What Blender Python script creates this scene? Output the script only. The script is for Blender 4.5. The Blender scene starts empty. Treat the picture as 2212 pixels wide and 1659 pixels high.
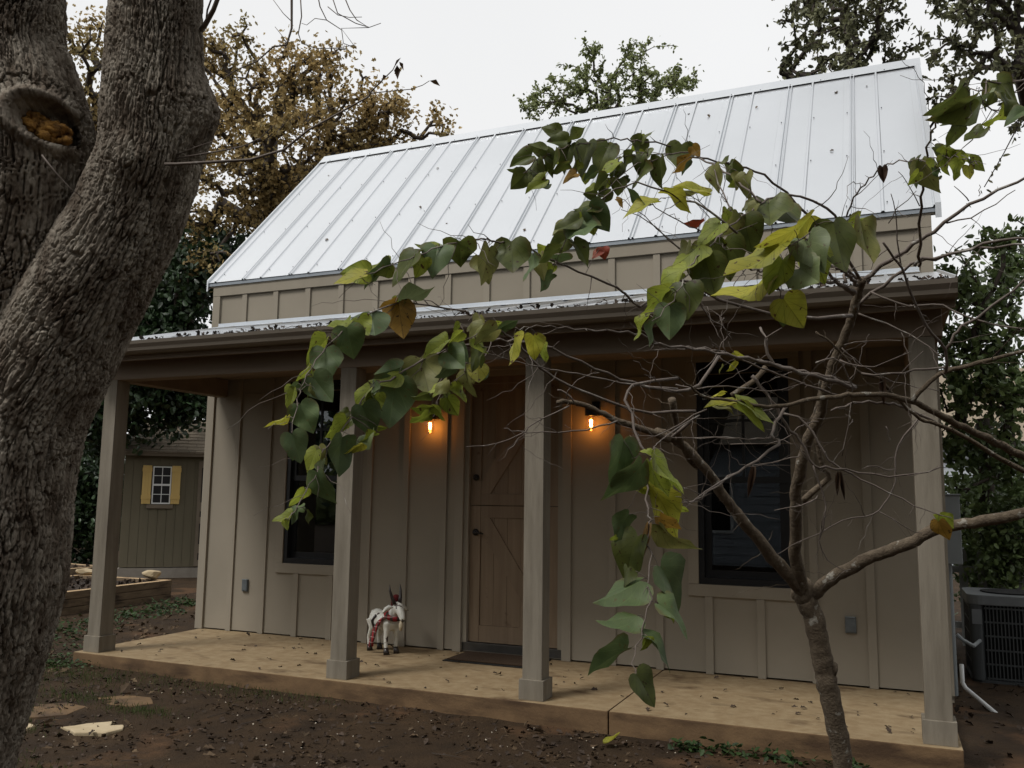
import bpy, bmesh, math, random
import numpy as np
from mathutils import Vector, Matrix

# ------------------------------------------------------------------ camera, sky, sun, exposure
SC = bpy.context.scene
COL = SC.collection
CAM_POS = Vector((3.3057, -5.9367, 1.4148))
YAW, PITCH, ROLL = 0.4035, 0.1276, 0.0127
fwd = Vector((-math.sin(YAW)*math.cos(PITCH), math.cos(YAW)*math.cos(PITCH), math.sin(PITCH)))
rgt = Vector((math.cos(YAW), math.sin(YAW), 0))
upv = rgt.cross(fwd)
rgt, upv = rgt*math.cos(ROLL)+upv*math.sin(ROLL), upv*math.cos(ROLL)-rgt*math.sin(ROLL)
cd = bpy.data.cameras.new('camera'); cam = bpy.data.objects.new('camera', cd); COL.objects.link(cam)
cam.matrix_world = Matrix(((rgt.x, upv.x, -fwd.x, CAM_POS.x), (rgt.y, upv.y, -fwd.y, CAM_POS.y),
                           (rgt.z, upv.z, -fwd.z, CAM_POS.z), (0, 0, 0, 1)))
cd.sensor_width = 36; cd.lens = 36*1894.5/2212; cd.clip_start = .05; cd.clip_end = 600
SC.camera = cam

W = bpy.data.worlds.new('World'); SC.world = W; W.use_nodes = True
nt = W.node_tree; nt.nodes.clear()
wo = nt.nodes.new('ShaderNodeOutputWorld'); bg = nt.nodes.new('ShaderNodeBackground')
sky = nt.nodes.new('ShaderNodeTexSky'); sky.sky_type = 'NISHITA'; sky.sun_disc = False
SUN_EL, SUN_AZ = math.radians(54), math.radians(212)      # azimuth clockwise from +Y: behind the camera, a little left
sky.sun_elevation = SUN_EL; sky.sun_rotation = SUN_AZ; sky.dust_density = 4; sky.air_density = 1.5
hs = nt.nodes.new('ShaderNodeHueSaturation'); hs.inputs['Saturation'].default_value = .15
nt.links.new(sky.outputs[0], hs.inputs['Color'])
tc = nt.nodes.new('ShaderNodeTexCoord'); nz = nt.nodes.new('ShaderNodeTexNoise')
nz.inputs['Scale'].default_value = 1.6; nz.inputs['Detail'].default_value = 4
nt.links.new(tc.outputs['Generated'], nz.inputs['Vector'])
cr = nt.nodes.new('ShaderNodeMix'); cr.data_type = 'RGBA'
cr.inputs[6].default_value = (8.4, 8.45, 8.5, 1); cr.inputs[7].default_value = (10.0, 10.05, 10.1, 1)
nt.links.new(nz.outputs['Fac'], cr.inputs[0])
mx = nt.nodes.new('ShaderNodeMix'); mx.data_type = 'RGBA'; mx.inputs[0].default_value = .9   # cloud cover
nt.links.new(hs.outputs[0], mx.inputs[6]); nt.links.new(cr.outputs[2], mx.inputs[7])
nt.links.new(mx.outputs[2], bg.inputs['Color']); bg.inputs['Strength'].default_value = .066
nt.links.new(bg.outputs[0], wo.inputs['Surface'])

sl = bpy.data.lights.new('sun', 'SUN'); so = bpy.data.objects.new('sun', sl); COL.objects.link(so)
sl.energy = 1.5; sl.angle = math.radians(17); sl.color = (1, .97, .93)
sd = Vector((math.sin(SUN_AZ)*math.cos(SUN_EL), math.cos(SUN_AZ)*math.cos(SUN_EL), math.sin(SUN_EL)))
so.rotation_euler = sd.to_track_quat('Z', 'Y').to_euler(); so.location = (0, -10, 20)

SC.view_settings.view_transform = 'Standard'; SC.view_settings.look = 'None'
SC.view_settings.exposure = .62; SC.view_settings.gamma = 1; SC.view_settings.use_curve_mapping = False
SC.render.engine = 'CYCLES'
cy = SC.cycles
cy.use_denoising = True; cy.max_bounces = 6; cy.diffuse_bounces = 3; cy.glossy_bounces = 3
cy.transmission_bounces = 4; cy.transparent_max_bounces = 8; cy.caustics_reflective = False; cy.caustics_refractive = False

RND = random.Random(7); NR = np.random.default_rng(11)

# ------------------------------------------------------------------ materials
MATS = {}
def _rgba(c): return (c[0], c[1], c[2], 1)
def mat(name, c1, c2=None, scale=4., rough=.75, metal=0., spec=.3, bump=0., bscale=60., stretch=(1, 1, 1), detail=6,
        c3=None, f3=(.62, .7), s3=1.3, st3=(1, 1, 1), rnd=0., trans=0., island=False, coat=0., ramp=(.3, .7), bdist=.004):
    """procedural surface: two tones mixed by noise in world space, optional stain tone, bump, per-piece variation"""
    m = bpy.data.materials.new(name); m.use_nodes = True; n = m.node_tree; N = n.nodes; Lk = n.links.new
    b = N['Principled BSDF']; out = N['Material Output']
    b.inputs['Roughness'].default_value = rough; b.inputs['Metallic'].default_value = metal
    b.inputs['Specular IOR Level'].default_value = spec
    if coat: b.inputs['Coat Weight'].default_value = coat
    geo = N.new('ShaderNodeNewGeometry')
    def nzs(sc, st, det=detail):
        mp = N.new('ShaderNodeMapping'); mp.inputs['Scale'].default_value = st
        t = N.new('ShaderNodeTexNoise'); t.inputs['Scale'].default_value = sc; t.inputs['Detail'].default_value = det
        t.inputs['Roughness'].default_value = .6
        Lk(geo.outputs['Position'], mp.inputs['Vector']); Lk(mp.outputs[0], t.inputs['Vector']); return t.outputs['Fac']
    def rampf(src, lo, hi):
        r = N.new('ShaderNodeMapRange'); r.inputs[1].default_value = lo; r.inputs[2].default_value = hi
        r.clamp = True; Lk(src, r.inputs[0]); return r.outputs[0]
    def mixc(f, a, bb):
        q = N.new('ShaderNodeMix'); q.data_type = 'RGBA'
        if f is not None and not isinstance(f, float): Lk(f, q.inputs[0])
        elif isinstance(f, float): q.inputs[0].default_value = f
        for v, i in ((a, 6), (bb, 7)):
            if isinstance(v, tuple): q.inputs[i].default_value = _rgba(v)
            else: Lk(v, q.inputs[i])
        return q.outputs[2]
    c2 = c2 or tuple(x*.75 for x in c1)
    f = rampf(nzs(scale, stretch), *ramp)
    col = mixc(f, tuple(c1), tuple(c2))
    if c3: col = mixc(rampf(nzs(s3, st3, 8), *f3), col, tuple(c3))
    if rnd or island:
        src = geo.outputs['Random Per Island'] if island else None
        if src is None:
            oi = N.new('ShaderNodeObjectInfo'); src = oi.outputs['Random']
        r = N.new('ShaderNodeMapRange'); r.inputs[3].default_value = 1-(rnd or .25); r.inputs[4].default_value = 1+(rnd or .25)
        Lk(src, r.inputs[0]); h = N.new('ShaderNodeHueSaturation'); Lk(r.outputs[0], h.inputs['Value']); Lk(col, h.inputs['Color'])
        col = h.outputs[0]
    Lk(col, b.inputs['Base Color'])
    if bump:
        bn = N.new('ShaderNodeBump'); bn.inputs['Strength'].default_value = bump; bn.inputs['Distance'].default_value = bdist
        Lk(nzs(bscale, stretch, 4), bn.inputs['Height']); Lk(bn.outputs[0], b.inputs['Normal'])
    if trans:
        tr = N.new('ShaderNodeBsdfTranslucent'); Lk(col, tr.inputs['Color'])
        ms = N.new('ShaderNodeMixShader'); ms.inputs[0].default_value = trans
        Lk(b.outputs[0], ms.inputs[1]); Lk(tr.outputs[0], ms.inputs[2]); Lk(ms.outputs[0], out.inputs['Surface'])
    MATS[name] = m; return m

TAUPE, TAUPE2 = (.297, .261, .205), (.259, .228, .178)
mat('siding_paint', TAUPE, TAUPE2, 1.2, .78, bump=.35, bscale=140, bdist=.002, spec=.2)
mat('trim_paint', (.299, .263, .207), TAUPE2, 3, .7, bump=.2, bscale=90, stretch=(1, 1, .25), spec=.2)
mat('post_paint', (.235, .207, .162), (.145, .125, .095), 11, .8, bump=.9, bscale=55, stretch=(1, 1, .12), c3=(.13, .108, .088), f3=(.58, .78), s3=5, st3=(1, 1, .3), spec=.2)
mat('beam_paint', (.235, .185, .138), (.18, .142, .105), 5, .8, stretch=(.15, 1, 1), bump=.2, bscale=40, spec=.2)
mat('gutter_paint', (.175, .150, .120), (.160, .137, .108), 2, .38, spec=.45)
mat('galvalume', (.66, .68, .70), (.63, .65, .67), 1.0, .36, metal=.9, spec=.5, bump=.02, bscale=6)
mat('galvalume_trim', (.66, .68, .70), (.62, .64, .66), 3, .38, metal=.9, spec=.5)
mat('steel_dark', (.16, .17, .18), None, 5, .5, metal=.6)
mat('drip_grey', (.30, .33, .36), (.26, .285, .31), 4, .5, metal=.5)
mat('flashing', (.66, .70, .74), (.58, .62, .67), 3, .45, metal=.6)
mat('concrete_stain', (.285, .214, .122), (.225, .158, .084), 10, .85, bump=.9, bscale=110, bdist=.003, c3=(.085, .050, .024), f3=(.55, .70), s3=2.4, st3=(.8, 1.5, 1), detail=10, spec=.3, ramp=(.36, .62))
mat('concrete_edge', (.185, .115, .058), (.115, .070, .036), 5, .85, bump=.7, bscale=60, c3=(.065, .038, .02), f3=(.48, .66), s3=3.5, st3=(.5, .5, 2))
mat('door_wood', (.24, .178, .118), (.175, .122, .078), 3, .6, stretch=(6, 6, .35), bump=.15, bscale=30, rnd=.10, c3=(.08, .045, .025), f3=(.66, .74), s3=6)
mat('threshold_metal', (.12, .115, .108), (.08, .076, .07), 8, .4, metal=.7)
mat('bronze_black', (.012, .011, .010), None, 4, .45, spec=.4)
mat('window_black', (.010, .010, .011), (.007, .007, .008), 4, .35, spec=.4)
mat('room_dark', (.035, .032, .03), None, 2, .9)
mat('oak_bark', (.31, .275, .225), (.125, .098, .074), 16, .92, stretch=(1, 1, .3), bump=1., bscale=95, bdist=.007, c3=(.075, .050, .036), f3=(.54, .70), s3=2.6, st3=(1, 1, .5), spec=.12, ramp=(.36, .62))
mat('oak_heart', (.30, .125, .03), (.12, .04, .015), 26, .9, bump=1., bscale=60, bdist=.01)
mat('rotten_wood', (.50, .26, .06), (.07, .03, .012), 34, .9, bump=1., bscale=70, bdist=.008)
mat('redbud_bark', (.15, .118, .082), (.075, .056, .039), 34, .88, bump=1., bscale=80, bdist=.008, c3=(.27, .25, .21), f3=(.60, .64), s3=16, spec=.15)
mat('twig_bark', (.17, .138, .115), (.095, .074, .06), 20, .7, c3=(.30, .28, .25), f3=(.58, .68), s3=12, spec=.35)
mat('bg_bark', (.075, .06, .048), (.045, .036, .03), 8, .9)
mat('soil', (.048, .029, .014), (.022, .0135, .0072), 3.2, .95, bump=1., bscale=55, bdist=.012, c3=(.125, .066, .032), f3=(.56, .74), s3=1.3, spec=.2)
mat('litter', (.115, .080, .046), (.058, .038, .023), 9, .85, island=True, rnd=.55, trans=.1, spec=.25)
mat('litter_dark', (.060, .042, .030), (.035, .024, .017), 9, .85, island=True, rnd=.4, spec=.25)
mat('pale_bits', (.55, .49, .40), (.40, .34, .26), 9, .85, island=True, rnd=.3)
mat('flagstone', (.50, .41, .27), (.36, .28, .165), 6, .85, bump=.6, bscale=40, c3=(.15, .09, .045), f3=(.62, .76), s3=4)
mat('clay_stone', (.185, .115, .056), (.10, .062, .032), 6, .9, bump=.6, bscale=40, c3=(.07, .045, .027), f3=(.5, .66), s3=3)
mat('shed_siding', (.148, .130, .088), (.124, .108, .073), 4, .85, bump=.5, bscale=60, stretch=(1, 1, .2), spec=.2)
mat('shed_trim', (.19, .155, .115), (.16, .13, .095), 4, .8)
mat('shingle', (.27, .222, .162), (.18, .148, .108), 30, .95, rnd=.22, bump=.5, bscale=120)
mat('shutter_yellow', (.66, .47, .17), (.62, .43, .15), 6, .65)
mat('white_paint', (.78, .79, .78), (.70, .71, .70), 5, .5)
mat('shed_concrete', (.26, .235, .20), (.20, .175, .145), 5, .9, bump=.4)
mat('timber_sunlit', (.46, .33, .19), (.33, .225, .125), 6, .85, stretch=(1, 1, 1), bump=.4, bscale=40, c3=(.16, .10, .055), f3=(.56, .7), s3=5)  # pale tone for timber tops, sunlight painted into the colour
mat('timber_old', (.20, .145, .09), (.115, .08, .05), 5, .9, stretch=(1, 1, 5), bump=.5, bscale=35, c3=(.045, .03, .02), f3=(.5, .66), s3=3, st3=(1, 1, 3))
mat('bed_soil', (.045, .032, .024), (.022, .016, .012), 9, .95, bump=1, bscale=40, bdist=.02)
mat('ac_grey', (.055, .060, .062), (.045, .049, .05), 5, .5, spec=.4)
mat('ac_light', (.15, .16, .165), (.12, .128, .132), 6, .45, spec=.4)
mat('black_void', (.006, .006, .006), None, 5, .9)
mat('meter_grey', (.24, .26, .265), (.21, .225, .23), 6, .5)
mat('pvc_white', (.72, .73, .72), None, 6, .4)
mat('outlet_grey', (.155, .175, .185), (.12, .135, .145), 30, .45, metal=.4)
mat('fence_white', (.24, .245, .235), (.19, .195, .185), 7, .7)
mat('goat_white', (.68, .68, .63), (.50, .49, .42), 22, .45, c3=(.045, .025, .018), f3=(.60, .63), s3=11, spec=.4)
mat('goat_dark', (.014, .011, .010), (.03, .02, .015), 20, .35, spec=.5)
mat('goat_cream', (.52, .46, .34), (.40, .33, .22), 25, .45)
mat('mat_brown', (.060, .036, .019), (.032, .019, .011), 60, .98, bump=1., bscale=150, bdist=.006)
mat('mat_rubber', (.014, .013, .012), None, 9, .7)
mat('weed', (.040, .072, .020), (.022, .044, .012), 12, .6, island=True, rnd=.4, trans=.25)
mat('grass_green', (.075, .105, .028), (.05, .075, .02), 12, .7, island=True, rnd=.4, trans=.25)
mat('white_siding', (.42, .45, .48), (.37, .40, .43), 2, .7)
mat('wire_grey', (.08, .08, .08), None, 5, .5, metal=.6)
mat('seed_pod', (.065, .035, .022), (.04, .022, .015), 30, .6)
# backdrop foliage
mat('leaf_rust', (.40, .285, .120), (.26, .195, .083), .9, .65, island=True, rnd=.42, trans=.35, c3=(.19, .175, .07), f3=(.48, .66), s3=.5, spec=.25)
mat('leaf_evergreen', (.036, .066, .024), (.018, .038, .015), 1.2, .42, island=True, rnd=.45, trans=.12, c3=(.058, .095, .028), f3=(.58, .72), s3=.8, spec=.45)
mat('leaf_elm', (.25, .285, .115), (.165, .195, .078), 2, .6, island=True, rnd=.4, trans=.3, spec=.3)
mat('leaf_dusky', (.175, .175, .092), (.11, .115, .06), 2, .6, island=True, rnd=.45, trans=.22, c3=(.085, .058, .022), f3=(.6, .72), s3=1.1, spec=.3)
mat('leaf_photinia', (.165, .22, .080), (.09, .135, .048), 1.6, .42, island=True, rnd=.45, trans=.2, c3=(.13, .12, .03), f3=(.63, .75), s3=1.4, spec=.45)

def glass_mat():
    m = bpy.data.materials.new('window_glass'); m.use_nodes = True; N = m.node_tree.nodes; N.clear(); Lk = m.node_tree.links.new
    o = N.new('ShaderNodeOutputMaterial'); g = N.new('ShaderNodeBsdfGlossy'); t = N.new('ShaderNodeBsdfTransparent')
    f = N.new('ShaderNodeFresnel'); mxs = N.new('ShaderNodeMixShader'); f.inputs[0].default_value = 1.55
    g.inputs['Roughness'].default_value = .01; g.inputs['Color'].default_value = (.95, .97, 1, 1); t.inputs['Color'].default_value = (.55, .58, .58, 1)
    nz = N.new('ShaderNodeTexNoise'); nz.inputs['Scale'].default_value = 1.4; bp = N.new('ShaderNodeBump'); bp.inputs['Strength'].default_value = .06
    ge = N.new('ShaderNodeNewGeometry'); Lk(ge.outputs['Position'], nz.inputs['Vector'])
    Lk(nz.outputs[0], bp.inputs['Height']); Lk(bp.outputs[0], g.inputs['Normal'])
    Lk(f.outputs[0], mxs.inputs[0]); Lk(t.outputs[0], mxs.inputs[1]); Lk(g.outputs[0], mxs.inputs[2]); Lk(mxs.outputs[0], o.inputs['Surface'])
    MATS['glass'] = m
glass_mat()
def emit_mat(name, col, strength):
    m = bpy.data.materials.new(name); m.use_nodes = True; N = m.node_tree.nodes; N.clear()
    o = N.new('ShaderNodeOutputMaterial'); e = N.new('ShaderNodeEmission'); e.inputs[0].default_value = _rgba(col); e.inputs[1].default_value = strength
    m.node_tree.links.new(e.outputs[0], o.inputs['Surface']); MATS[name] = m
emit_mat('filament', (1, .36, .06), 30)
def jar_mat():
    m = bpy.data.materials.new('jar_glass'); m.use_nodes = True; N = m.node_tree.nodes; N.clear(); Lk = m.node_tree.links.new
    o = N.new('ShaderNodeOutputMaterial'); g = N.new('ShaderNodeBsdfGlossy'); t = N.new('ShaderNodeBsdfTransparent'); mxs = N.new('ShaderNodeMixShader')
    mxs.inputs[0].default_value = .10; g.inputs['Roughness'].default_value = .08; t.inputs['Color'].default_value = (1, .93, .85, 1)
    Lk(t.outputs[0], mxs.inputs[1]); Lk(g.outputs[0], mxs.inputs[2]); Lk(mxs.outputs[0], o.inputs['Surface']); MATS['jar_glass'] = m
jar_mat()

def leaf_mat(name, c1, c2, spot, trans, rough=.5, vein=.7):
    """redbud leaf: palmate veins and side veins from the leaf's UV, blotches, light passing through"""
    m = bpy.data.materials.new(name); m.use_nodes = True; n = m.node_tree; N = n.nodes; Lk = n.links.new
    b = N['Principled BSDF']; out = N['Material Output']; b.inputs['Roughness'].default_value = rough; b.inputs['Specular IOR Level'].default_value = .4
    uv = N.new('ShaderNodeUVMap'); sp = N.new('ShaderNodeSeparateXYZ'); Lk(uv.outputs[0], sp.inputs[0])
    def mth(op, a, bb=None):
        q = N.new('ShaderNodeMath'); q.operation = op
        for i, v in enumerate((a, bb)):
            if v is None: continue
            if isinstance(v, (int, float)): q.inputs[i].default_value = v
            else: Lk(v, q.inputs[i])
        return q.outputs[0]
    x = mth('SUBTRACT', sp.outputs[0], .5); y = sp.outputs[1]
    ang = mth('ABSOLUTE', mth('ARCTAN2', x, mth('ADD', y, .02)))
    d1 = mth('PINGPONG', mth('MULTIPLY', ang, 2.1), .5)                      # palmate main veins
    d2 = mth('PINGPONG', mth('MULTIPLY', mth('SUBTRACT', y, mth('MULTIPLY', mth('ABSOLUTE', x), .8)), 5.5), .5)
    v1 = mth('LESS_THAN', d1, .045); v2 = mth('MULTIPLY', mth('LESS_THAN', d2, .05), .5)
    vv = mth('MAXIMUM', v1, v2)
    oi = N.new('ShaderNodeObjectInfo'); ge = N.new('ShaderNodeNewGeometry')
    nz = N.new('ShaderNodeTexNoise'); nz.inputs['Scale'].default_value = 18; nz.inputs['Detail'].default_value = 5; Lk(ge.outputs['Position'], nz.inputs['Vector'])
    ns = N.new('ShaderNodeTexNoise'); ns.inputs['Scale'].default_value = 75; Lk(ge.outputs['Position'], ns.inputs['Vector'])
    def mix(f, a, bb):
        q = N.new('ShaderNodeMix'); q.data_type = 'RGBA'
        if isinstance(f, float): q.inputs[0].default_value = f
        else: Lk(f, q.inputs[0])
        for v, i in ((a, 6), (bb, 7)):
            if isinstance(v, tuple): q.inputs[i].default_value = _rgba(v)
            else: Lk(v, q.inputs[i])
        return q.outputs[2]
    r = N.new('ShaderNodeMapRange'); r.inputs[1].default_value = .35; r.inputs[2].default_value = .65; Lk(nz.outputs[0], r.inputs[0])
    col = mix(r.outputs[0], c1, c2)
    r2 = N.new('ShaderNodeMapRange'); r2.inputs[1].default_value = .66; r2.inputs[2].default_value = .70; Lk(ns.outputs[0], r2.inputs[0])
    col = mix(r2.outputs[0], col, spot)
    hv = N.new('ShaderNodeHueSaturation'); rr = N.new('ShaderNodeMapRange'); rr.inputs[3].default_value = .8; rr.inputs[4].default_value = 1.22
    Lk(oi.outputs['Random'], rr.inputs[0]); Lk(rr.outputs[0], hv.inputs['Value']); Lk(col, hv.inputs['Color']); col = hv.outputs[0]
    hd = N.new('ShaderNodeHueSaturation'); hd.inputs['Value'].default_value = vein; Lk(col, hd.inputs['Color'])
    col = mix(vv, col, hd.outputs[0])
    dd = mth('SQRT', mth('ADD', mth('POWER', mth('MULTIPLY', x, 2.0), 2), mth('POWER', mth('MULTIPLY', mth('SUBTRACT', y, .38), 1.6), 2)))
    rim = N.new('ShaderNodeMapRange'); rim.inputs[1].default_value = .84; rim.inputs[2].default_value = 1.02
    Lk(mth('ADD', dd, mth('MULTIPLY', mth('SUBTRACT', nz.outputs[0], .5), .9)), rim.inputs[0])
    col = mix(mth('MULTIPLY', rim.outputs[0], mth('MULTIPLY', oi.outputs['Random'], .55)), col, (.13, .075, .025))
    Lk(col, b.inputs['Base Color'])
    bp = N.new('ShaderNodeBump'); bp.inputs['Strength'].default_value = .35; bp.inputs['Distance'].default_value = .002; Lk(vv, bp.inputs['Height']); Lk(bp.outputs[0], b.inputs['Normal'])
    tr = N.new('ShaderNodeBsdfTranslucent'); Lk(col, tr.inputs['Color']); ms = N.new('ShaderNodeMixShader'); ms.inputs[0].default_value = trans
    Lk(b.outputs[0], ms.inputs[1]); Lk(tr.outputs[0], ms.inputs[2]); Lk(ms.outputs[0], out.inputs['Surface']); MATS[name] = m
leaf_mat('rb_g', (.100, .140, .050), (.066, .102, .035), (.10, .09, .03), .22, .58, 1.22)
leaf_mat('rb_d', (.110, .128, .028), (.072, .092, .020), (.05, .03, .012), .40, .5, .75)
leaf_mat('rb_l', (.30, .34, .045), (.21, .26, .034), (.08, .04, .012), .46, .55, .62)  # lime of backlit undersides, light through the leaf put into the colour
leaf_mat('rb_y', (.42, .39, .045), (.31, .32, .038), (.10, .05, .015), .42, .55, .62)
leaf_mat('rb_v', (.25, .24, .075), (.175, .185, .052), (.09, .05, .02), .32, .55, .75)
leaf_mat('rb_p', (.19, .23, .105), (.14, .18, .075), (.12, .10, .05), .22, .55, 1.2)
leaf_mat('rb_o', (.34, .195, .03), (.26, .15, .03), (.05, .025, .01), .35, .6, .6)
leaf_mat('rb_r', (.30, .05, .028), (.20, .05, .02), (.10, .08, .02), .35, .55, .7)
leaf_mat('rb_t', (.42, .28, .12), (.30, .18, .07), (.10, .05, .02), .25, .7, .6)
leaf_mat('rb_b', (.085, .05, .03), (.055, .032, .02), (.03, .02, .012), .15, .7, .7)

# ------------------------------------------------------------------ mesh helpers
class MB:
    """collects boxes, prisms and tubes into one mesh"""
    def __init__(s): s.v = []; s.f = []
    def add(s, vs, fs):
        o = len(s.v); s.v += [tuple(v) for v in vs]; s.f += [tuple(i+o for i in f) for f in fs]; return s
    def box(s, a, b):
        x0, y0, z0 = a; x1, y1, z1 = b
        return s.add([(x0, y0, z0), (x1, y0, z0), (x1, y1, z0), (x0, y1, z0), (x0, y0, z1), (x1, y0, z1), (x1, y1, z1), (x0, y1, z1)],
                     [(0, 3, 2, 1), (4, 5, 6, 7), (0, 1, 5, 4), (1, 2, 6, 5), (2, 3, 7, 6), (3, 0, 4, 7)])
    def prism(s, poly, axis, a, b):
        """poly: 2D points in the two other axes (in x,y,z order)"""
        n = len(poly); vs = []
        for t in (a, b):
            for p in poly:
                q = list(p); q.insert(axis, t); vs.append(tuple(q))
        fs = [tuple(range(n-1, -1, -1)), tuple(range(n, 2*n))]+[(i, (i+1) % n, n+(i+1) % n, n+i) for i in range(n)]
        return s.add(vs, fs)
    def tube(s, pts, rad, k=8, cap=True):
        pts = [Vector(p) for p in pts]; n = len(pts); vs = []; ref = None
        if isinstance(rad, (int, float)): rad = [rad]*n
        for i, p in enumerate(pts):
            t = (pts[min(i+1, n-1)]-pts[max(i-1, 0)]).normalized()
            if ref is None: ref = t.orthogonal().normalized()
            ref = (ref-t*ref.dot(t)).normalized(); b = t.cross(ref)
            for j in range(k):
                a = 2*math.pi*j/k; vs.append(tuple(p+(ref*math.cos(a)+b*math.sin(a))*rad[i]))
        fs = [(i*k+j, i*k+(j+1) % k, (i+1)*k+(j+1) % k, (i+1)*k+j) for i in range(n-1) for j in range(k)]
        if cap: fs += [tuple(range(k-1, -1, -1)), tuple((n-1)*k+j for j in range(k))]
        return s.add(vs, fs)
    def ball(s, c, r, u=10, v=7, jit=0):
        if isinstance(r, (int, float)): r = (r, r, r)
        vs = []
        for i in range(1, v):
            for j in range(u):
                th = math.pi*i/v; ph = 2*math.pi*j/u; q = 1+(RND.uniform(-jit, jit) if jit else 0)
                vs.append((c[0]+r[0]*math.sin(th)*math.cos(ph)*q, c[1]+r[1]*math.sin(th)*math.sin(ph)*q, c[2]+r[2]*math.cos(th)*q))
        a = len(vs); vs += [(c[0], c[1], c[2]+r[2]), (c[0], c[1], c[2]-r[2])]
        fs = [(i*u+j, (i+1)*u+j, (i+1)*u+(j+1) % u, i*u+(j+1) % u) for i in range(v-2) for j in range(u)]
        fs += [(a, j, (j+1) % u) for j in range(u)]+[(a+1, (v-2)*u+(j+1) % u, (v-2)*u+j) for j in range(u)]
        return s.add(vs, fs)
    def mesh(s, name, m=None, smooth=False, bev=0):
        me = bpy.data.meshes.new(name); me.from_pydata(s.v, [], s.f)
        if bev:
            bm = bmesh.new(); bm.from_mesh(me)
            es = [e for e in bm.edges if len(e.link_faces) == 2 and e.calc_face_angle(0) > .5]
            bmesh.ops.bevel(bm, geom=es, offset=bev, segments=2, profile=.6, affect='EDGES', clamp_overlap=True)
            bm.to_mesh(me); bm.free()
        if smooth: me.polygons.foreach_set('use_smooth', [True]*len(me.polygons))
        if m: me.materials.append(MATS[m])
        return me
    def obj(s, name, m, parent=None, smooth=False, bev=0):
        return link(name, s.mesh(name, m, smooth, bev), parent)

def link(name, me, parent=None):
    o = bpy.data.objects.new(name, me); COL.objects.link(o)
    if parent is not None:
        o.parent = parent; o.matrix_parent_inverse = parent.matrix_world.inverted()
    return o
def tag(o, label=None, cat=None, group=None, kind=None):
    if label: o['label'] = label
    if cat: o['category'] = cat
    if group: o['group'] = group
    if kind: o['kind'] = kind
    return o
def thing(name, label, cat, loc=(0, 0, 0), group=None):
    o = bpy.data.objects.new(name, None); COL.objects.link(o); o.location = loc; o.empty_display_size = .1
    o.matrix_world = Matrix.Translation(loc)
    return tag(o, label, cat, group)
def np_mesh(name, V, Q, m, smooth=False):
    """V (n,3), Q (k,4) or (k,3) -> mesh, fast"""
    me = bpy.data.meshes.new(name); k = Q.shape[1]
    me.vertices.add(len(V)); me.vertices.foreach_set('co', np.ascontiguousarray(V, dtype=np.float32).ravel())
    me.loops.add(Q.size); me.loops.foreach_set('vertex_index', Q.astype(np.int32).ravel())
    me.polygons.add(len(Q)); me.polygons.foreach_set('loop_start', np.arange(0, Q.size, k, dtype=np.int32))
    if smooth: me.polygons.foreach_set('use_smooth', np.ones(len(Q), dtype=bool))
    me.update(calc_edges=True); me.validate()
    if m: me.materials.append(MATS[m])
    return me
def rand_rot(n, rng):
    q = rng.normal(size=(n, 4)); q /= np.linalg.norm(q, axis=1)[:, None]; w, x, y, z = q.T
    return np.stack([np.stack([1-2*(y*y+z*z), 2*(x*y-w*z), 2*(x*z+w*y)], 1), np.stack([2*(x*y+w*z), 1-2*(x*x+z*z), 2*(y*z-w*x)], 1),
                     np.stack([2*(x*z-w*y), 2*(y*z+w*x), 1-2*(x*x+y*y)], 1)], 1)
def scatter(name, pos, size, rng, m, tmpl, quads, rot=None, parent=None):
    """many small pieces from one template, as one mesh"""
    n = len(pos); rot = rand_rot(n, rng) if rot is None else rot
    V = np.einsum('nij,kj->nki', rot, tmpl)*np.asarray(size).reshape(-1, 1, 1)+pos[:, None, :]
    k = len(tmpl); Q = (quads[None]+(np.arange(n)*k)[:, None, None]).reshape(-1, quads.shape[1])
    return link(name, np_mesh(name, V.reshape(-1, 3), Q, m), parent)
# folded, pointed leaf: spine and two sides (4 quads)
LEAF_T = np.array([(0, 0, 0), (0, .5, -.05), (0, 1, 0), (-.26, .22, .07), (-.24, .66, .06), (.26, .22, .07), (.24, .66, .06)], float)
LEAF_Q = np.array([(0, 1, 4, 3), (1, 2, 2, 4), (0, 5, 6, 1), (1, 6, 2, 2)])
LEAF_Q3 = np.array([(0, 1, 4), (0, 4, 3), (1, 2, 4), (0, 5, 6), (0, 6, 1), (1, 6, 2)])
OAKL_T = np.array([(0, 0, 0), (0, .5, -.06), (0, 1, .03), (-.12, .2, .04), (-.36, .42, .09), (-.16, .56, .05), (-.32, .8, .1),
                   (.12, .2, .04), (.36, .42, .09), (.16, .56, .05), (.32, .8, .1)], float)
OAKL_Q3 = np.array([(0, 1, 3), (3, 1, 4), (1, 5, 4), (1, 2, 5), (5, 2, 6), (0, 7, 1), (7, 8, 1), (1, 8, 9), (1, 9, 2), (9, 10, 2)])
def vnoise(P, seed, freq):
    """cheap smooth 3D noise in numpy: sum of random sines"""
    r = np.random.default_rng(seed); o = np.zeros(len(P))
    for i in range(7):
        k = r.normal(size=3)*freq*(1+.35*i); o += np.sin(P@k+r.uniform(0, 6.28))/(1+.35*i)
    return o/3.2
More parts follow.
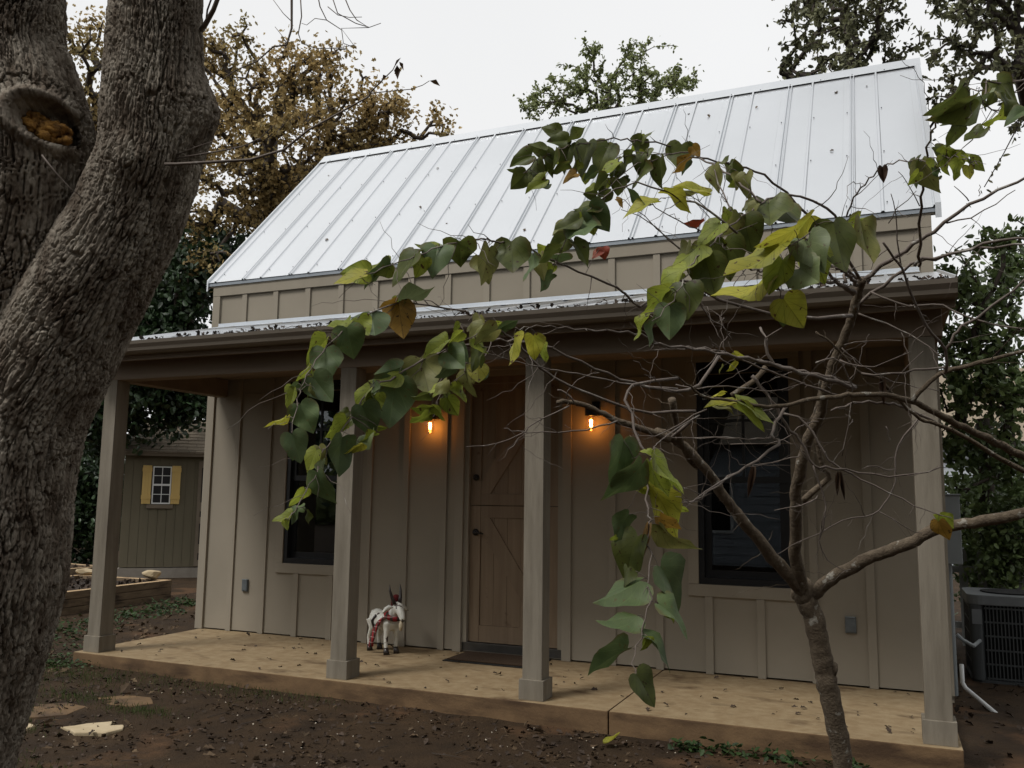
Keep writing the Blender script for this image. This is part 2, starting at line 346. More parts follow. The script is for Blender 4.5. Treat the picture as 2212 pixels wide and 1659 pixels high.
RB=[('trunk',[((3.066,-1.174,-0.062),0.0476),((3.057,-1.215,0.133),0.0479),((3.034,-1.265,0.342),0.0482),((3.002,-1.318,0.543),0.0485),((2.985,-1.348,0.663),0.0486),((2.971,-1.377,0.783),0.0488),((2.943,-1.412,0.902),0.0489),((2.917,-1.436,0.966),0.049)]),
('limb',[((2.934,-1.424,0.934),0.0333),((2.892,-1.489,1.016),0.0319),((2.796,-1.616,1.152),0.0292),((2.709,-1.737,1.284),0.0266),((2.661,-1.807,1.36),0.0251),((2.609,-1.886,1.449),0.0234),((2.587,-1.928,1.504),0.0224),((2.507,-2.042,1.619),0.0201),((2.443,-2.12,1.681),0.0186),((2.384,-2.181,1.707),0.0174),((2.445,-2.179,1.67),0.0164),((2.358,-2.269,1.708),0.0147),((2.267,-2.362,1.738),0.0131),((2.191,-2.447,1.782),0.0115),((2.126,-2.515,1.804),0.0103),((2.067,-2.573,1.804),0.0092)]),
('limb',[((2.927,-1.429,0.95),0.0314),((2.91,-1.506,1.049),0.0303),((2.898,-1.589,1.162),0.029),((2.914,-1.682,1.303),0.0275),((2.928,-1.785,1.453),0.0258),((2.953,-1.843,1.544),0.0248),((2.999,-1.929,1.679),0.0232),((3.05,-1.988,1.774),0.0221),((3.082,-2.062,1.879),0.0208),((3.122,-2.138,1.986),0.0195),((3.166,-2.193,2.064),0.0185),((3.202,-2.255,2.146),0.0174),((3.231,-2.317,2.225),0.0164),((3.249,-2.353,2.268),0.0159)]),
('limb',[((2.945,-1.42,0.942),0.0314),((2.982,-1.436,0.992),0.0309),((3.048,-1.451,1.051),0.0301),((3.138,-1.463,1.102),0.0293),((3.213,-1.475,1.152),0.0285),((3.299,-1.483,1.186),0.0277),((3.399,-1.497,1.235),0.0267),((3.476,-1.511,1.282),0.0259),((3.578,-1.521,1.315),0.025),((3.677,-1.53,1.332),0.024),((3.844,-1.55,1.371),0.0224),((4.02,-1.577,1.424),0.0207)]),
('limb',[((3.848,-1.676,1.606),0.0173),((3.718,-1.804,1.666),0.0158),((3.598,-1.925,1.723),0.0143),((3.518,-2.006,1.76),0.0134),((3.413,-2.114,1.81),0.0122),((3.304,-2.217,1.829),0.011),((3.23,-2.286,1.826),0.0102),((3.144,-2.365,1.813),0.0093),((3.033,-2.467,1.79),0.0081),((2.972,-2.524,1.767),0.0075),((2.863,-2.629,1.759),0.0063),((2.811,-2.685,1.774),0.0057),((2.72,-2.777,1.777),0.0047),((2.687,-2.818,1.797),0.0043),((2.641,-2.881,1.837),0.0036)]),
('limb',[((3.936,-1.516,1.512),0.0115),((3.804,-1.623,1.576),0.0105),((3.606,-1.794,1.695),0.0089),((3.514,-1.869,1.735),0.0082),((3.435,-1.933,1.764),0.0076),((3.353,-2.013,1.839),0.0068),((3.315,-2.054,1.884),0.0064),((3.288,-2.085,1.919),0.0061),((3.225,-2.133,1.931),0.0056),((3.179,-2.18,1.974),0.0052),((3.134,-2.229,2.027),0.0047),((3.066,-2.295,2.083),0.0041)]),
('limb',[((3.411,-2.164,1.805),0.0097),((3.445,-2.176,1.854),0.0093),((3.525,-2.184,1.916),0.0088),((3.59,-2.182,1.929),0.0084),((3.696,-2.18,1.959),0.0077),((3.827,-2.176,1.983),0.0069)]),
('limb',[((2.948,-1.704,1.41),0.0149),((2.995,-1.709,1.457),0.0139),((3.064,-1.713,1.516),0.0126),((3.045,-1.742,1.561),0.0118),((3.032,-1.773,1.618),0.0109),((3.025,-1.803,1.68),0.0099),((3.012,-1.831,1.731),0.0091)]),
('limb',[((2.747,-2.396,1.827),0.0098),((2.808,-2.352,1.872),0.0106),((2.869,-2.305,1.944),0.0116)]),
('limb',[((2.52,-1.962,1.555),0.0111),((2.495,-2.021,1.59),0.0118),((2.479,-2.114,1.667),0.0131),((2.479,-2.179,1.727),0.014),((2.483,-2.289,1.828),0.0156)]),
('limb',[((3.013,-1.835,1.765),0.0182),((3.049,-1.929,1.835),0.0138),((3.068,-2.053,1.921),0.0086)]),
('twig',[((3.252,-2.351,2.265),0.0095),((3.323,-2.382,2.312),0.0088),((3.392,-2.407,2.344),0.0082),((3.451,-2.434,2.381),0.0076),((3.503,-2.454,2.404),0.0071),((3.593,-2.501,2.462),0.0061),((3.688,-2.541,2.495),0.0053),((3.803,-2.591,2.528),0.0042)]),
('twig',[((3.223,-2.243,2.187),0.0074),((3.238,-2.254,2.204),0.0072),((3.321,-2.287,2.253),0.0067),((3.396,-2.32,2.3),0.0061),((3.447,-2.341,2.326),0.0058),((3.504,-2.355,2.322),0.0055),((3.595,-2.384,2.34),0.0049),((3.693,-2.412,2.335),0.0043),((3.81,-2.45,2.324),0.0036)]),
('twig',[((3.226,-2.237,2.156),0.0036),((3.361,-2.262,2.085),0.003),((3.449,-2.283,2.02),0.0026),((3.516,-2.304,1.953),0.0023)]),
('twig',[((3.273,-2.283,2.232),0.004),((3.401,-2.284,2.165),0.0038),((3.513,-2.289,2.161),0.0036),((3.591,-2.292,2.114),0.0034),((3.703,-2.298,2.066),0.0032),((3.801,-2.305,2.044),0.003)]),
('twig',[((3.325,-2.657,2.322),0.0043),((3.361,-2.604,2.271),0.0046),((3.386,-2.57,2.24),0.0047),((3.405,-2.523,2.177),0.005),((3.438,-2.461,2.101),0.0053),((3.472,-2.405,2.037),0.0056),((3.524,-2.341,1.981),0.0059),((3.525,-2.292,1.895),0.0062)]),
('twig',[((3.529,-2.304,1.987),0.0062),((3.559,-2.315,2.038),0.0059),((3.587,-2.318,2.065),0.0057),((3.692,-2.32,2.136),0.0052),((3.808,-2.328,2.232),0.0045)]),
('twig',[((3.212,-2.339,2.214),0.008),((3.165,-2.527,2.221),0.0065),((3.134,-2.684,2.23),0.0054),((3.11,-2.847,2.242),0.0042)]),
('twig',[((3.238,-2.335,2.264),0.0064),((3.191,-2.436,2.29),0.0063),((3.19,-2.482,2.229),0.0062)]),
('twig',[((3.221,-2.357,2.214),0.0079),((3.155,-2.551,2.216),0.0069),((3.062,-2.816,2.162),0.0055),((3.008,-3.001,2.145),0.0046),((2.958,-3.191,2.123),0.0037),((2.922,-3.346,2.102),0.003)]),
('twig',[((3.226,-2.359,2.244),0.0079),((3.192,-2.55,2.252),0.0069),((3.145,-2.754,2.234),0.0058),((3.067,-3.105,2.166),0.0042),((3.025,-3.337,2.114),0.0032),((3.002,-3.529,2.088),0.0025)]),
('twig',[((3.243,-2.461,2.239),0.0062),((3.163,-2.605,2.378),0.0055),((3.09,-2.694,2.423),0.0051),((3.025,-2.788,2.488),0.0046),((2.96,-2.873,2.534),0.0043),((2.911,-2.929,2.549),0.004),((2.854,-2.99,2.553),0.0038),((2.81,-3.038,2.556),0.0036),((2.745,-3.108,2.557),0.0033),((2.736,-3.123,2.568),0.0032),((2.681,-3.187,2.574),0.003),((2.619,-3.255,2.569),0.0027),((2.588,-3.289,2.565),0.0026),((2.564,-3.315,2.562),0.0025),((2.527,-3.356,2.551),0.0023),((2.488,-3.398,2.531),0.0022),((2.447,-3.443,2.508),0.002),((2.426,-3.467,2.499),0.0019),((2.404,-3.492,2.479),0.0018),((2.378,-3.521,2.455),0.0016),((2.354,-3.551,2.43),0.0015),((2.333,-3.582,2.381),0.0014)]),
('twig',[((2.808,-3.23,2.49),0.0026),((2.766,-3.272,2.508),0.0023),((2.736,-3.297,2.495),0.0022),((2.712,-3.318,2.489),0.002),((2.663,-3.359,2.479),0.0018),((2.617,-3.399,2.467),0.0015),((2.577,-3.433,2.454),0.0013)]),
('twig',[((2.713,-3.324,2.485),0.0019),((2.661,-3.375,2.451),0.0017),((2.619,-3.416,2.424),0.0015),((2.589,-3.447,2.382),0.0014),((2.561,-3.479,2.34),0.0012)]),
('twig',[((3.005,-3.442,2.256),0.0035),((2.976,-3.41,2.297),0.0034),((2.929,-3.363,2.358),0.0032),((2.873,-3.315,2.42),0.003),((2.819,-3.277,2.467),0.0028),((2.773,-3.247,2.501),0.0026)]),
('twig',[((3.228,-2.801,2.278),0.0049),((3.181,-2.979,2.339),0.0043),((3.13,-3.099,2.351),0.0039),((3.081,-3.204,2.344),0.0036),((3.043,-3.282,2.323),0.0033),((3.006,-3.36,2.286),0.0031),((2.967,-3.46,2.22),0.0028),((2.926,-3.574,2.146),0.0024),((2.917,-3.605,2.123),0.0023),((2.897,-3.685,2.064),0.0021),((2.873,-3.774,2.005),0.0018),((2.868,-3.845,1.945),0.0016),((2.857,-3.941,1.874),0.0014),((2.841,-4.052,1.805),0.0011)]),
('twig',[((2.956,-3.67,2.167),0.0024),((2.931,-3.616,2.227),0.0021),((2.902,-3.558,2.294),0.0018),((2.886,-3.507,2.357),0.0015)]),
('twig',[((2.969,-3.655,2.107),0.0032),((2.932,-3.686,2.137),0.003),((2.903,-3.711,2.164),0.0029),((2.865,-3.738,2.177),0.0027),((2.836,-3.759,2.188),0.0026),((2.804,-3.782,2.202),0.0024),((2.761,-3.812,2.216),0.0022),((2.727,-3.834,2.212),0.0021),((2.704,-3.847,2.197),0.002),((2.681,-3.86,2.186),0.0019),((2.65,-3.878,2.152),0.0018),((2.617,-3.897,2.109),0.0016),((2.59,-3.912,2.062),0.0014),((2.57,-3.924,2.022),0.0012)]),
('twig',[((2.914,-3.579,2.171),0.0015),((2.876,-3.6,2.206),0.0012),((2.857,-3.611,2.227),0.0011),((2.825,-3.627,2.246),0.001),((2.809,-3.634,2.245),0.0009)]),
('twig',[((2.906,-3.361,2.159),0.0024),((2.841,-3.497,2.174),0.0019),((2.815,-3.55,2.176),0.0017),((2.782,-3.63,2.186),0.0015),((2.751,-3.708,2.194),0.0012),((2.772,-3.722,2.198),0.0011),((2.801,-3.74,2.199),0.001)]),
('twig',[((2.786,-3.41,2.142),0.0027),((2.767,-3.43,2.146),0.0025),((2.729,-3.482,2.182),0.002),((2.689,-3.537,2.217),0.0015),((2.637,-3.596,2.23),0.0011)]),
('twig',[((2.765,-3.42,2.149),0.0019),((2.725,-3.479,2.188),0.0016),((2.68,-3.546,2.231),0.0012),((2.645,-3.596,2.258),0.0009)]),
('twig',[((3.118,-3.904,1.989),0.0019),((3.153,-3.832,2.03),0.0015),((3.174,-3.782,2.07),0.0013)]),
('twig',[((3.058,-3.496,2.022),0.002),((3.109,-3.709,2.036),0.0016),((3.153,-3.84,2.027),0.0013)]),
('twig',[((3.066,-3.81,1.94),0.0012),((3.034,-3.841,1.957),0.0012),((3.101,-3.847,1.997),0.0012),((3.13,-3.847,2.006),0.0011)]),
('twig',[((3.087,-3.795,1.894),0.0011),((3.094,-3.823,1.944),0.0012),((3.124,-3.848,1.997),0.0012)]),
('twig',[((3.205,-2.352,2.127),0.0079),((3.021,-2.584,2.087),0.007),((2.801,-2.901,2.1),0.0058),((2.696,-3.088,2.142),0.0051),((2.608,-3.242,2.025),0.0044),((2.576,-3.312,2.046),0.0042),((2.551,-3.371,2.064),0.004),((2.474,-3.535,2.085),0.0034),((2.441,-3.611,2.094),0.0032),((2.416,-3.671,2.1),0.003),((2.407,-3.699,2.107),0.0029),((2.377,-3.773,2.109),0.0027),((2.352,-3.831,2.1),0.0025),((2.339,-3.866,2.099),0.0024),((2.325,-3.9,2.09),0.0023),((2.305,-3.951,2.071),0.0021),((2.279,-4.026,2.039),0.0019),((2.256,-4.1,1.997),0.0016),((2.236,-4.175,1.96),0.0014),((2.217,-4.26,1.914),0.0012),((2.214,-4.278,1.903),0.0011)]),
('twig',[((2.5,-2.369,1.664),0.0076),((2.616,-2.445,1.757),0.007),((2.464,-2.676,1.739),0.0062),((2.338,-2.906,1.782),0.0054),((2.275,-3.036,1.811),0.005),((2.232,-3.14,1.845),0.0046),((2.213,-3.206,1.875),0.0044),((2.199,-3.273,1.911),0.0042),((2.181,-3.335,1.935),0.004),((2.165,-3.385,1.951),0.0038),((2.144,-3.454,1.97),0.0036),((2.125,-3.505,1.976),0.0035),((2.117,-3.536,1.984),0.0034),((2.085,-3.618,1.98),0.0031),((2.063,-3.681,1.977),0.0029),((2.028,-3.784,1.965),0.0026),((2.001,-3.881,1.92),0.0023),((1.993,-3.921,1.895),0.0022),((1.983,-3.977,1.859),0.0021),((1.979,-4.064,1.79),0.0018),((1.986,-4.127,1.731),0.0016),((2.0,-4.187,1.673),0.0014),((2.016,-4.22,1.636),0.0013),((2.06,-4.295,1.553),0.001)]),
('twig',[((2.75,-2.633,1.965),0.0069),((2.679,-2.757,1.818),0.0063),((2.602,-2.858,1.797),0.006),((2.515,-2.985,1.808),0.0055),((2.446,-3.096,1.831),0.0051),((2.379,-3.215,1.863),0.0047),((2.31,-3.344,1.896),0.0043),((2.265,-3.422,1.897),0.004),((2.237,-3.472,1.895),0.0039),((2.202,-3.535,1.887),0.0037),((2.166,-3.601,1.866),0.0034),((2.134,-3.662,1.841),0.0032),((2.117,-3.698,1.824),0.0031),((2.09,-3.756,1.796),0.0029),((2.062,-3.829,1.749),0.0027),((2.054,-3.851,1.734),0.0026),((2.028,-3.921,1.698),0.0024),((2.024,-3.997,1.616),0.0021),((2.019,-4.056,1.562),0.0019),((2.014,-4.1,1.526),0.0017),((2.015,-4.128,1.5),0.0016),((2.032,-4.15,1.467),0.0015),((2.035,-4.195,1.426),0.0014),((2.043,-4.242,1.382),0.0012),((2.044,-4.275,1.357),0.0011)]),
('twig',[((2.306,-4.055,1.759),0.0015),((2.357,-4.006,1.802),0.0012),((2.378,-3.986,1.815),0.0011),((2.388,-3.975,1.834),0.001)]),
('twig',[((2.304,-3.897,1.803),0.0015),((2.299,-3.891,1.742),0.0013),((2.276,-3.896,1.713),0.0012),((2.232,-3.91,1.678),0.0011),((2.213,-3.917,1.668),0.001),((2.218,-3.912,1.645),0.0009),((2.201,-3.916,1.624),0.0009)]),
('twig',[((2.615,-2.779,1.811),0.0045),((2.482,-2.974,1.811),0.0037),((2.363,-3.167,1.826),0.0029),((2.291,-3.292,1.831),0.0024),((2.223,-3.42,1.843),0.0019),((2.195,-3.478,1.851),0.0017),((2.173,-3.521,1.851),0.0015)]),
('twig',[((3.203,-2.206,1.864),0.0098),((3.032,-2.43,1.895),0.0083),((2.875,-2.647,1.923),0.007),((2.732,-2.855,1.935),0.0057),((2.601,-3.053,1.933),0.0045),((2.596,-3.073,1.947),0.0044),((2.538,-3.173,1.956),0.0038),((2.428,-3.359,1.94),0.0028),((2.356,-3.493,1.931),0.002),((2.31,-3.58,1.907),0.0016)]),
('twig',[((3.141,-2.228,1.83),0.0057),((2.916,-2.495,1.898),0.0042),((2.762,-2.692,1.953),0.003),((2.64,-2.84,1.948),0.0022),((2.569,-2.925,1.935),0.0017)]),
('twig',[((2.831,-2.927,1.958),0.0028),((2.827,-3.069,1.979),0.0025),((2.812,-3.194,1.978),0.0022),((2.817,-3.431,2.001),0.0018),((2.848,-3.695,2.021),0.0013)]),
('twig',[((2.641,-2.881,1.837),0.0058),((2.532,-3.05,1.8),0.0051),((2.51,-3.098,1.755),0.0049),((2.545,-3.144,1.672),0.0045),((2.587,-3.2,1.575),0.0041),((2.626,-3.221,1.544),0.0039),((2.615,-3.266,1.498),0.0036),((2.631,-3.292,1.459),0.0035),((2.64,-3.335,1.403),0.0032),((2.656,-3.367,1.36),0.003),((2.66,-3.378,1.346),0.003),((2.664,-3.425,1.294),0.0027),((2.684,-3.464,1.247),0.0025),((2.687,-3.517,1.195),0.0023),((2.707,-3.563,1.145),0.002),((2.701,-3.616,1.104),0.0018),((2.71,-3.662,1.064),0.0016),((2.701,-3.709,1.036),0.0015),((2.708,-3.751,1.003),0.0013),((2.722,-3.77,0.988),0.0012)]),
('twig',[((2.689,-3.476,1.532),0.0012),((2.669,-3.514,1.538),0.001),((2.654,-3.544,1.522),0.0009)]),
('twig',[((2.835,-2.862,1.506),0.0035),((2.792,-3.024,1.463),0.0027),((2.765,-3.148,1.428),0.002),((2.752,-3.222,1.406),0.0017),((2.741,-3.275,1.411),0.0015),((2.731,-3.333,1.422),0.0012)]),
('twig',[((2.622,-3.156,1.392),0.0016),((2.657,-3.075,1.403),0.0019),((2.706,-2.969,1.406),0.0024),((2.737,-2.894,1.44),0.0028)]),
('twig',[((2.684,-2.736,1.717),0.003),((2.674,-3.004,1.658),0.0024),((2.674,-3.195,1.615),0.002),((2.681,-3.37,1.576),0.0016),((2.692,-3.477,1.548),0.0014)]),
('twig',[((2.691,-2.628,1.749),0.0028),((2.614,-2.69,1.7),0.0023),((2.549,-2.744,1.653),0.0019),((2.471,-2.81,1.638),0.0014),((2.457,-2.822,1.641),0.0013)]),
('twig',[((2.777,-2.468,1.649),0.0025),((2.708,-2.498,1.654),0.0022),((2.655,-2.52,1.65),0.002),((2.544,-2.567,1.649),0.0014)]),
('twig',[((2.297,-2.465,1.729),0.0037),((2.156,-2.558,1.683),0.0029),((1.974,-2.685,1.671),0.002),((1.908,-2.735,1.688),0.0016)]),
('twig',[((2.117,-2.55,1.787),0.003),((1.989,-2.633,1.708),0.0025),((1.96,-2.652,1.673),0.0023),((1.858,-2.719,1.623),0.0019),((1.764,-2.785,1.61),0.0015)]),
('twig',[((2.136,-2.543,1.801),0.0034),((2.106,-2.562,1.842),0.0034),((2.075,-2.576,1.851),0.0034)]),
('twig',[((2.105,-2.559,1.814),0.0027),((2.128,-2.584,1.859),0.0024),((2.214,-2.607,1.907),0.0018),((2.265,-2.613,1.907),0.0015)]),
('twig',[((3.435,-2.704,2.214),0.0056),((3.435,-2.77,2.244),0.0053),((3.436,-2.977,2.329),0.0043),((3.437,-3.082,2.365),0.0038),((3.449,-3.179,2.395),0.0034),((3.448,-3.266,2.419),0.0031),((3.46,-3.351,2.438),0.0027),((3.473,-3.394,2.443),0.0025),((3.515,-3.495,2.441),0.0021),((3.533,-3.559,2.443),0.0018),((3.56,-3.611,2.415),0.0016)]),
('twig',[((3.427,-2.496,2.267),0.006),((3.444,-2.506,2.29),0.0059),((3.509,-2.509,2.287),0.0056),((3.612,-2.521,2.306),0.0052),((3.673,-2.531,2.325),0.0049),((3.773,-2.541,2.319),0.0045),((3.835,-2.547,2.315),0.0042)]),
('twig',[((3.206,-2.615,2.443),0.0033),((3.238,-2.749,2.469),0.0029),((3.282,-2.87,2.478),0.0026),((3.327,-2.984,2.476),0.0023),((3.378,-3.092,2.452),0.0021),((3.452,-3.256,2.385),0.0017),((3.489,-3.358,2.353),0.0015),((3.524,-3.464,2.301),0.0013),((3.545,-3.541,2.257),0.0011)]),
('twig',[((3.382,-2.515,2.266),0.003),((3.372,-2.57,2.349),0.0024),((3.371,-2.62,2.43),0.0019),((3.357,-2.667,2.494),0.0014)]),
('twig',[((3.448,-2.622,2.452),0.0022),((3.409,-2.72,2.51),0.0015),((3.382,-2.772,2.533),0.0011)]),
('twig',[((3.346,-2.552,2.421),0.0022),((3.376,-2.585,2.458),0.0018),((3.442,-2.632,2.502),0.0012)]),
('twig',[((3.541,-2.469,2.424),0.003),((3.625,-2.437,2.447),0.0025),((3.71,-2.407,2.498),0.0019),((3.776,-2.386,2.548),0.0015)]),
('twig',[((3.609,-2.556,2.471),0.0022),((3.594,-2.566,2.493),0.0018),((3.563,-2.583,2.523),0.0012)]),
('twig',[((3.642,-2.545,2.489),0.0017),((3.649,-2.547,2.528),0.0012)]),
('twig',[((3.765,-3.17,2.636),0.0035),((3.699,-3.252,2.584),0.0031),((3.622,-3.351,2.542),0.0027),((3.594,-3.388,2.537),0.0025),((3.577,-3.441,2.458),0.0022),((3.601,-3.465,2.42),0.0019),((3.629,-3.487,2.402),0.0017),((3.657,-3.511,2.391),0.0015)]),
('twig',[((3.198,-2.101,1.877),0.0101),((3.114,-2.2,1.905),0.0091),((3.045,-2.278,1.914),0.0084),((2.979,-2.356,1.927),0.0077),((2.914,-2.433,1.937),0.007),((2.83,-2.534,1.949),0.0061),((2.75,-2.634,1.965),0.0052),((2.672,-2.73,1.969),0.0043),((2.615,-2.8,1.963),0.0037)]),
('twig',[((3.111,-2.232,1.771),0.0041),((3.207,-2.145,1.808),0.0047),((3.303,-2.054,1.815),0.0054),((3.376,-1.982,1.804),0.0059),((3.516,-1.837,1.743),0.0069)]),
('twig',[((2.84,-2.475,1.891),0.0071),((2.879,-2.45,1.832),0.0068),((2.923,-2.422,1.768),0.0063),((2.962,-2.395,1.689),0.0059),((3.006,-2.369,1.64),0.0055),((3.044,-2.34,1.55),0.005),((3.099,-2.315,1.541),0.0047),((3.2,-2.27,1.528),0.0041),((3.338,-2.209,1.51),0.0033),((3.502,-2.144,1.547),0.0024)]),
('twig',[((2.961,-2.408,1.778),0.0071),((2.928,-2.474,1.713),0.0065),((2.913,-2.525,1.651),0.006),((2.942,-2.542,1.625),0.0056),((2.857,-2.683,1.543),0.0045),((2.791,-2.793,1.489),0.0037),((2.724,-2.919,1.42),0.0028),((2.701,-2.959,1.406),0.0025),((2.66,-3.032,1.402),0.002)]),
('twig',[((2.93,-2.308,1.758),0.0049),((2.998,-2.296,1.737),0.0046),((3.053,-2.288,1.664),0.0042),((3.094,-2.285,1.578),0.0039),((3.145,-2.276,1.538),0.0036),((3.222,-2.264,1.493),0.0032),((3.335,-2.245,1.435),0.0027),((3.424,-2.232,1.387),0.0023),((3.524,-2.217,1.355),0.0018)]),
('twig',[((3.044,-2.34,1.55),0.004),((3.06,-2.324,1.486),0.0037),((3.081,-2.306,1.416),0.0035),((3.078,-2.297,1.342),0.0032),((3.056,-2.295,1.262),0.0029),((3.074,-2.3,1.353),0.0026),((3.056,-2.297,1.276),0.0023),((3.068,-2.282,1.206),0.002),((3.12,-2.253,1.155),0.0018),((3.164,-2.233,1.148),0.0016)]),
('twig',[((3.447,-1.87,1.769),0.0043),((3.431,-1.88,1.752),0.0042),((3.356,-1.927,1.652),0.0039),((3.337,-1.946,1.549),0.0036),((3.334,-1.954,1.484),0.0034),((3.287,-1.986,1.398),0.0031),((3.236,-2.018,1.356),0.0029),((3.139,-2.084,1.339),0.0025),((3.042,-2.147,1.281),0.0022),((2.961,-2.201,1.245),0.0019),((2.89,-2.247,1.197),0.0016)]),
('twig',[((3.272,-2.108,1.373),0.0025),((3.333,-2.078,1.338),0.0021),((3.388,-2.048,1.298),0.0017),((3.426,-2.031,1.29),0.0015)]),
('twig',[((3.309,-2.14,1.712),0.0025),((3.317,-2.131,1.676),0.002),((3.321,-2.126,1.651),0.0016)]),
('twig',[((3.069,-2.385,1.944),0.0035),((3.142,-2.324,1.965),0.0031),((3.188,-2.251,1.88),0.0025),((3.188,-2.203,1.792),0.002)]),
('twig',[((2.909,-2.573,2.023),0.0062),((2.903,-2.571,1.989),0.0062),((2.923,-2.555,1.932),0.0062),((2.936,-2.547,1.917),0.0062)]),
('twig',[((2.888,-2.587,2.057),0.0046),((2.913,-2.612,2.016),0.0037),((2.974,-2.657,2.038),0.0022)]),
('twig',[((2.588,-2.685,1.84),0.0031),((2.652,-2.64,1.828),0.0029),((2.73,-2.588,1.841),0.0026),((2.831,-2.52,1.836),0.0023),((2.919,-2.459,1.83),0.002),((3.029,-2.391,1.869),0.0016)]),
('twig',[((2.674,-2.739,1.706),0.0015),((2.768,-2.626,1.718),0.002),((2.887,-2.489,1.753),0.0027),((2.961,-2.408,1.778),0.0032)]),
('twig',[((2.58,-2.661,1.642),0.0015),((2.707,-2.562,1.646),0.0022),((2.82,-2.475,1.645),0.0028),((2.896,-2.418,1.653),0.0032)]),
('twig',[((2.67,-3.035,1.455),0.0014),((2.7,-2.993,1.445),0.0017),((2.726,-2.952,1.428),0.0021)]),
('twig',[((2.719,-2.272,1.639),0.0017),((2.911,-2.249,1.648),0.0021),((2.993,-2.252,1.709),0.0023),((3.062,-2.248,1.729),0.0025)]),
('twig',[((2.813,-2.329,1.551),0.0015),((2.957,-2.272,1.579),0.0023),((2.99,-2.26,1.595),0.0025)]),
('twig',[((2.863,-2.064,1.371),0.0016),((2.979,-1.944,1.399),0.0027),((3.029,-1.892,1.433),0.0032)]),
('twig',[((3.408,-2.246,1.991),0.0016),((3.347,-2.242,1.967),0.002),((3.276,-2.238,1.94),0.0025),((3.205,-2.241,1.948),0.0029),((3.148,-2.245,1.971),0.0033)]),
('twig',[((3.454,-2.227,1.994),0.0016),((3.393,-2.2,1.94),0.002),((3.349,-2.171,1.884),0.0024),((3.324,-2.152,1.846),0.0026)]),
('twig',[((3.563,-2.172,1.931),0.0048),((3.448,-2.183,1.93),0.0045),((3.355,-2.19,1.915),0.0043),((3.227,-2.204,1.916),0.0041)]),
('twig',[((3.515,-1.964,1.866),0.0017),((3.355,-2.081,1.895),0.0021),((3.251,-2.163,1.941),0.0023),((3.159,-2.247,2.018),0.0026)]),
('twig',[((3.217,-2.156,1.542),0.0016),((3.246,-2.145,1.557),0.0018),((3.293,-2.123,1.543),0.0021),((3.336,-2.104,1.538),0.0023)]),
('twig',[((3.184,-2.205,1.797),0.0023),((3.171,-2.199,1.715),0.002),((3.143,-2.194,1.592),0.0016)]),
('twig',[((3.377,-2.265,2.033),0.0014),((3.266,-2.312,2.032),0.0019),((3.173,-2.35,2.016),0.0024)])]
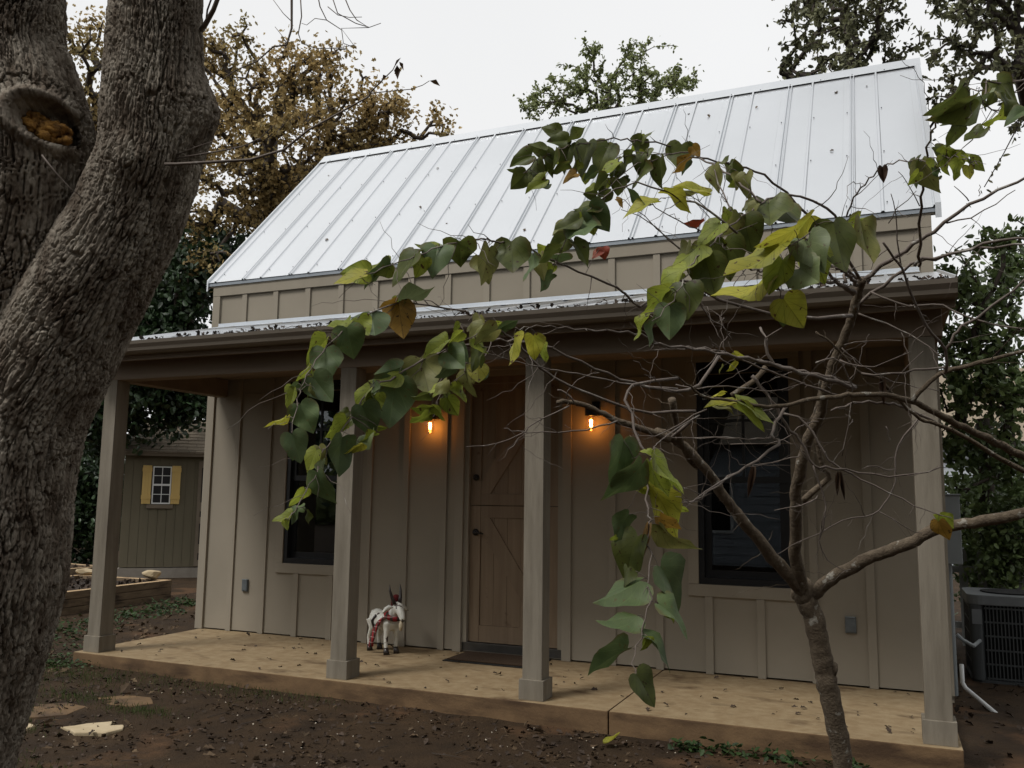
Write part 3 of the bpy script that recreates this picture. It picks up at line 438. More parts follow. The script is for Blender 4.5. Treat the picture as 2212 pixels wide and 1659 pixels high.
RL=[((2.349,-3.566,2.443),(-0.906,-0.285,-0.313),(0.23,-0.952,0.199),0.07,0.06,'d',(2.354,-3.551,2.43)),
((2.383,-3.533,2.468),(-0.844,-0.51,0.169),(0.521,-0.853,0.027),0.057,0.049,'d',(2.382,-3.517,2.459)),
((2.426,-3.455,2.525),(-0.878,-0.414,-0.241),(0.358,-0.902,0.242),0.065,0.056,'d',(2.429,-3.464,2.5)),
((2.433,-3.471,2.511),(0.742,0.318,0.59),(0.573,0.156,-0.804),0.078,0.066,'d',(2.432,-3.46,2.501)),
((2.403,-3.507,2.472),(-0.311,0.087,-0.946),(-0.331,-0.943,0.022),0.074,0.064,'d',(2.4,-3.496,2.476)),
((2.354,-3.536,2.442),(-0.361,-0.111,-0.926),(-0.301,-0.926,0.229),0.076,0.064,'d',(2.357,-3.546,2.434)),
((2.335,-3.572,2.387),(-0.728,-0.093,-0.679),(0.402,-0.861,-0.313),0.063,0.061,'d',(2.336,-3.577,2.388)),
((2.391,-3.559,2.358),(-0.856,-0.356,-0.375),(0.178,-0.884,0.432),0.064,0.055,'l',(2.342,-3.568,2.402)),
((2.434,-3.457,2.506),(-0.396,-0.107,-0.912),(-0.176,-0.966,0.19),0.08,0.068,'d',(2.435,-3.457,2.503)),
((2.436,-3.483,2.438),(-0.904,-0.247,-0.347),(0.392,-0.159,-0.906),0.058,0.05,'d',(2.413,-3.481,2.487)),
((2.472,-3.396,2.532),(-0.293,0.063,-0.954),(-0.382,-0.922,0.057),0.104,0.09,'d',(2.476,-3.411,2.525)),
((2.525,-3.34,2.539),(-0.403,-0.124,-0.907),(0.158,-0.985,0.064),0.097,0.085,'d',(2.527,-3.356,2.551)),
((2.38,-3.523,2.413),(-0.914,-0.384,-0.133),(0.284,-0.37,-0.885),0.028,0.024,'d',(2.364,-3.538,2.441)),
((2.451,-3.442,2.417),(-0.824,-0.405,-0.396),(0.2,-0.863,0.464),0.047,0.04,'o',(2.441,-3.45,2.505)),
((2.455,-3.427,2.458),(-0.597,-0.14,-0.79),(0.006,-0.985,0.17),0.038,0.033,'l',(2.447,-3.443,2.508)),
((2.53,-3.484,2.4),(-0.854,-0.162,-0.495),(0.517,-0.377,-0.768),0.049,0.042,'g',(2.569,-3.47,2.352)),
((2.585,-3.443,2.434),(-0.801,-0.229,-0.552),(-0.189,-0.779,0.598),0.07,0.061,'l',(2.582,-3.428,2.455)),
((2.586,-3.434,2.434),(-0.549,-0.136,-0.825),(-0.317,-0.879,0.356),0.052,0.044,'d',(2.582,-3.428,2.455)),
((2.616,-3.394,2.474),(-0.684,-0.082,-0.725),(0.727,-0.155,-0.669),0.065,0.057,'d',(2.617,-3.399,2.467)),
((2.611,-3.248,2.581),(-0.374,-0.101,-0.922),(0.83,-0.481,-0.284),0.081,0.069,'d',(2.614,-3.26,2.568)),
((2.621,-3.269,2.558),(0.373,-0.026,0.927),(-0.685,-0.682,0.256),0.049,0.043,'d',(2.619,-3.255,2.569)),
((2.645,-3.394,2.464),(-0.228,-0.068,-0.971),(-0.104,-0.99,0.094),0.056,0.047,'d',(2.643,-3.376,2.474)),
((2.657,-3.358,2.5),(-0.269,-0.103,-0.958),(-0.389,-0.898,0.206),0.047,0.039,'d',(2.656,-3.365,2.477)),
((2.653,-3.392,2.44),(-0.187,0.13,-0.974),(-0.706,-0.707,0.042),0.08,0.07,'d',(2.648,-3.387,2.443)),
((2.669,-3.351,2.453),(-0.576,-0.085,-0.813),(0.805,-0.229,-0.547),0.04,0.035,'o',(2.668,-3.368,2.456)),
((2.698,-3.347,2.465),(-0.221,0.146,-0.964),(-0.541,-0.841,-0.004),0.086,0.075,'d',(2.698,-3.339,2.475)),
((2.722,-3.164,2.579),(-0.152,0.006,-0.988),(0.258,-0.965,-0.046),0.089,0.095,'d',(2.712,-3.151,2.571)),
((2.779,-3.275,2.52),(0.539,0.304,-0.786),(0.117,-0.951,-0.287),0.039,0.037,'o',(2.766,-3.272,2.508)),
((2.767,-3.262,2.49),(-0.667,-0.046,-0.744),(0.745,-0.07,-0.664),0.069,0.061,'o',(2.773,-3.247,2.501)),
((2.561,-3.476,2.376),(-0.702,-0.226,-0.675),(0.71,-0.295,-0.64),0.063,0.054,'d',(2.573,-3.465,2.358)),
((2.534,-3.504,2.315),(-0.875,-0.482,-0.048),(0.415,-0.694,-0.589),0.036,0.032,'d',(2.561,-3.479,2.34)),
((2.588,-3.444,2.38),(-0.107,0.12,-0.987),(0.288,-0.946,-0.146),0.049,0.049,'d',(2.589,-3.447,2.382)),
((2.612,-3.424,2.387),(-0.888,-0.187,-0.42),(0.421,-0.697,-0.58),0.029,0.026,'g',(2.602,-3.434,2.4)),
((2.554,-3.467,2.344),(-0.523,-0.031,-0.852),(-0.309,-0.924,0.224),0.044,0.039,'d',(2.561,-3.479,2.34)),
((2.569,-3.468,2.334),(-0.57,-0.136,-0.81),(0.799,-0.321,-0.508),0.044,0.038,'d',(2.561,-3.479,2.34)),
((2.655,-3.879,2.161),(-0.772,-0.377,-0.513),(0.034,-0.829,0.558),0.063,0.053,'d',(2.654,-3.876,2.157)),
((2.636,-3.888,2.143),(0.605,0.452,-0.655),(0.509,-0.853,-0.118),0.077,0.07,'g',(2.64,-3.884,2.14)),
((2.617,-3.897,2.107),(0.346,-0.489,-0.801),(0.051,-0.842,0.537),0.093,0.089,'g',(2.617,-3.897,2.109)),
((2.618,-3.908,2.11),(-0.825,-0.207,-0.526),(-0.028,-0.914,0.404),0.065,0.056,'d',(2.617,-3.897,2.109)),
((2.583,-3.899,2.066),(-0.774,-0.299,-0.558),(0.397,-0.916,-0.061),0.055,0.051,'d',(2.59,-3.912,2.062)),
((2.602,-3.903,2.053),(0.64,0.344,-0.688),(0.72,-0.582,0.379),0.066,0.056,'d',(2.59,-3.912,2.062)),
((2.57,-3.923,2.034),(-0.866,-0.337,-0.369),(0.458,-0.239,-0.856),0.06,0.052,'d',(2.576,-3.921,2.033)),
((2.454,-3.607,2.114),(-0.288,0.937,-0.197),(0.162,-0.155,-0.974),0.065,0.074,'g',(2.446,-3.6,2.093)),
((2.534,-3.47,2.161),(-0.463,-0.15,-0.874),(-0.163,-0.954,0.25),0.039,0.033,'r',(2.495,-3.489,2.079)),
((2.543,-3.469,2.163),(0.172,0.052,-0.984),(0.246,-0.969,-0.008),0.035,0.039,'r',None),
((2.622,-3.591,2.264),(0.681,0.488,-0.546),(0.713,-0.611,0.344),0.031,0.026,'o',(2.645,-3.596,2.258)),
((2.773,-3.734,2.189),(-0.882,-0.455,-0.124),(0.175,-0.559,0.81),0.085,0.072,'y',(2.766,-3.718,2.197)),
((2.805,-3.775,2.206),(0.785,0.485,-0.384),(-0.312,-0.227,-0.923),0.084,0.071,'y',(2.804,-3.782,2.202)),
((2.875,-3.601,2.237),(-0.764,-0.42,0.491),(0.639,-0.386,0.665),0.085,0.073,'y',(2.862,-3.607,2.221)),
((2.852,-3.514,2.203),(-0.772,-0.328,-0.544),(0.575,0.002,-0.818),0.053,0.044,'r',(2.837,-3.504,2.174)),
((2.383,-3.792,2.108),(0.094,-0.069,-0.993),(0.371,-0.923,0.1),0.097,0.101,'d',(2.377,-3.773,2.109)),
((2.335,-3.836,2.083),(-0.106,-0.022,-0.994),(0.973,-0.207,-0.099),0.099,0.084,'v',(2.345,-3.851,2.1)),
((2.311,-3.963,2.068),(-0.352,0.778,-0.52),(0.263,-0.451,-0.853),0.073,0.086,'d',(2.305,-3.951,2.071)),
((2.271,-4.011,2.044),(0.255,-0.618,-0.744),(0.447,-0.607,0.657),0.085,0.082,'g',(2.279,-4.026,2.039)),
((2.253,-4.094,2.005),(-0.607,-0.153,-0.78),(-0.3,-0.865,0.403),0.092,0.079,'d',(2.256,-4.1,1.997)),
((2.268,-4.071,2.001),(-0.328,-0.128,-0.936),(0.709,-0.689,-0.154),0.052,0.047,'l',(2.262,-4.079,2.009)),
((2.274,-4.008,2.052),(-0.95,-0.282,-0.131),(0.117,-0.713,0.692),0.058,0.049,'l',(2.282,-4.015,2.044)),
((2.226,-4.165,1.967),(-0.833,-0.415,-0.365),(0.248,-0.871,0.424),0.065,0.056,'l',(2.236,-4.175,1.96)),
((2.22,-4.264,1.916),(-0.896,-0.38,-0.231),(0.091,-0.666,0.741),0.071,0.062,'y',(2.217,-4.26,1.914)),
((2.226,-4.164,1.961),(-0.745,-0.346,-0.57),(0.566,0.124,-0.815),0.079,0.068,'g',(2.236,-4.175,1.96)),
((2.023,-3.77,1.975),(0.902,0.354,0.246),(0.294,-0.088,-0.952),0.103,0.089,'p',(2.028,-3.784,1.965)),
((2.03,-3.787,1.964),(0.034,0.223,-0.974),(0.587,-0.793,-0.162),0.098,0.093,'o',(2.028,-3.784,1.965)),
((1.998,-3.877,1.921),(0.334,-0.285,-0.898),(0.405,-0.817,0.41),0.087,0.093,'g',(2.001,-3.881,1.92)),
((2.03,-3.8,1.962),(-0.879,-0.437,-0.189),(0.249,-0.084,-0.965),0.05,0.043,'o',(2.024,-3.798,1.959)),
((1.987,-3.968,1.882),(-0.802,-0.318,-0.505),(-0.035,-0.82,0.571),0.058,0.05,'l',(1.987,-3.953,1.875)),
((1.989,-3.985,1.858),(0.138,0.248,-0.959),(0.543,-0.828,-0.136),0.081,0.086,'g',(1.983,-3.977,1.859)),
((2.417,-3.664,2.102),(0.038,0.165,-0.985),(-0.498,-0.852,-0.162),0.073,0.063,'v',(2.416,-3.671,2.1)),
((2.427,-3.591,2.063),(-0.676,-0.194,-0.711),(0.719,-0.386,-0.579),0.06,0.051,'g',(2.446,-3.6,2.093)),
((2.406,-3.687,2.094),(-0.149,0.164,-0.975),(-0.686,-0.727,-0.018),0.072,0.063,'g',(2.411,-3.687,2.104)),
((2.424,-3.971,1.827),(-0.879,-0.187,-0.439),(0.47,-0.499,-0.728),0.064,0.055,'v',(2.388,-3.975,1.834)),
((2.383,-3.971,1.843),(-0.789,-0.147,-0.596),(-0.157,-0.89,0.428),0.055,0.047,'v',(2.388,-3.975,1.834)),
((2.164,-3.368,1.956),(0.802,0.213,0.558),(0.597,-0.345,-0.725),0.061,0.053,'g',(2.168,-3.378,1.948)),
((2.303,-3.576,1.892),(-0.028,0.098,-0.995),(-0.659,-0.75,-0.055),0.088,0.075,'y',(2.31,-3.58,1.907)),
((2.339,-3.514,1.898),(-0.081,0.228,-0.97),(-0.006,-0.974,-0.229),0.072,0.064,'y',(2.336,-3.53,1.921)),
((2.353,-4.026,1.816),(-0.773,-0.219,-0.595),(0.633,-0.319,-0.705),0.046,0.04,'l',(2.357,-4.006,1.802)),
((2.325,-4.046,1.789),(-0.827,-0.374,-0.42),(0.034,-0.778,0.627),0.068,0.059,'l',(2.328,-4.034,1.777)),
((2.086,-3.751,1.805),(0.23,0.122,-0.966),(0.452,-0.892,-0.005),0.107,0.108,'v',(2.09,-3.756,1.796)),
((2.327,-4.045,1.764),(0.74,-0.0,-0.672),(0.139,-0.978,0.153),0.065,0.068,'g',(2.32,-4.041,1.771)),
((2.324,-4.018,1.74),(-0.574,-0.263,-0.776),(0.807,-0.346,-0.479),0.051,0.044,'g',(2.32,-4.041,1.771)),
((2.378,-3.972,1.784),(-0.426,-0.147,-0.893),(-0.3,-0.908,0.292),0.06,0.051,'d',(2.372,-3.992,1.812)),
((2.371,-3.984,1.805),(0.44,0.37,-0.818),(0.892,-0.284,0.351),0.046,0.04,'l',(2.372,-3.992,1.812)),
((2.335,-3.892,1.755),(0.139,-0.12,-0.983),(0.401,-0.901,0.166),0.05,0.055,'y',(2.3,-3.893,1.76)),
((2.299,-3.885,1.736),(0.068,0.115,-0.991),(-0.421,-0.897,-0.133),0.063,0.054,'v',(2.296,-3.892,1.738)),
((2.27,-3.883,1.712),(0.119,0.287,-0.95),(0.965,-0.258,0.043),0.054,0.047,'l',(2.276,-3.896,1.713)),
((2.066,-3.836,1.751),(-0.887,-0.261,-0.382),(-0.017,-0.806,0.592),0.081,0.069,'l',(2.062,-3.829,1.749)),
((2.051,-3.832,1.734),(-0.14,0.079,-0.987),(0.506,-0.851,-0.14),0.126,0.124,'g',(2.055,-3.848,1.736)),
((2.032,-3.929,1.697),(-0.573,-0.108,-0.812),(-0.378,-0.844,0.38),0.088,0.076,'l',(2.028,-3.921,1.698)),
((2.037,-3.93,1.69),(0.157,0.191,-0.969),(-0.525,-0.815,-0.246),0.058,0.05,'p',(2.028,-3.921,1.698)),
((2.033,-3.965,1.648),(0.279,0.28,-0.919),(0.677,-0.736,-0.019),0.082,0.077,'g',(2.025,-3.965,1.65)),
((2.071,-3.972,1.576),(-0.805,-0.142,-0.576),(-0.271,-0.776,0.569),0.071,0.059,'p',(2.024,-3.997,1.616)),
((2.079,-3.954,1.592),(0.85,0.496,-0.176),(0.203,-0.617,-0.76),0.022,0.019,'l',(2.025,-3.987,1.627)),
((2.079,-3.969,1.575),(-0.77,-0.132,-0.624),(0.636,-0.081,-0.768),0.046,0.039,'l',(2.024,-3.997,1.616)),
((2.028,-4.028,1.607),(-0.607,-0.27,-0.748),(0.791,-0.117,-0.6),0.066,0.058,'l',(2.022,-4.014,1.6)),
((2.001,-3.978,1.633),(-0.765,-0.272,-0.584),(0.151,-0.957,0.248),0.036,0.031,'d',(2.025,-3.987,1.627)),
((2.038,-4.06,1.559),(-0.182,-0.032,-0.983),(0.941,-0.295,-0.165),0.094,0.082,'g',(2.019,-4.048,1.57)),
((2.01,-4.128,1.522),(-0.373,-0.143,-0.917),(-0.066,-0.981,0.18),0.057,0.05,'l',(2.014,-4.112,1.515)),
((2.073,-4.032,1.546),(-0.696,-0.26,-0.669),(0.679,0.065,-0.732),0.058,0.05,'y',(2.02,-4.039,1.577)),
((2.054,-4.287,1.551),(0.272,0.224,-0.936),(0.786,-0.612,0.082),0.067,0.061,'g',(2.06,-4.295,1.553)),
((2.02,-4.215,1.627),(0.405,0.189,-0.895),(0.532,-0.845,0.063),0.071,0.072,'g',(2.022,-4.23,1.624)),
((2.019,-4.264,1.591),(-0.799,-0.163,-0.579),(0.557,0.165,-0.814),0.058,0.049,'y',(2.041,-4.263,1.588)),
((1.994,-4.201,1.666),(-0.337,-0.088,-0.938),(-0.301,-0.933,0.196),0.058,0.05,'l',(2.005,-4.197,1.662)),
((1.994,-4.191,1.681),(-0.711,-0.245,-0.659),(0.703,-0.271,-0.658),0.035,0.031,'g',(2.0,-4.187,1.673)),
((1.996,-4.135,1.704),(0.539,0.341,-0.77),(0.513,-0.858,-0.022),0.076,0.075,'g',(1.992,-4.153,1.706)),
((1.973,-4.118,1.736),(-0.435,-0.149,-0.888),(0.833,0.308,-0.459),0.058,0.05,'l',(1.986,-4.127,1.731)),
((1.981,-4.066,1.787),(0.316,-0.238,-0.919),(0.476,-0.798,0.37),0.08,0.083,'g',(1.979,-4.064,1.79)),
((1.973,-4.052,1.816),(-0.624,-0.274,-0.732),(0.756,0.026,-0.654),0.081,0.071,'l',(1.98,-4.039,1.809)),
((2.208,-3.901,1.649),(-0.87,-0.402,-0.285),(0.441,-0.376,-0.815),0.054,0.047,'l',(2.217,-3.913,1.648)),
((2.219,-3.913,1.648),(0.649,0.378,-0.66),(-0.299,-0.672,-0.678),0.047,0.041,'l',(2.217,-3.913,1.648)),
((2.244,-3.882,1.671),(0.357,0.369,-0.858),(0.351,-0.904,-0.243),0.053,0.05,'l',(2.245,-3.906,1.688)),
((2.208,-3.921,1.625),(-0.809,-0.18,-0.56),(0.588,-0.273,-0.761),0.052,0.044,'l',(2.203,-3.916,1.627)),
((2.26,-3.921,1.713),(-0.69,-0.09,-0.718),(-0.181,-0.94,0.291),0.052,0.044,'v',(2.264,-3.9,1.703)),
((2.236,-3.918,1.685),(-0.783,-0.164,-0.6),(-0.168,-0.873,0.458),0.024,0.02,'l',(2.239,-3.908,1.683)),
((2.206,-3.918,1.683),(-0.878,-0.233,-0.418),(0.472,-0.279,-0.836),0.049,0.042,'d',(2.213,-3.917,1.668)),
((2.038,-4.158,1.467),(0.187,0.237,-0.953),(-0.104,-0.96,-0.259),0.084,0.072,'g',(2.032,-4.15,1.467)),
((2.024,-4.122,1.495),(0.069,0.245,-0.967),(0.959,0.251,0.132),0.05,0.043,'p',(2.017,-4.131,1.495)),
((2.02,-4.184,1.426),(-0.623,-0.059,-0.78),(0.781,-0.104,-0.616),0.055,0.046,'l',(2.035,-4.195,1.426)),
((2.04,-4.238,1.381),(-0.455,-0.077,-0.887),(-0.255,-0.943,0.212),0.039,0.034,'g',(2.043,-4.242,1.382)),
((2.034,-4.246,1.367),(-0.848,-0.241,-0.471),(-0.145,-0.75,0.645),0.045,0.038,'l',(2.044,-4.261,1.368)),
((2.037,-4.277,1.355),(0.081,0.225,-0.971),(0.964,-0.267,0.018),0.023,0.02,'l',(2.044,-4.275,1.357)),
((2.635,-3.569,1.573),(-0.214,0.002,-0.977),(0.894,-0.402,-0.197),0.128,0.11,'g',(2.656,-3.54,1.525)),
((2.63,-3.55,1.578),(-0.066,0.112,-0.991),(0.935,-0.34,-0.101),0.081,0.07,'v',(2.656,-3.54,1.525)),
((2.678,-3.54,1.508),(-0.59,-0.108,-0.8),(0.783,-0.319,-0.535),0.143,0.122,'g',(2.66,-3.531,1.529)),
((2.685,-3.46,1.532),(0.467,0.189,-0.864),(0.884,-0.065,0.463),0.128,0.112,'l',(2.689,-3.476,1.532)),
((2.692,-3.488,1.542),(-0.855,-0.318,0.409),(0.514,-0.619,0.594),0.029,0.025,'l',(2.692,-3.477,1.548)),
((2.632,-3.277,1.457),(0.546,0.426,-0.722),(-0.403,-0.621,-0.672),0.175,0.147,'y',(2.631,-3.292,1.459)),
((2.602,-3.399,1.367),(-0.596,-0.146,-0.789),(0.673,-0.628,-0.392),0.085,0.073,'g',(2.652,-3.358,1.372)),
((2.655,-3.375,1.335),(-0.224,-0.013,-0.974),(0.231,-0.972,-0.04),0.106,0.021,'t',(2.66,-3.385,1.339)),
((2.685,-3.361,1.336),(0.544,0.389,-0.744),(-0.428,-0.634,-0.644),0.138,0.117,'v',(2.66,-3.385,1.339)),
((2.688,-3.372,1.361),(0.68,0.373,-0.632),(-0.19,-0.742,-0.643),0.071,0.061,'o',(2.657,-3.37,1.356)),
((2.632,-3.413,1.304),(-0.436,-0.106,-0.893),(-0.308,-0.915,0.259),0.138,0.119,'d',(2.663,-3.418,1.302)),
((2.577,-3.443,1.303),(-0.774,-0.3,-0.558),(0.591,-0.659,-0.465),0.022,0.019,'l',None),
((2.67,-3.534,1.19),(-0.751,-0.352,-0.558),(-0.229,-0.655,0.72),0.135,0.116,'g',(2.687,-3.517,1.195)),
((2.715,-3.484,1.226),(0.485,0.364,-0.795),(0.846,-0.426,0.321),0.153,0.129,'g',(2.685,-3.487,1.224)),
((2.727,-3.556,1.133),(0.804,0.303,-0.511),(0.588,-0.279,0.759),0.11,0.097,'g',(2.706,-3.571,1.139)),
((2.684,-3.619,1.107),(-0.868,-0.406,-0.287),(-0.081,-0.455,0.887),0.104,0.089,'g',(2.701,-3.616,1.104)),
((2.683,-3.709,1.036),(-0.853,-0.305,-0.423),(0.522,-0.502,-0.69),0.113,0.097,'g',(2.701,-3.709,1.036)),
((2.71,-3.655,1.06),(0.762,0.386,-0.519),(0.591,-0.088,0.802),0.106,0.092,'g',(2.71,-3.662,1.064)),
((2.725,-3.783,0.99),(0.46,0.317,-0.83),(0.831,-0.483,0.276),0.09,0.078,'d',(2.722,-3.77,0.988)),
((2.725,-3.672,1.063),(-0.28,-0.04,-0.959),(0.828,-0.516,-0.22),0.039,0.034,'l',(2.71,-3.662,1.064)),
((2.893,-3.702,2.036),(0.191,0.256,-0.948),(0.168,-0.96,-0.226),0.099,0.098,'d',(2.886,-3.723,2.039)),
((2.926,-3.594,2.111),(0.106,0.061,-0.992),(0.132,-0.99,-0.047),0.103,0.102,'d',(2.914,-3.616,2.115)),
((2.87,-3.849,1.935),(0.086,-0.199,-0.976),(0.179,-0.961,0.212),0.083,0.085,'d',(2.866,-3.859,1.935)),
((2.856,-3.95,1.86),(-0.083,0.227,-0.97),(0.214,-0.947,-0.24),0.074,0.073,'g',(2.854,-3.957,1.864)),
((2.835,-4.018,1.817),(-0.43,-0.144,-0.891),(0.902,-0.107,-0.418),0.062,0.052,'g',(2.843,-4.036,1.814)),
((2.848,-3.926,1.909),(-0.648,-0.05,-0.76),(0.761,-0.086,-0.643),0.088,0.077,'l',(2.861,-3.9,1.904)),
((2.862,-3.801,1.986),(-0.769,-0.189,-0.611),(-0.312,-0.723,0.616),0.1,0.086,'l',(2.871,-3.805,1.979)),
((2.883,-3.721,2.066),(-0.687,-0.114,-0.718),(-0.325,-0.835,0.443),0.096,0.084,'l',(2.893,-3.698,2.055)),
((2.931,-3.685,2.127),(-0.721,-0.217,-0.658),(-0.198,-0.846,0.495),0.083,0.071,'l',(2.937,-3.682,2.133)),
((2.951,-3.501,2.202),(-0.555,-0.147,-0.819),(0.791,-0.398,-0.465),0.076,0.065,'v',(2.955,-3.492,2.199)),
((2.96,-3.465,2.208),(0.178,0.129,-0.976),(0.099,-0.989,-0.113),0.099,0.096,'d',(2.961,-3.476,2.209)),
((3.017,-3.357,2.278),(0.075,-0.569,-0.819),(0.076,-0.815,0.574),0.134,0.129,'d',(3.011,-3.349,2.291)),
((2.995,-3.421,2.264),(-0.699,-0.245,-0.672),(-0.148,-0.87,0.471),0.046,0.039,'v',(3.001,-3.437,2.261)),
((3.13,-3.869,2.037),(-0.867,-0.185,-0.462),(0.489,-0.137,-0.862),0.093,0.082,'y',(3.138,-3.863,2.012)),
((3.159,-3.771,2.098),(-0.643,-0.037,-0.765),(0.74,-0.289,-0.608),0.086,0.077,'y',(3.174,-3.782,2.07)),
((3.094,-3.866,1.992),(-0.743,-0.314,-0.59),(-0.281,-0.654,0.702),0.139,0.116,'y',(3.092,-3.846,1.991)),
((3.064,-3.792,1.944),(-0.833,-0.164,-0.528),(-0.373,-0.538,0.756),0.138,0.121,'y',(3.066,-3.81,1.94)),
((3.093,-3.779,1.895),(0.502,0.241,-0.831),(0.099,-0.97,-0.222),0.079,0.084,'y',(3.087,-3.795,1.894)),
((3.154,-3.812,2.023),(0.338,-0.441,-0.832),(-0.216,-0.896,0.387),0.087,0.092,'p',(3.147,-3.821,2.029)),
((3.135,-3.812,1.958),(0.609,-0.474,-0.636),(-0.434,-0.87,0.232),0.082,0.092,'p',(3.107,-3.834,1.967)),
((3.212,-3.779,2.073),(0.107,0.13,-0.986),(0.449,-0.891,-0.068),0.119,0.102,'d',(3.174,-3.782,2.07)),
((3.257,-2.866,2.343),(0.076,0.083,-0.994),(0.782,-0.624,0.008),0.142,0.12,'v',(3.201,-2.903,2.314)),
((2.888,-3.519,2.352),(-0.027,0.06,-0.998),(-0.637,-0.771,-0.029),0.073,0.062,'v',(2.886,-3.507,2.357)),
((2.85,-2.992,2.558),(0.157,0.243,-0.957),(-0.492,-0.821,-0.29),0.082,0.071,'d',(2.848,-2.997,2.554)),
((2.932,-3.355,2.377),(-0.378,-0.126,-0.917),(0.802,-0.54,-0.256),0.05,0.042,'v',(2.922,-3.356,2.367)),
((2.958,-3.379,2.369),(-0.128,0.028,-0.991),(-0.568,-0.821,0.05),0.072,0.061,'v',(2.936,-3.369,2.35)),
((2.907,-3.323,2.412),(0.033,-0.09,0.995),(-0.87,-0.493,-0.015),0.036,0.03,'d',(2.897,-3.335,2.393)),
((3.435,-3.198,2.405),(0.187,0.299,-0.936),(-0.704,-0.623,-0.34),0.099,0.085,'v',(3.432,-3.209,2.404)),
((3.518,-3.577,2.451),(-0.583,-0.007,-0.812),(0.795,-0.209,-0.569),0.097,0.088,'d',(3.533,-3.559,2.443)),
((3.542,-3.569,2.418),(-0.72,-0.196,-0.666),(0.693,-0.238,-0.68),0.106,0.092,'d',(3.541,-3.574,2.435)),
((3.584,-3.431,2.468),(-0.673,-0.298,-0.677),(0.716,-0.033,-0.697),0.129,0.104,'p',(3.579,-3.433,2.469)),
((3.519,-3.418,2.419),(-0.328,0.005,-0.945),(0.687,-0.685,-0.242),0.062,0.054,'d',(3.497,-3.452,2.443)),
((3.57,-3.467,2.373),(-0.727,-0.209,-0.655),(-0.238,-0.817,0.525),0.059,0.051,'d',(3.601,-3.465,2.42)),
((3.631,-3.47,2.409),(-0.817,-0.217,-0.535),(0.569,-0.146,-0.809),0.069,0.061,'l',(3.629,-3.487,2.402)),
((3.623,-3.343,2.556),(0.612,0.272,-0.743),(0.603,-0.768,0.216),0.103,0.089,'d',(3.618,-3.356,2.542)),
((3.637,-3.509,2.398),(-0.74,-0.44,0.509),(0.578,-0.803,0.146),0.057,0.048,'d',(3.641,-3.497,2.397)),
((3.606,-3.421,2.485),(-0.421,0.018,-0.907),(0.752,-0.553,-0.359),0.038,0.034,'d',(3.584,-3.418,2.491)),
((3.58,-3.386,2.537),(0.647,0.468,-0.602),(0.578,-0.816,-0.013),0.03,0.025,'d',(3.592,-3.396,2.526)),
((3.654,-3.533,2.382),(-0.857,-0.278,-0.434),(0.024,-0.863,0.505),0.049,0.043,'g',(3.657,-3.511,2.391)),
((3.489,-3.38,2.379),(0.732,0.432,-0.526),(-0.533,-0.118,-0.838),0.078,0.066,'l',(3.489,-3.358,2.353)),
((3.534,-3.485,2.292),(0.728,0.336,-0.597),(0.529,-0.83,0.178),0.048,0.042,'l',(3.533,-3.497,2.282)),
((3.514,-3.42,2.316),(-0.153,0.129,-0.98),(0.63,-0.751,-0.197),0.051,0.044,'l',(3.515,-3.433,2.316)),
((3.488,-3.337,2.361),(-0.032,0.226,-0.974),(-0.813,-0.573,-0.106),0.05,0.044,'l',(3.489,-3.358,2.353)),
((3.463,-3.284,2.375),(-0.039,0.102,-0.994),(0.769,-0.632,-0.095),0.049,0.042,'l',(3.463,-3.285,2.376)),
((3.528,-3.509,2.266),(-0.035,0.167,-0.985),(0.341,-0.925,-0.169),0.034,0.03,'y',(3.536,-3.508,2.276)),
((3.468,-3.281,2.414),(0.659,0.263,-0.705),(0.51,-0.845,0.162),0.046,0.04,'d',(3.452,-3.29,2.425)),
((3.33,-3.019,2.468),(0.037,0.274,-0.961),(-0.01,-0.962,-0.274),0.048,0.029,'b',(3.335,-2.999,2.473)),
((2.791,-2.678,1.756),(-0.886,-0.443,0.136),(0.316,-0.362,0.877),0.092,0.079,'y',(2.798,-2.698,1.774)),
((2.818,-2.67,1.771),(0.786,0.421,-0.453),(0.589,-0.288,0.755),0.152,0.13,'l',(2.818,-2.677,1.772)),
((2.746,-2.572,1.823),(-0.856,-0.437,-0.278),(0.333,-0.054,-0.941),0.058,0.048,'y',(2.744,-2.579,1.841)),
((2.793,-2.603,1.965),(0.78,0.411,-0.472),(-0.259,-0.476,-0.841),0.045,0.039,'y',(2.784,-2.591,1.959)),
((2.796,-2.627,1.927),(-0.438,-0.099,-0.893),(0.837,-0.409,-0.365),0.044,0.037,'y',(2.805,-2.637,1.937)),
((2.774,-2.375,1.818),(0.801,0.394,-0.451),(-0.372,-0.263,-0.89),0.123,0.106,'y',(2.764,-2.383,1.84)),
((2.819,-2.34,1.541),(-0.224,0.167,-0.96),(0.099,-0.976,-0.193),0.112,0.024,'b',(2.813,-2.329,1.551)),
((3.131,-2.296,1.522),(-0.072,0.225,-0.972),(0.034,-0.973,-0.228),0.082,0.017,'b',(3.128,-2.302,1.537)),
((3.139,-2.276,1.522),(0.104,0.2,-0.974),(0.064,-0.979,-0.194),0.098,0.015,'b',(3.143,-2.296,1.535)),
((3.302,-2.052,1.911),(0.034,0.102,-0.994),(0.0,-0.995,-0.102),0.102,0.025,'b',(3.299,-2.071,1.904)),
((3.48,-2.2,1.341),(0.316,0.313,-0.896),(-0.371,-0.828,-0.42),0.084,0.071,'o',(3.481,-2.223,1.368)),
((2.393,-3.501,2.451),(-0.759,-0.553,0.342),(0.637,-0.74,0.216),0.052,0.044,'d',(2.382,-3.517,2.459)),
((2.397,-3.449,2.557),(-0.811,-0.507,0.292),(0.536,-0.844,0.025),0.058,0.05,'d',(2.429,-3.464,2.5)),
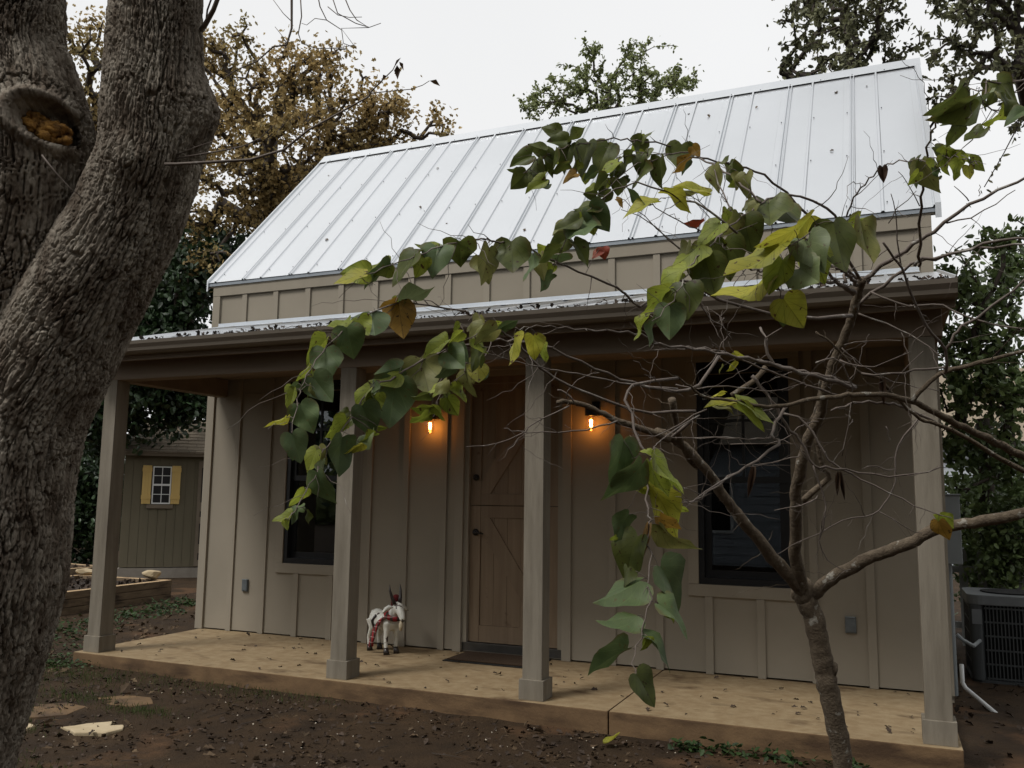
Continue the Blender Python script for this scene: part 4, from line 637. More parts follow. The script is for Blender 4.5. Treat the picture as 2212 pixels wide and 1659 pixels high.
((2.361,-3.489,2.44),(-0.414,-0.151,-0.898),(-0.303,-0.907,0.292),0.06,0.05,'l',(2.357,-3.546,2.434)),
((2.304,-3.563,2.407),(-0.919,-0.267,-0.291),(0.353,-0.223,-0.909),0.032,0.031,'d',(2.336,-3.577,2.388)),
((2.385,-3.509,2.368),(-0.849,-0.385,-0.362),(0.232,-0.887,0.399),0.042,0.036,'g',(2.342,-3.568,2.402)),
((2.412,-3.429,2.486),(-0.607,-0.239,-0.758),(-0.12,-0.915,0.384),0.053,0.045,'l',(2.435,-3.457,2.503)),
((2.439,-3.371,2.533),(0.058,0.178,-0.982),(-0.539,-0.823,-0.181),0.056,0.049,'d',(2.476,-3.411,2.525)),
((2.507,-3.304,2.559),(0.115,0.096,-0.989),(0.446,-0.894,-0.035),0.062,0.055,'v',(2.527,-3.356,2.551)),
((2.458,-3.371,2.441),(-0.07,0.085,-0.994),(0.193,-0.976,-0.097),0.036,0.031,'l',(2.447,-3.443,2.508)),
((2.583,-3.407,2.461),(-0.584,-0.137,-0.8),(-0.613,-0.571,0.546),0.064,0.056,'d',(2.582,-3.428,2.455)),
((2.571,-3.394,2.441),(-0.102,0.054,-0.993),(0.062,-0.996,-0.06),0.042,0.036,'d',(2.582,-3.428,2.455)),
((2.6,-3.22,2.61),(-0.268,-0.065,-0.961),(0.949,-0.188,-0.252),0.065,0.055,'l',(2.614,-3.26,2.568)),
((2.643,-3.36,2.484),(0.098,0.067,-0.993),(-0.055,-0.996,-0.073),0.035,0.029,'d',(2.643,-3.376,2.474)),
((2.619,-3.322,2.508),(0.266,0.12,-0.956),(-0.524,-0.815,-0.248),0.044,0.037,'l',(2.656,-3.365,2.477)),
((2.751,-3.224,2.511),(-0.115,0.168,-0.979),(0.932,-0.324,-0.165),0.058,0.051,'g',(2.773,-3.247,2.501)),
((2.548,-3.433,2.394),(-0.56,-0.172,-0.811),(0.82,-0.253,-0.513),0.055,0.048,'l',(2.573,-3.465,2.358)),
((2.513,-3.441,2.368),(-0.751,-0.199,-0.63),(-0.091,-0.913,0.397),0.038,0.034,'l',(2.561,-3.479,2.34)),
((2.617,-3.856,2.139),(-0.478,-0.213,-0.852),(-0.589,-0.642,0.49),0.05,0.042,'d',(2.654,-3.876,2.157)),
((2.628,-3.865,2.149),(0.182,0.265,-0.947),(0.128,-0.961,-0.244),0.068,0.062,'l',(2.64,-3.884,2.14)),
((2.579,-3.891,2.112),(-0.654,-0.144,-0.743),(0.118,-0.989,0.087),0.049,0.043,'v',(2.617,-3.897,2.109)),
((2.412,-3.578,2.148),(-0.467,0.785,-0.407),(0.174,-0.369,-0.913),0.055,0.063,'l',(2.446,-3.6,2.093)),
((2.747,-3.711,2.192),(-0.792,-0.527,0.307),(0.344,0.031,0.939),0.075,0.064,'g',(2.766,-3.718,2.197)),
((2.843,-3.582,2.265),(-0.897,-0.429,-0.106),(0.001,-0.242,0.97),0.062,0.053,'v',(2.862,-3.607,2.221)),
((2.301,-3.811,2.067),(0.339,0.152,-0.929),(0.809,-0.551,0.205),0.073,0.062,'v',(2.345,-3.851,2.1)),
((2.299,-3.924,2.058),(-0.487,0.601,-0.634),(0.162,-0.651,-0.742),0.037,0.043,'l',(2.305,-3.951,2.071)),
((2.249,-4.054,2.027),(-0.813,-0.313,-0.49),(-0.232,-0.599,0.767),0.067,0.058,'d',(2.256,-4.1,1.997)),
((2.208,-4.229,1.93),(-0.893,-0.449,0.007),(0.449,-0.893,-0.002),0.064,0.056,'l',(2.217,-4.26,1.914)),
((2.015,-3.752,1.979),(-0.527,-0.076,-0.846),(0.193,-0.981,-0.033),0.061,0.058,'l',(2.028,-3.784,1.965)),
((2.036,-3.768,1.971),(-0.516,-0.207,-0.832),(0.614,0.588,-0.527),0.025,0.022,'v',(2.024,-3.798,1.959)),
((1.99,-3.928,1.901),(-0.502,-0.163,-0.85),(-0.135,-0.955,0.263),0.054,0.046,'g',(1.987,-3.953,1.875)),
((2.007,-3.954,1.889),(0.412,0.312,-0.856),(0.465,-0.88,-0.097),0.053,0.056,'l',(1.983,-3.977,1.859)),
((2.419,-3.566,2.093),(-0.459,-0.105,-0.882),(0.826,-0.417,-0.379),0.052,0.044,'l',(2.446,-3.6,2.093)),
((2.359,-3.941,1.873),(-0.424,0.004,-0.905),(-0.331,-0.932,0.151),0.047,0.041,'v',(2.388,-3.975,1.834)),
((2.135,-3.352,1.972),(0.931,0.268,0.248),(0.32,-0.272,-0.907),0.057,0.05,'l',(2.168,-3.378,1.948)),
((2.352,-3.472,1.878),(-0.012,0.206,-0.979),(-0.452,-0.874,-0.178),0.055,0.049,'l',(2.336,-3.53,1.921)),
((2.332,-3.995,1.844),(-0.678,-0.197,-0.708),(0.728,-0.31,-0.611),0.024,0.021,'l',(2.357,-4.006,1.802)),
((2.052,-3.722,1.808),(-0.048,0.002,-0.999),(0.645,-0.763,-0.033),0.067,0.067,'v',(2.09,-3.756,1.796)),
((2.321,-4.009,1.783),(0.856,0.035,-0.516),(0.372,-0.735,0.567),0.049,0.051,'g',(2.32,-4.041,1.771)),
((2.36,-3.931,1.775),(-0.039,0.023,-0.999),(-0.087,-0.996,-0.019),0.033,0.028,'d',(2.372,-3.992,1.812)),
((2.338,-3.853,1.745),(-0.004,-0.145,-0.989),(0.701,-0.706,0.101),0.026,0.028,'g',(2.3,-3.893,1.76)),
((2.282,-3.85,1.771),(0.309,0.191,-0.932),(0.489,-0.872,-0.016),0.058,0.05,'v',(2.296,-3.892,1.738)),
((2.06,-3.813,1.772),(-0.896,-0.31,-0.317),(0.31,-0.949,0.054),0.074,0.063,'g',(2.062,-3.829,1.749)),
((2.034,-3.908,1.719),(-0.273,0.008,-0.962),(-0.732,-0.65,0.202),0.055,0.048,'g',(2.028,-3.921,1.698)),
((2.041,-3.898,1.69),(-0.263,-0.015,-0.965),(-0.334,-0.936,0.106),0.051,0.044,'l',(2.028,-3.921,1.698)),
((2.04,-3.918,1.682),(-0.04,0.12,-0.992),(0.408,-0.904,-0.125),0.058,0.054,'l',(2.025,-3.965,1.65)),
((2.074,-3.921,1.594),(-0.888,-0.256,-0.383),(0.372,0.091,-0.924),0.023,0.02,'d',(2.024,-3.997,1.616)),
((2.0,-3.999,1.602),(-0.761,-0.388,-0.521),(0.619,-0.19,-0.762),0.058,0.051,'l',(2.022,-4.014,1.6)),
((1.986,-3.932,1.615),(-0.814,-0.338,-0.472),(0.183,-0.921,0.343),0.033,0.028,'d',(2.025,-3.987,1.627)),
((1.994,-4.096,1.534),(0.206,0.106,-0.973),(0.078,-0.993,-0.091),0.046,0.04,'v',(2.014,-4.112,1.515)),
((2.03,-4.253,1.543),(0.151,0.154,-0.976),(0.943,-0.318,0.095),0.049,0.045,'g',(2.06,-4.295,1.553)),
((2.008,-4.158,1.683),(0.066,0.079,-0.995),(-0.644,-0.758,-0.102),0.036,0.031,'v',(2.005,-4.197,1.662)),
((1.975,-4.111,1.715),(0.769,0.372,-0.519),(0.633,-0.33,0.701),0.05,0.049,'l',(1.992,-4.153,1.706)),
((1.954,-4.093,1.714),(0.104,0.085,-0.991),(0.986,-0.141,0.092),0.051,0.044,'d',(1.986,-4.127,1.731)),
((2.223,-3.868,1.677),(0.769,0.377,-0.517),(0.029,-0.827,-0.561),0.042,0.037,'d',(2.217,-3.913,1.648)),
((2.213,-3.853,1.675),(0.394,0.339,-0.854),(0.848,-0.493,0.195),0.028,0.026,'l',(2.245,-3.906,1.688)),
((2.181,-3.885,1.62),(-0.915,-0.303,-0.268),(0.303,-0.076,-0.95),0.04,0.034,'l',(2.203,-3.916,1.627)),
((2.229,-3.9,1.708),(-0.707,-0.145,-0.692),(-0.278,-0.842,0.461),0.039,0.033,'l',(2.264,-3.9,1.703)),
((2.035,-4.189,1.376),(-0.039,0.089,-0.995),(-0.498,-0.865,-0.058),0.034,0.03,'d',(2.043,-4.242,1.382)),
((2.033,-4.2,1.385),(-0.916,-0.342,-0.209),(0.188,-0.828,0.529),0.026,0.022,'g',(2.044,-4.261,1.368)),
((2.628,-3.525,1.559),(-0.438,-0.089,-0.895),(0.899,-0.052,-0.435),0.06,0.052,'l',(2.656,-3.54,1.525)),
((2.673,-3.431,1.52),(0.301,0.126,-0.945),(0.879,-0.421,0.224),0.106,0.093,'l',(2.689,-3.476,1.532)),
((2.619,-3.245,1.449),(0.674,0.423,-0.606),(-0.332,-0.56,-0.759),0.145,0.122,'l',(2.631,-3.292,1.459)),
((2.63,-3.513,1.22),(-0.305,-0.115,-0.945),(-0.773,-0.549,0.317),0.078,0.067,'d',(2.687,-3.517,1.195)),
((2.721,-3.515,1.129),(0.672,0.257,-0.694),(0.714,-0.474,0.515),0.062,0.055,'l',(2.706,-3.571,1.139)),
((2.851,-3.681,2.07),(0.48,0.325,-0.815),(0.001,-0.929,-0.369),0.087,0.086,'v',(2.886,-3.723,2.039)),
((2.897,-3.562,2.122),(0.401,0.167,-0.901),(-0.627,-0.667,-0.403),0.089,0.088,'l',(2.914,-3.616,2.115)),
((2.837,-3.919,1.865),(0.333,0.341,-0.879),(0.113,-0.94,-0.321),0.053,0.053,'l',(2.854,-3.957,1.864)),
((2.81,-4.003,1.829),(-0.264,-0.075,-0.962),(0.789,0.557,-0.26),0.059,0.049,'l',(2.843,-4.036,1.814)),
((2.84,-3.874,1.902),(-0.788,-0.178,-0.589),(0.613,-0.308,-0.727),0.061,0.053,'d',(2.861,-3.9,1.904)),
((2.83,-3.77,1.986),(-0.586,-0.122,-0.801),(-0.521,-0.7,0.488),0.076,0.066,'l',(2.871,-3.805,1.979)),
((2.847,-3.695,2.084),(-0.248,0.064,-0.966),(-0.555,-0.827,0.088),0.051,0.045,'v',(2.893,-3.698,2.055)),
((2.916,-3.48,2.234),(0.1,0.133,-0.986),(0.815,-0.58,0.005),0.064,0.054,'l',(2.955,-3.492,2.199)),
((2.937,-3.447,2.227),(-0.094,0.004,-0.996),(0.571,-0.819,-0.057),0.084,0.082,'d',(2.961,-3.476,2.209)),
((3.031,-3.316,2.304),(0.439,-0.32,-0.839),(0.349,-0.8,0.488),0.126,0.121,'d',(3.011,-3.349,2.291)),
((2.975,-3.383,2.277),(-0.607,-0.216,-0.765),(-0.3,-0.829,0.472),0.042,0.035,'d',(3.001,-3.437,2.261)),
((3.097,-3.823,1.98),(-0.278,-0.077,-0.957),(-0.179,-0.975,0.131),0.09,0.075,'l',(3.092,-3.846,1.991)),
((3.091,-3.727,1.885),(-0.138,-0.021,-0.99),(0.12,-0.993,0.004),0.045,0.048,'g',(3.087,-3.795,1.894)),
((3.165,-3.762,2.002),(0.248,-0.374,-0.894),(-0.148,-0.926,0.347),0.074,0.078,'l',(3.147,-3.821,2.029)),
((3.253,-2.817,2.369),(-0.432,-0.162,-0.887),(0.657,-0.73,-0.187),0.098,0.083,'l',(3.201,-2.903,2.314)),
((2.858,-2.964,2.548),(0.513,0.336,-0.79),(-0.152,-0.871,-0.468),0.046,0.04,'d',(2.848,-2.997,2.554)),
((2.921,-3.306,2.376),(-0.742,-0.351,-0.571),(0.662,-0.518,-0.542),0.034,0.028,'l',(2.922,-3.356,2.367)),
((2.878,-3.311,2.434),(0.681,0.192,0.707),(-0.323,-0.787,0.525),0.032,0.027,'d',(2.897,-3.335,2.393)),
((3.419,-3.177,2.424),(-0.217,0.086,-0.972),(-0.93,-0.322,0.179),0.082,0.07,'d',(3.432,-3.209,2.404)),
((3.604,-3.305,2.562),(0.724,0.284,-0.629),(0.603,-0.704,0.376),0.07,0.06,'v',(3.618,-3.356,2.542)),
((3.58,-3.386,2.486),(0.031,0.179,-0.983),(0.898,-0.437,-0.052),0.03,0.027,'d',(3.584,-3.418,2.491)),
((3.496,-3.345,2.385),(0.248,0.246,-0.937),(-0.782,-0.52,-0.344),0.06,0.051,'l',(3.489,-3.358,2.353)),
((3.517,-3.448,2.319),(0.509,0.254,-0.822),(0.491,-0.87,0.035),0.027,0.024,'l',(3.533,-3.497,2.282)),
((3.459,-3.305,2.344),(0.255,0.294,-0.921),(-0.655,-0.649,-0.388),0.029,0.026,'g',(3.489,-3.358,2.353)),
((3.424,-3.25,2.356),(-0.496,-0.138,-0.857),(0.58,-0.787,-0.21),0.041,0.035,'l',(3.463,-3.285,2.376)),
((2.785,-2.634,1.739),(-0.761,-0.479,0.436),(0.544,-0.106,0.833),0.075,0.065,'v',(2.798,-2.698,1.774)),
((2.805,-2.639,1.763),(0.684,0.369,-0.63),(0.531,0.341,0.776),0.134,0.115,'l',(2.818,-2.677,1.772)),
((2.751,-2.596,1.916),(-0.587,-0.202,-0.784),(0.798,0.016,-0.602),0.034,0.029,'v',(2.805,-2.637,1.937)),
((3.485,-2.168,1.367),(0.559,0.358,-0.748),(-0.238,-0.795,-0.559),0.077,0.065,'l',(3.481,-2.223,1.368))]
OAK_R=[((1.097,-3.881,3.493),0.136),((1.083,-3.856,3.273),0.136),((1.073,-3.834,3.084),0.136),((1.057,-3.815,2.896),0.143),((1.043,-3.797,2.723),0.154),((1.025,-3.782,2.566),0.157),((0.975,-3.781,2.408),0.165),((0.893,-3.792,2.234),0.173),((0.787,-3.811,2.044),0.181),((0.686,-3.828,1.855),0.19),((0.587,-3.844,1.665),0.2),((0.527,-3.836,1.429),0.207),((0.478,-3.818,1.145),0.222),((0.366,-3.819,0.814),0.234),((0.275,-3.823,0.562),0.25),((0.183,-3.818,0.247),0.282),((0.112,-3.803,-0.084),0.364)]
OAK_L=[((0.537,-4.039,3.541),0.167),((0.535,-4.009,3.316),0.167),((0.533,-3.982,3.122),0.167),((0.52,-3.963,2.945),0.176),((0.542,-3.931,2.784),0.213),((0.555,-3.901,2.607),0.232),((0.548,-3.879,2.429),0.236),((0.513,-3.865,2.219),0.237),((0.46,-3.856,1.993),0.236),((0.405,-3.845,1.751),0.232),((0.366,-3.828,1.508),0.228)]
OAK_TWIGS=[[((1.185,-3.865,2.472),0.0053),((1.231,-3.861,2.467),0.0049),((1.46,-3.782,2.478),0.0045),((1.569,-3.755,2.505),0.0041),((1.654,-3.744,2.563),0.0036),((1.762,-3.721,2.616),0.0032),((1.85,-3.706,2.657),0.0028),((1.866,-3.717,2.666),0.0024),((1.908,-3.719,2.696),0.002),((1.946,-3.723,2.72),0.0016),((1.969,-3.733,2.743),0.0013)],
[((1.879,-3.737,2.65),0.0017),((1.948,-3.713,2.656),0.0015),((1.998,-3.698,2.659),0.0013),((2.034,-3.689,2.67),0.0012),((2.056,-3.687,2.681),0.001)],
[((1.314,-3.432,3.295),0.0054),((1.313,-3.427,3.257),0.0048),((1.309,-3.414,3.152),0.0043),((1.289,-3.414,3.089),0.0037),((1.243,-3.433,3.082),0.0032),((1.183,-3.45,3.026),0.0026),((1.112,-3.476,2.994),0.0021),((1.041,-3.499,2.943),0.0015)],
[((1.343,-3.419,3.295),0.0025),((1.345,-3.405,3.196),0.0023),((1.331,-3.402,3.133),0.0021),((1.341,-3.392,3.096),0.0018),((1.392,-3.368,3.078),0.0016),((1.462,-3.339,3.079),0.0014),((1.526,-3.313,3.093),0.0012)],
[((1.401,-3.395,3.296),0.0025),((1.41,-3.382,3.234),0.0022),((1.431,-3.366,3.184),0.002),((1.482,-3.34,3.148),0.0017),((1.486,-3.331,3.098),0.0015),((1.531,-3.309,3.08),0.0012)],
[((1.487,-3.358,3.297),0.0025),((1.513,-3.337,3.223),0.0022),((1.535,-3.322,3.186),0.002),((1.576,-3.301,3.158),0.0017),((1.48,-3.341,3.154),0.0015),((1.529,-3.31,3.08),0.0012)],
[((1.45,-3.372,3.284),0.0023),((1.47,-3.353,3.21),0.002),((1.532,-3.322,3.173),0.0018),((1.578,-3.3,3.159),0.0015),((1.619,-3.285,3.175),0.0012)],
[((1.437,-3.371,3.234),0.0018),((1.47,-3.352,3.204),0.0016),((1.51,-3.334,3.195),0.0013),((1.554,-3.316,3.197),0.0011)],
[((1.31,-3.417,3.177),0.0018),((1.282,-3.433,3.207),0.0015),((1.249,-3.454,3.257),0.0011)],
[((1.289,-3.415,3.096),0.0015),((1.273,-3.426,3.126),0.0013),((1.251,-3.439,3.157),0.0011)],
[((1.431,-3.366,3.184),0.0015),((1.391,-3.384,3.19),0.0014),((1.361,-3.393,3.165),0.0012),((1.344,-3.402,3.171),0.0011)],
[((1.207,-3.763,2.984),0.0098),((1.244,-3.784,2.989),0.0088),((1.292,-3.804,3.016),0.0078),((1.337,-3.827,3.053),0.0068)],
[((1.221,-3.76,3.007),0.0035),((1.262,-3.8,3.025),0.0031),((1.317,-3.835,3.053),0.0027)],
[((1.185,-3.817,2.521),0.0027),((1.247,-3.795,2.549),0.0019),((1.329,-3.764,2.578),0.0011)],
[((1.184,-3.816,2.51),0.003),((1.324,-3.786,2.524),0.0025),((1.417,-3.775,2.531),0.002),((1.489,-3.774,2.549),0.0015),((1.546,-3.781,2.582),0.001)],
[((0.879,-4.072,2.47),0.0026),((0.91,-4.045,2.42),0.0022),((0.942,-4.018,2.376),0.0017),((0.974,-3.993,2.345),0.0013)]]
OAK_LEAVES=[((1.978,-3.73,2.751),(1.956,-3.735,2.718),0.0072),((1.966,-3.732,2.728),(1.966,-3.726,2.683),0.0205),((1.973,-3.731,2.738),(1.984,-3.722,2.711),0.0113),((1.934,-3.741,2.695),(1.924,-3.744,2.682),0.0128),((2.057,-3.687,2.681),(2.086,-3.672,2.665),0.0154)]
BLOBS={'brown_oak':[((-8.54,3.835,8.708),0.5),((-9.09,4.183,7.887),0.49),((-9.699,4.607,7.115),0.45),((-7.076,5.305,9.003),0.47),((-6.534,5.175,9.203),0.25),((-6.425,5.649,8.217),0.67),((-5.763,6.123,8.691),0.62),((-5.367,6.399,9.054),0.34),((-4.967,6.135,7.808),0.6),((-5.405,5.285,7.173),0.63),((-6.377,4.975,6.778),0.68),((-4.368,6.625,7.84),0.5),((-3.788,6.895,7.857),0.33),((-6.492,5.568,6.141),0.6),((-7.69,5.522,5.972),0.5),((-6.751,4.841,7.702),0.42),((-5.913,5.671,6.534),0.43),((-4.624,5.957,8.258),0.27),((-5.384,6.412,7.313),0.5),((-4.632,7.092,7.458),0.46),((-7.037,5.164,5.231),0.24),((-6.468,5.109,5.163),0.2),((-3.339,6.585,7.548),0.21),((-4.917,6.674,8.33),0.22),((-6.346,6.146,9.354),0.3),((-6.781,4.424,8.581),0.27),((-3.963,6.203,7.961),0.24)],
'dark_evergreen':[((-7.679,5.397,4.99),0.6),((-8.438,5.697,4.455),0.73),((-7.257,5.645,5.375),0.43),((-8.398,5.214,3.646),0.84),((-8.175,6.037,3.572),0.62),((-9.202,5.346,3.123),0.65),((-8.297,5.968,2.979),0.25),((-9.57,5.388,2.413),0.43),((-8.93,5.87,2.547),0.25),((-8.284,5.745,2.597),0.27),((-8.018,5.95,2.861),0.29),((-7.456,5.805,3.009),0.28),((-7.432,6.011,3.246),0.29),((-9.815,5.268,3.724),0.66),((-7.327,6.056,5.787),0.33),((-8.232,5.632,5.614),0.36)],
'dark_shrub':[((-12.133,7.454,1.83),0.94),((-11.454,7.539,0.996),0.67),((-12.063,7.206,0.576),0.75),((-12.455,6.879,1.397),0.83)],
'roof_elm':[((-1.37,6.172,7.435),0.38),((-0.936,5.9,7.568),0.34),((-0.654,6.228,7.535),0.47),((-0.524,6.024,7.942),0.28),((0.122,5.526,7.269),0.46),((0.18,5.993,7.919),0.3),((0.521,6.079,7.262),0.42),((0.576,6.961,7.914),0.26),((-1.468,5.739,7.33),0.19),((-0.555,5.534,8.058),0.11),((0.667,6.275,8.092),0.09),((0.737,6.942,7.709),0.16),((-0.22,6.072,7.004),0.37),((0.283,6.545,7.119),0.37)],
'right_elm':[((2.599,4.287,6.959),0.34),((3.0,4.529,7.157),0.44),((3.354,5.186,7.274),0.36),((2.99,4.272,6.468),0.42),((2.547,4.79,6.648),0.3),((3.382,5.375,6.823),0.36),((2.706,5.151,8.06),0.63),((3.33,4.754,7.68),0.59),((3.668,5.122,7.015),0.25),((2.318,5.172,6.706),0.13),((1.918,4.721,6.507),0.05),((3.611,5.542,6.641),0.31),((3.277,4.918,6.311),0.25)],
'overhang_tree':[((4.037,2.592,5.842),0.3),((4.498,3.627,6.387),0.37),((4.261,2.688,5.486),0.26),((3.974,3.326,5.858),0.2),((4.572,3.068,5.572),0.23),((3.928,3.482,5.505),0.19),((3.792,3.256,5.13),0.16),((4.167,3.056,6.487),0.44),((4.637,3.217,6.471),0.44),((4.032,2.879,5.339),0.12),((4.679,4.067,5.41),0.21),((3.878,3.254,4.611),0.08),((4.333,3.97,4.672),0.06),((4.323,2.786,5.204),0.08)],
'right_evergreen':[((4.005,3.925,3.78),0.19),((4.145,4.18,3.567),0.24),((4.459,4.394,4.122),0.22),((4.704,5.234,4.087),0.28),((4.638,4.245,4.239),0.13),((4.422,4.666,3.651),0.31),((4.105,4.951,3.269),0.28),((4.54,4.545,3.171),0.35),((4.202,4.447,2.734),0.35),((3.947,4.29,2.464),0.17),((4.442,4.329,2.453),0.34),((4.08,4.807,2.064),0.27),((4.441,4.964,1.89),0.36),((4.032,4.455,1.569),0.17)],
'right_hedge':[((4.173,6.007,1.348),0.3),((4.521,6.137,1.11),0.39),((4.83,6.376,1.554),0.3),((4.301,5.883,0.637),0.29),((4.648,6.035,0.5),0.34)],
'fence_shrub':[((4.39,5.261,1.086),0.25),((4.624,5.302,0.913),0.32),((4.411,5.274,0.684),0.18),((4.581,5.071,1.361),0.22),((4.261,5.046,1.311),0.13)]}

# ------------------------------------------------------------------ ground
def ground_z(x, y):
    f = np.interp(x, [-60, -3.4, -2.3, .7, 3.0, 3.8, 60], [-.08, -.09, -.12, -.145, -.155, -.20, -.24])
    return f
def build_ground():
    def axis(a, b, fa, fb, st):
        fine = np.arange(fa, fb, st); lo = fa-np.geomspace(st, fa-a, 26)[::-1]; hi = fb+np.geomspace(st, b-fb, 26)-st
        return np.concatenate([lo, fine, hi])
    xs = axis(-140, 140, -5.5, 6., .055); ys = axis(-140, 140, -5., 1., .055)
    X, Y = np.meshgrid(xs, ys); P = np.stack([X.ravel(), Y.ravel(), 0*X.ravel()], 1)
    z = ground_z(P[:, 0], P[:, 1])
    near = np.exp(-((P[:, 0]-0)**2+(P[:, 1]+2)**2)/60)
    z = z+near*(.016*vnoise(P, 1, 1.3)+.009*vnoise(P, 2, 5.5)+.006*vnoise(P, 3, 17)) + .05*(1-near)*vnoise(P, 5, .12)
    P[:, 2] = z; nx, ny = len(xs), len(ys)
    i = (np.arange(ny-1)[:, None]*nx+np.arange(nx-1)[None]).ravel()
    Q = np.stack([i, i+1, i+nx+1, i+nx], 1)
    o = link('ground', np_mesh('ground', P, Q, 'soil', True)); tag(o, 'bare dark brown soil yard in front of the porch', kind='structure')
build_ground()

# ------------------------------------------------------------------ the cottage
D, XL, XR = 1.505, -3.453, 3.699
cot = thing('cottage', 'taupe board and batten cottage with bare metal roof and front porch', 'cottage', (.12, 1.5, 0))
# slab in two pours with a control joint between
SLY0, SLX0, SLX1, JX = -.068, -3.40, 3.651, 1.53
for a, b in ((SLX0, JX-.004), (JX+.004, SLX1)):
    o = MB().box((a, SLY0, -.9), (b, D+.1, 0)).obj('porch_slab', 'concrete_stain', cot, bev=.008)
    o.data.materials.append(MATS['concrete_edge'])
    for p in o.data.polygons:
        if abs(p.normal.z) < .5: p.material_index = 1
MB().box((XL+.02, D+.102, -.9), (XR-.02, 5.5, -.02)).obj('foundation', 'shed_concrete', cot)
# posts on plinths
PW = .148
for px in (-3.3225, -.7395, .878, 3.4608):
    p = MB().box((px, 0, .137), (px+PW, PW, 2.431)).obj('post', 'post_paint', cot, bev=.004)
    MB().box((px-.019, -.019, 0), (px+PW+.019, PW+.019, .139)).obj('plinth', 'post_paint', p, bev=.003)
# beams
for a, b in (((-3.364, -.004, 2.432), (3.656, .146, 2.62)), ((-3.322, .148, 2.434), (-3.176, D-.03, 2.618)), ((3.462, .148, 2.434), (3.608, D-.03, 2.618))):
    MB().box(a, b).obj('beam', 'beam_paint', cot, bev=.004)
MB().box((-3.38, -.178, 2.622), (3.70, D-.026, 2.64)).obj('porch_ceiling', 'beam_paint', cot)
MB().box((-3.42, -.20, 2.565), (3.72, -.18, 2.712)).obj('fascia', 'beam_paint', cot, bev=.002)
for xe in (-3.42, 3.70):
    MB().prism([(-.178, 2.642), (D-.004, 2.642), (D-.004, 3.165), (-.178, 2.71)], 0, xe, xe+.02).obj('porch_end_panel', 'trim_paint', cot)
gp = [(-.202, 2.713), (-.202, 2.612), (-.285, 2.612), (-.31, 2.63), (-.318, 2.655), (-.338, 2.685), (-.345, 2.713), (-.335, 2.713), (-.328, 2.688),
      (-.308, 2.66), (-.30, 2.638), (-.28, 2.622), (-.21, 2.622), (-.21, 2.713)]
g = MB().prism(gp, 0, -3.44, 3.727).obj('gutter', 'gutter_paint', cot)
for xe in (-3.44, 3.727):
    MB().prism([(-.203, 2.712), (-.203, 2.613), (-.285, 2.613), (-.309, 2.631), (-.317, 2.656), (-.337, 2.686), (-.344, 2.712)], 0, xe-.002, xe+.002).obj('end_cap', 'gutter_paint', g)

# front wall with openings, battens and trim
WIN = ((-2.373, -1.622), (1.840, 2.591)); WZ = (.718, 2.570); DR = (-.345, .634, 2.59)
def front_wall():
    xs = sorted([XL, XR, *WIN[0], *WIN[1], DR[0], DR[1]]); zs = sorted([.014, WZ[0], WZ[1], DR[2], 3.71]); mb = MB()
    holes = [(WIN[0][0], WIN[0][1], *WZ), (WIN[1][0], WIN[1][1], *WZ), (DR[0], DR[1], .014, DR[2])]
    for a, b in zip(xs, xs[1:]):
        for c, d in zip(zs, zs[1:]):
            if any(h[0]-1e-6 <= a and b <= h[1]+1e-6 and h[2]-1e-6 <= c and d <= h[3]+1e-6 for h in holes): continue
            mb.add([(a, D, c), (b, D, c), (b, D, d), (a, D, d)], [(0, 1, 2, 3)])
    for a, b, c, d in holes:
        e = D+.12
        mb.add([(a, D, c), (a, e, c), (a, e, d), (a, D, d)], [(0, 1, 2, 3)]); mb.add([(b, D, c), (b, e, c), (b, e, d), (b, D, d)], [(3, 2, 1, 0)])
        mb.add([(a, D, d), (b, D, d), (b, e, d), (a, e, d)], [(0, 3, 2, 1)]); mb.add([(a, D, c), (b, D, c), (b, e, c), (a, e, c)], [(0, 1, 2, 3)])
    return mb.obj('front_wall', 'siding_paint', cot)
fw = front_wall()
BT = .019
def batten(x0, x1, z0, z1, t=BT, nm='batten'):
    return MB().box((x0, D-t, z0), (x1, D-.0005, z1)).obj(nm, 'trim_paint', fw, bev=.002)
for k in range(16):
    x = -3.027+.4122*k
    if abs(x-.683) < .02: continue
    segs = [(.002, 3.556)]
    for w in WIN:
        if w[0]-.09 < x < w[1]+.09: segs = [(.002, .618), (2.66, 3.556)]
    if DR[0]-.09 < x < DR[1]+.09: segs = [(2.70, 3.556)]
    for a, b in segs: batten(x-.0315, x+.0315, a, b)
batten(XL-.004, XL+.092, .002, 3.556, .024, 'corner_board'); batten(XR-.094, XR+.004, .002, 3.556, .024, 'corner_board')
MB().box((XL-.004, D-.026, 3.558), (XR+.004, D-.0005, 3.705)).obj('frieze_board', 'trim_paint', fw, bev=.002)
MB().box((XL+.09, D-.006, 2.462), (XR-.09, D-.0008, 2.467)).obj('panel_seam', 'trim_paint', fw)
for w in WIN:
    batten(w[0]-.087, w[1]+.087, .620, .716, .022, 'sill_trim'); batten(w[0]-.087, w[1]+.087, 2.572, 2.658, .022, 'head_trim')
    batten(w[0]-.087, w[0]-.001, .718, 2.570, .0215, 'side_trim'); batten(w[1]+.001, w[1]+.087, .718, 2.570, .0215, 'side_trim')
batten(DR[0]-.085, DR[0]-.001, .002, 2.592, .022, 'door_casing'); batten(DR[1]+.001, DR[1]+.085, .002, 2.592, .022, 'door_casing')
batten(DR[0]-.085, DR[1]+.085, 2.594, 2.698, .0225, 'door_casing')
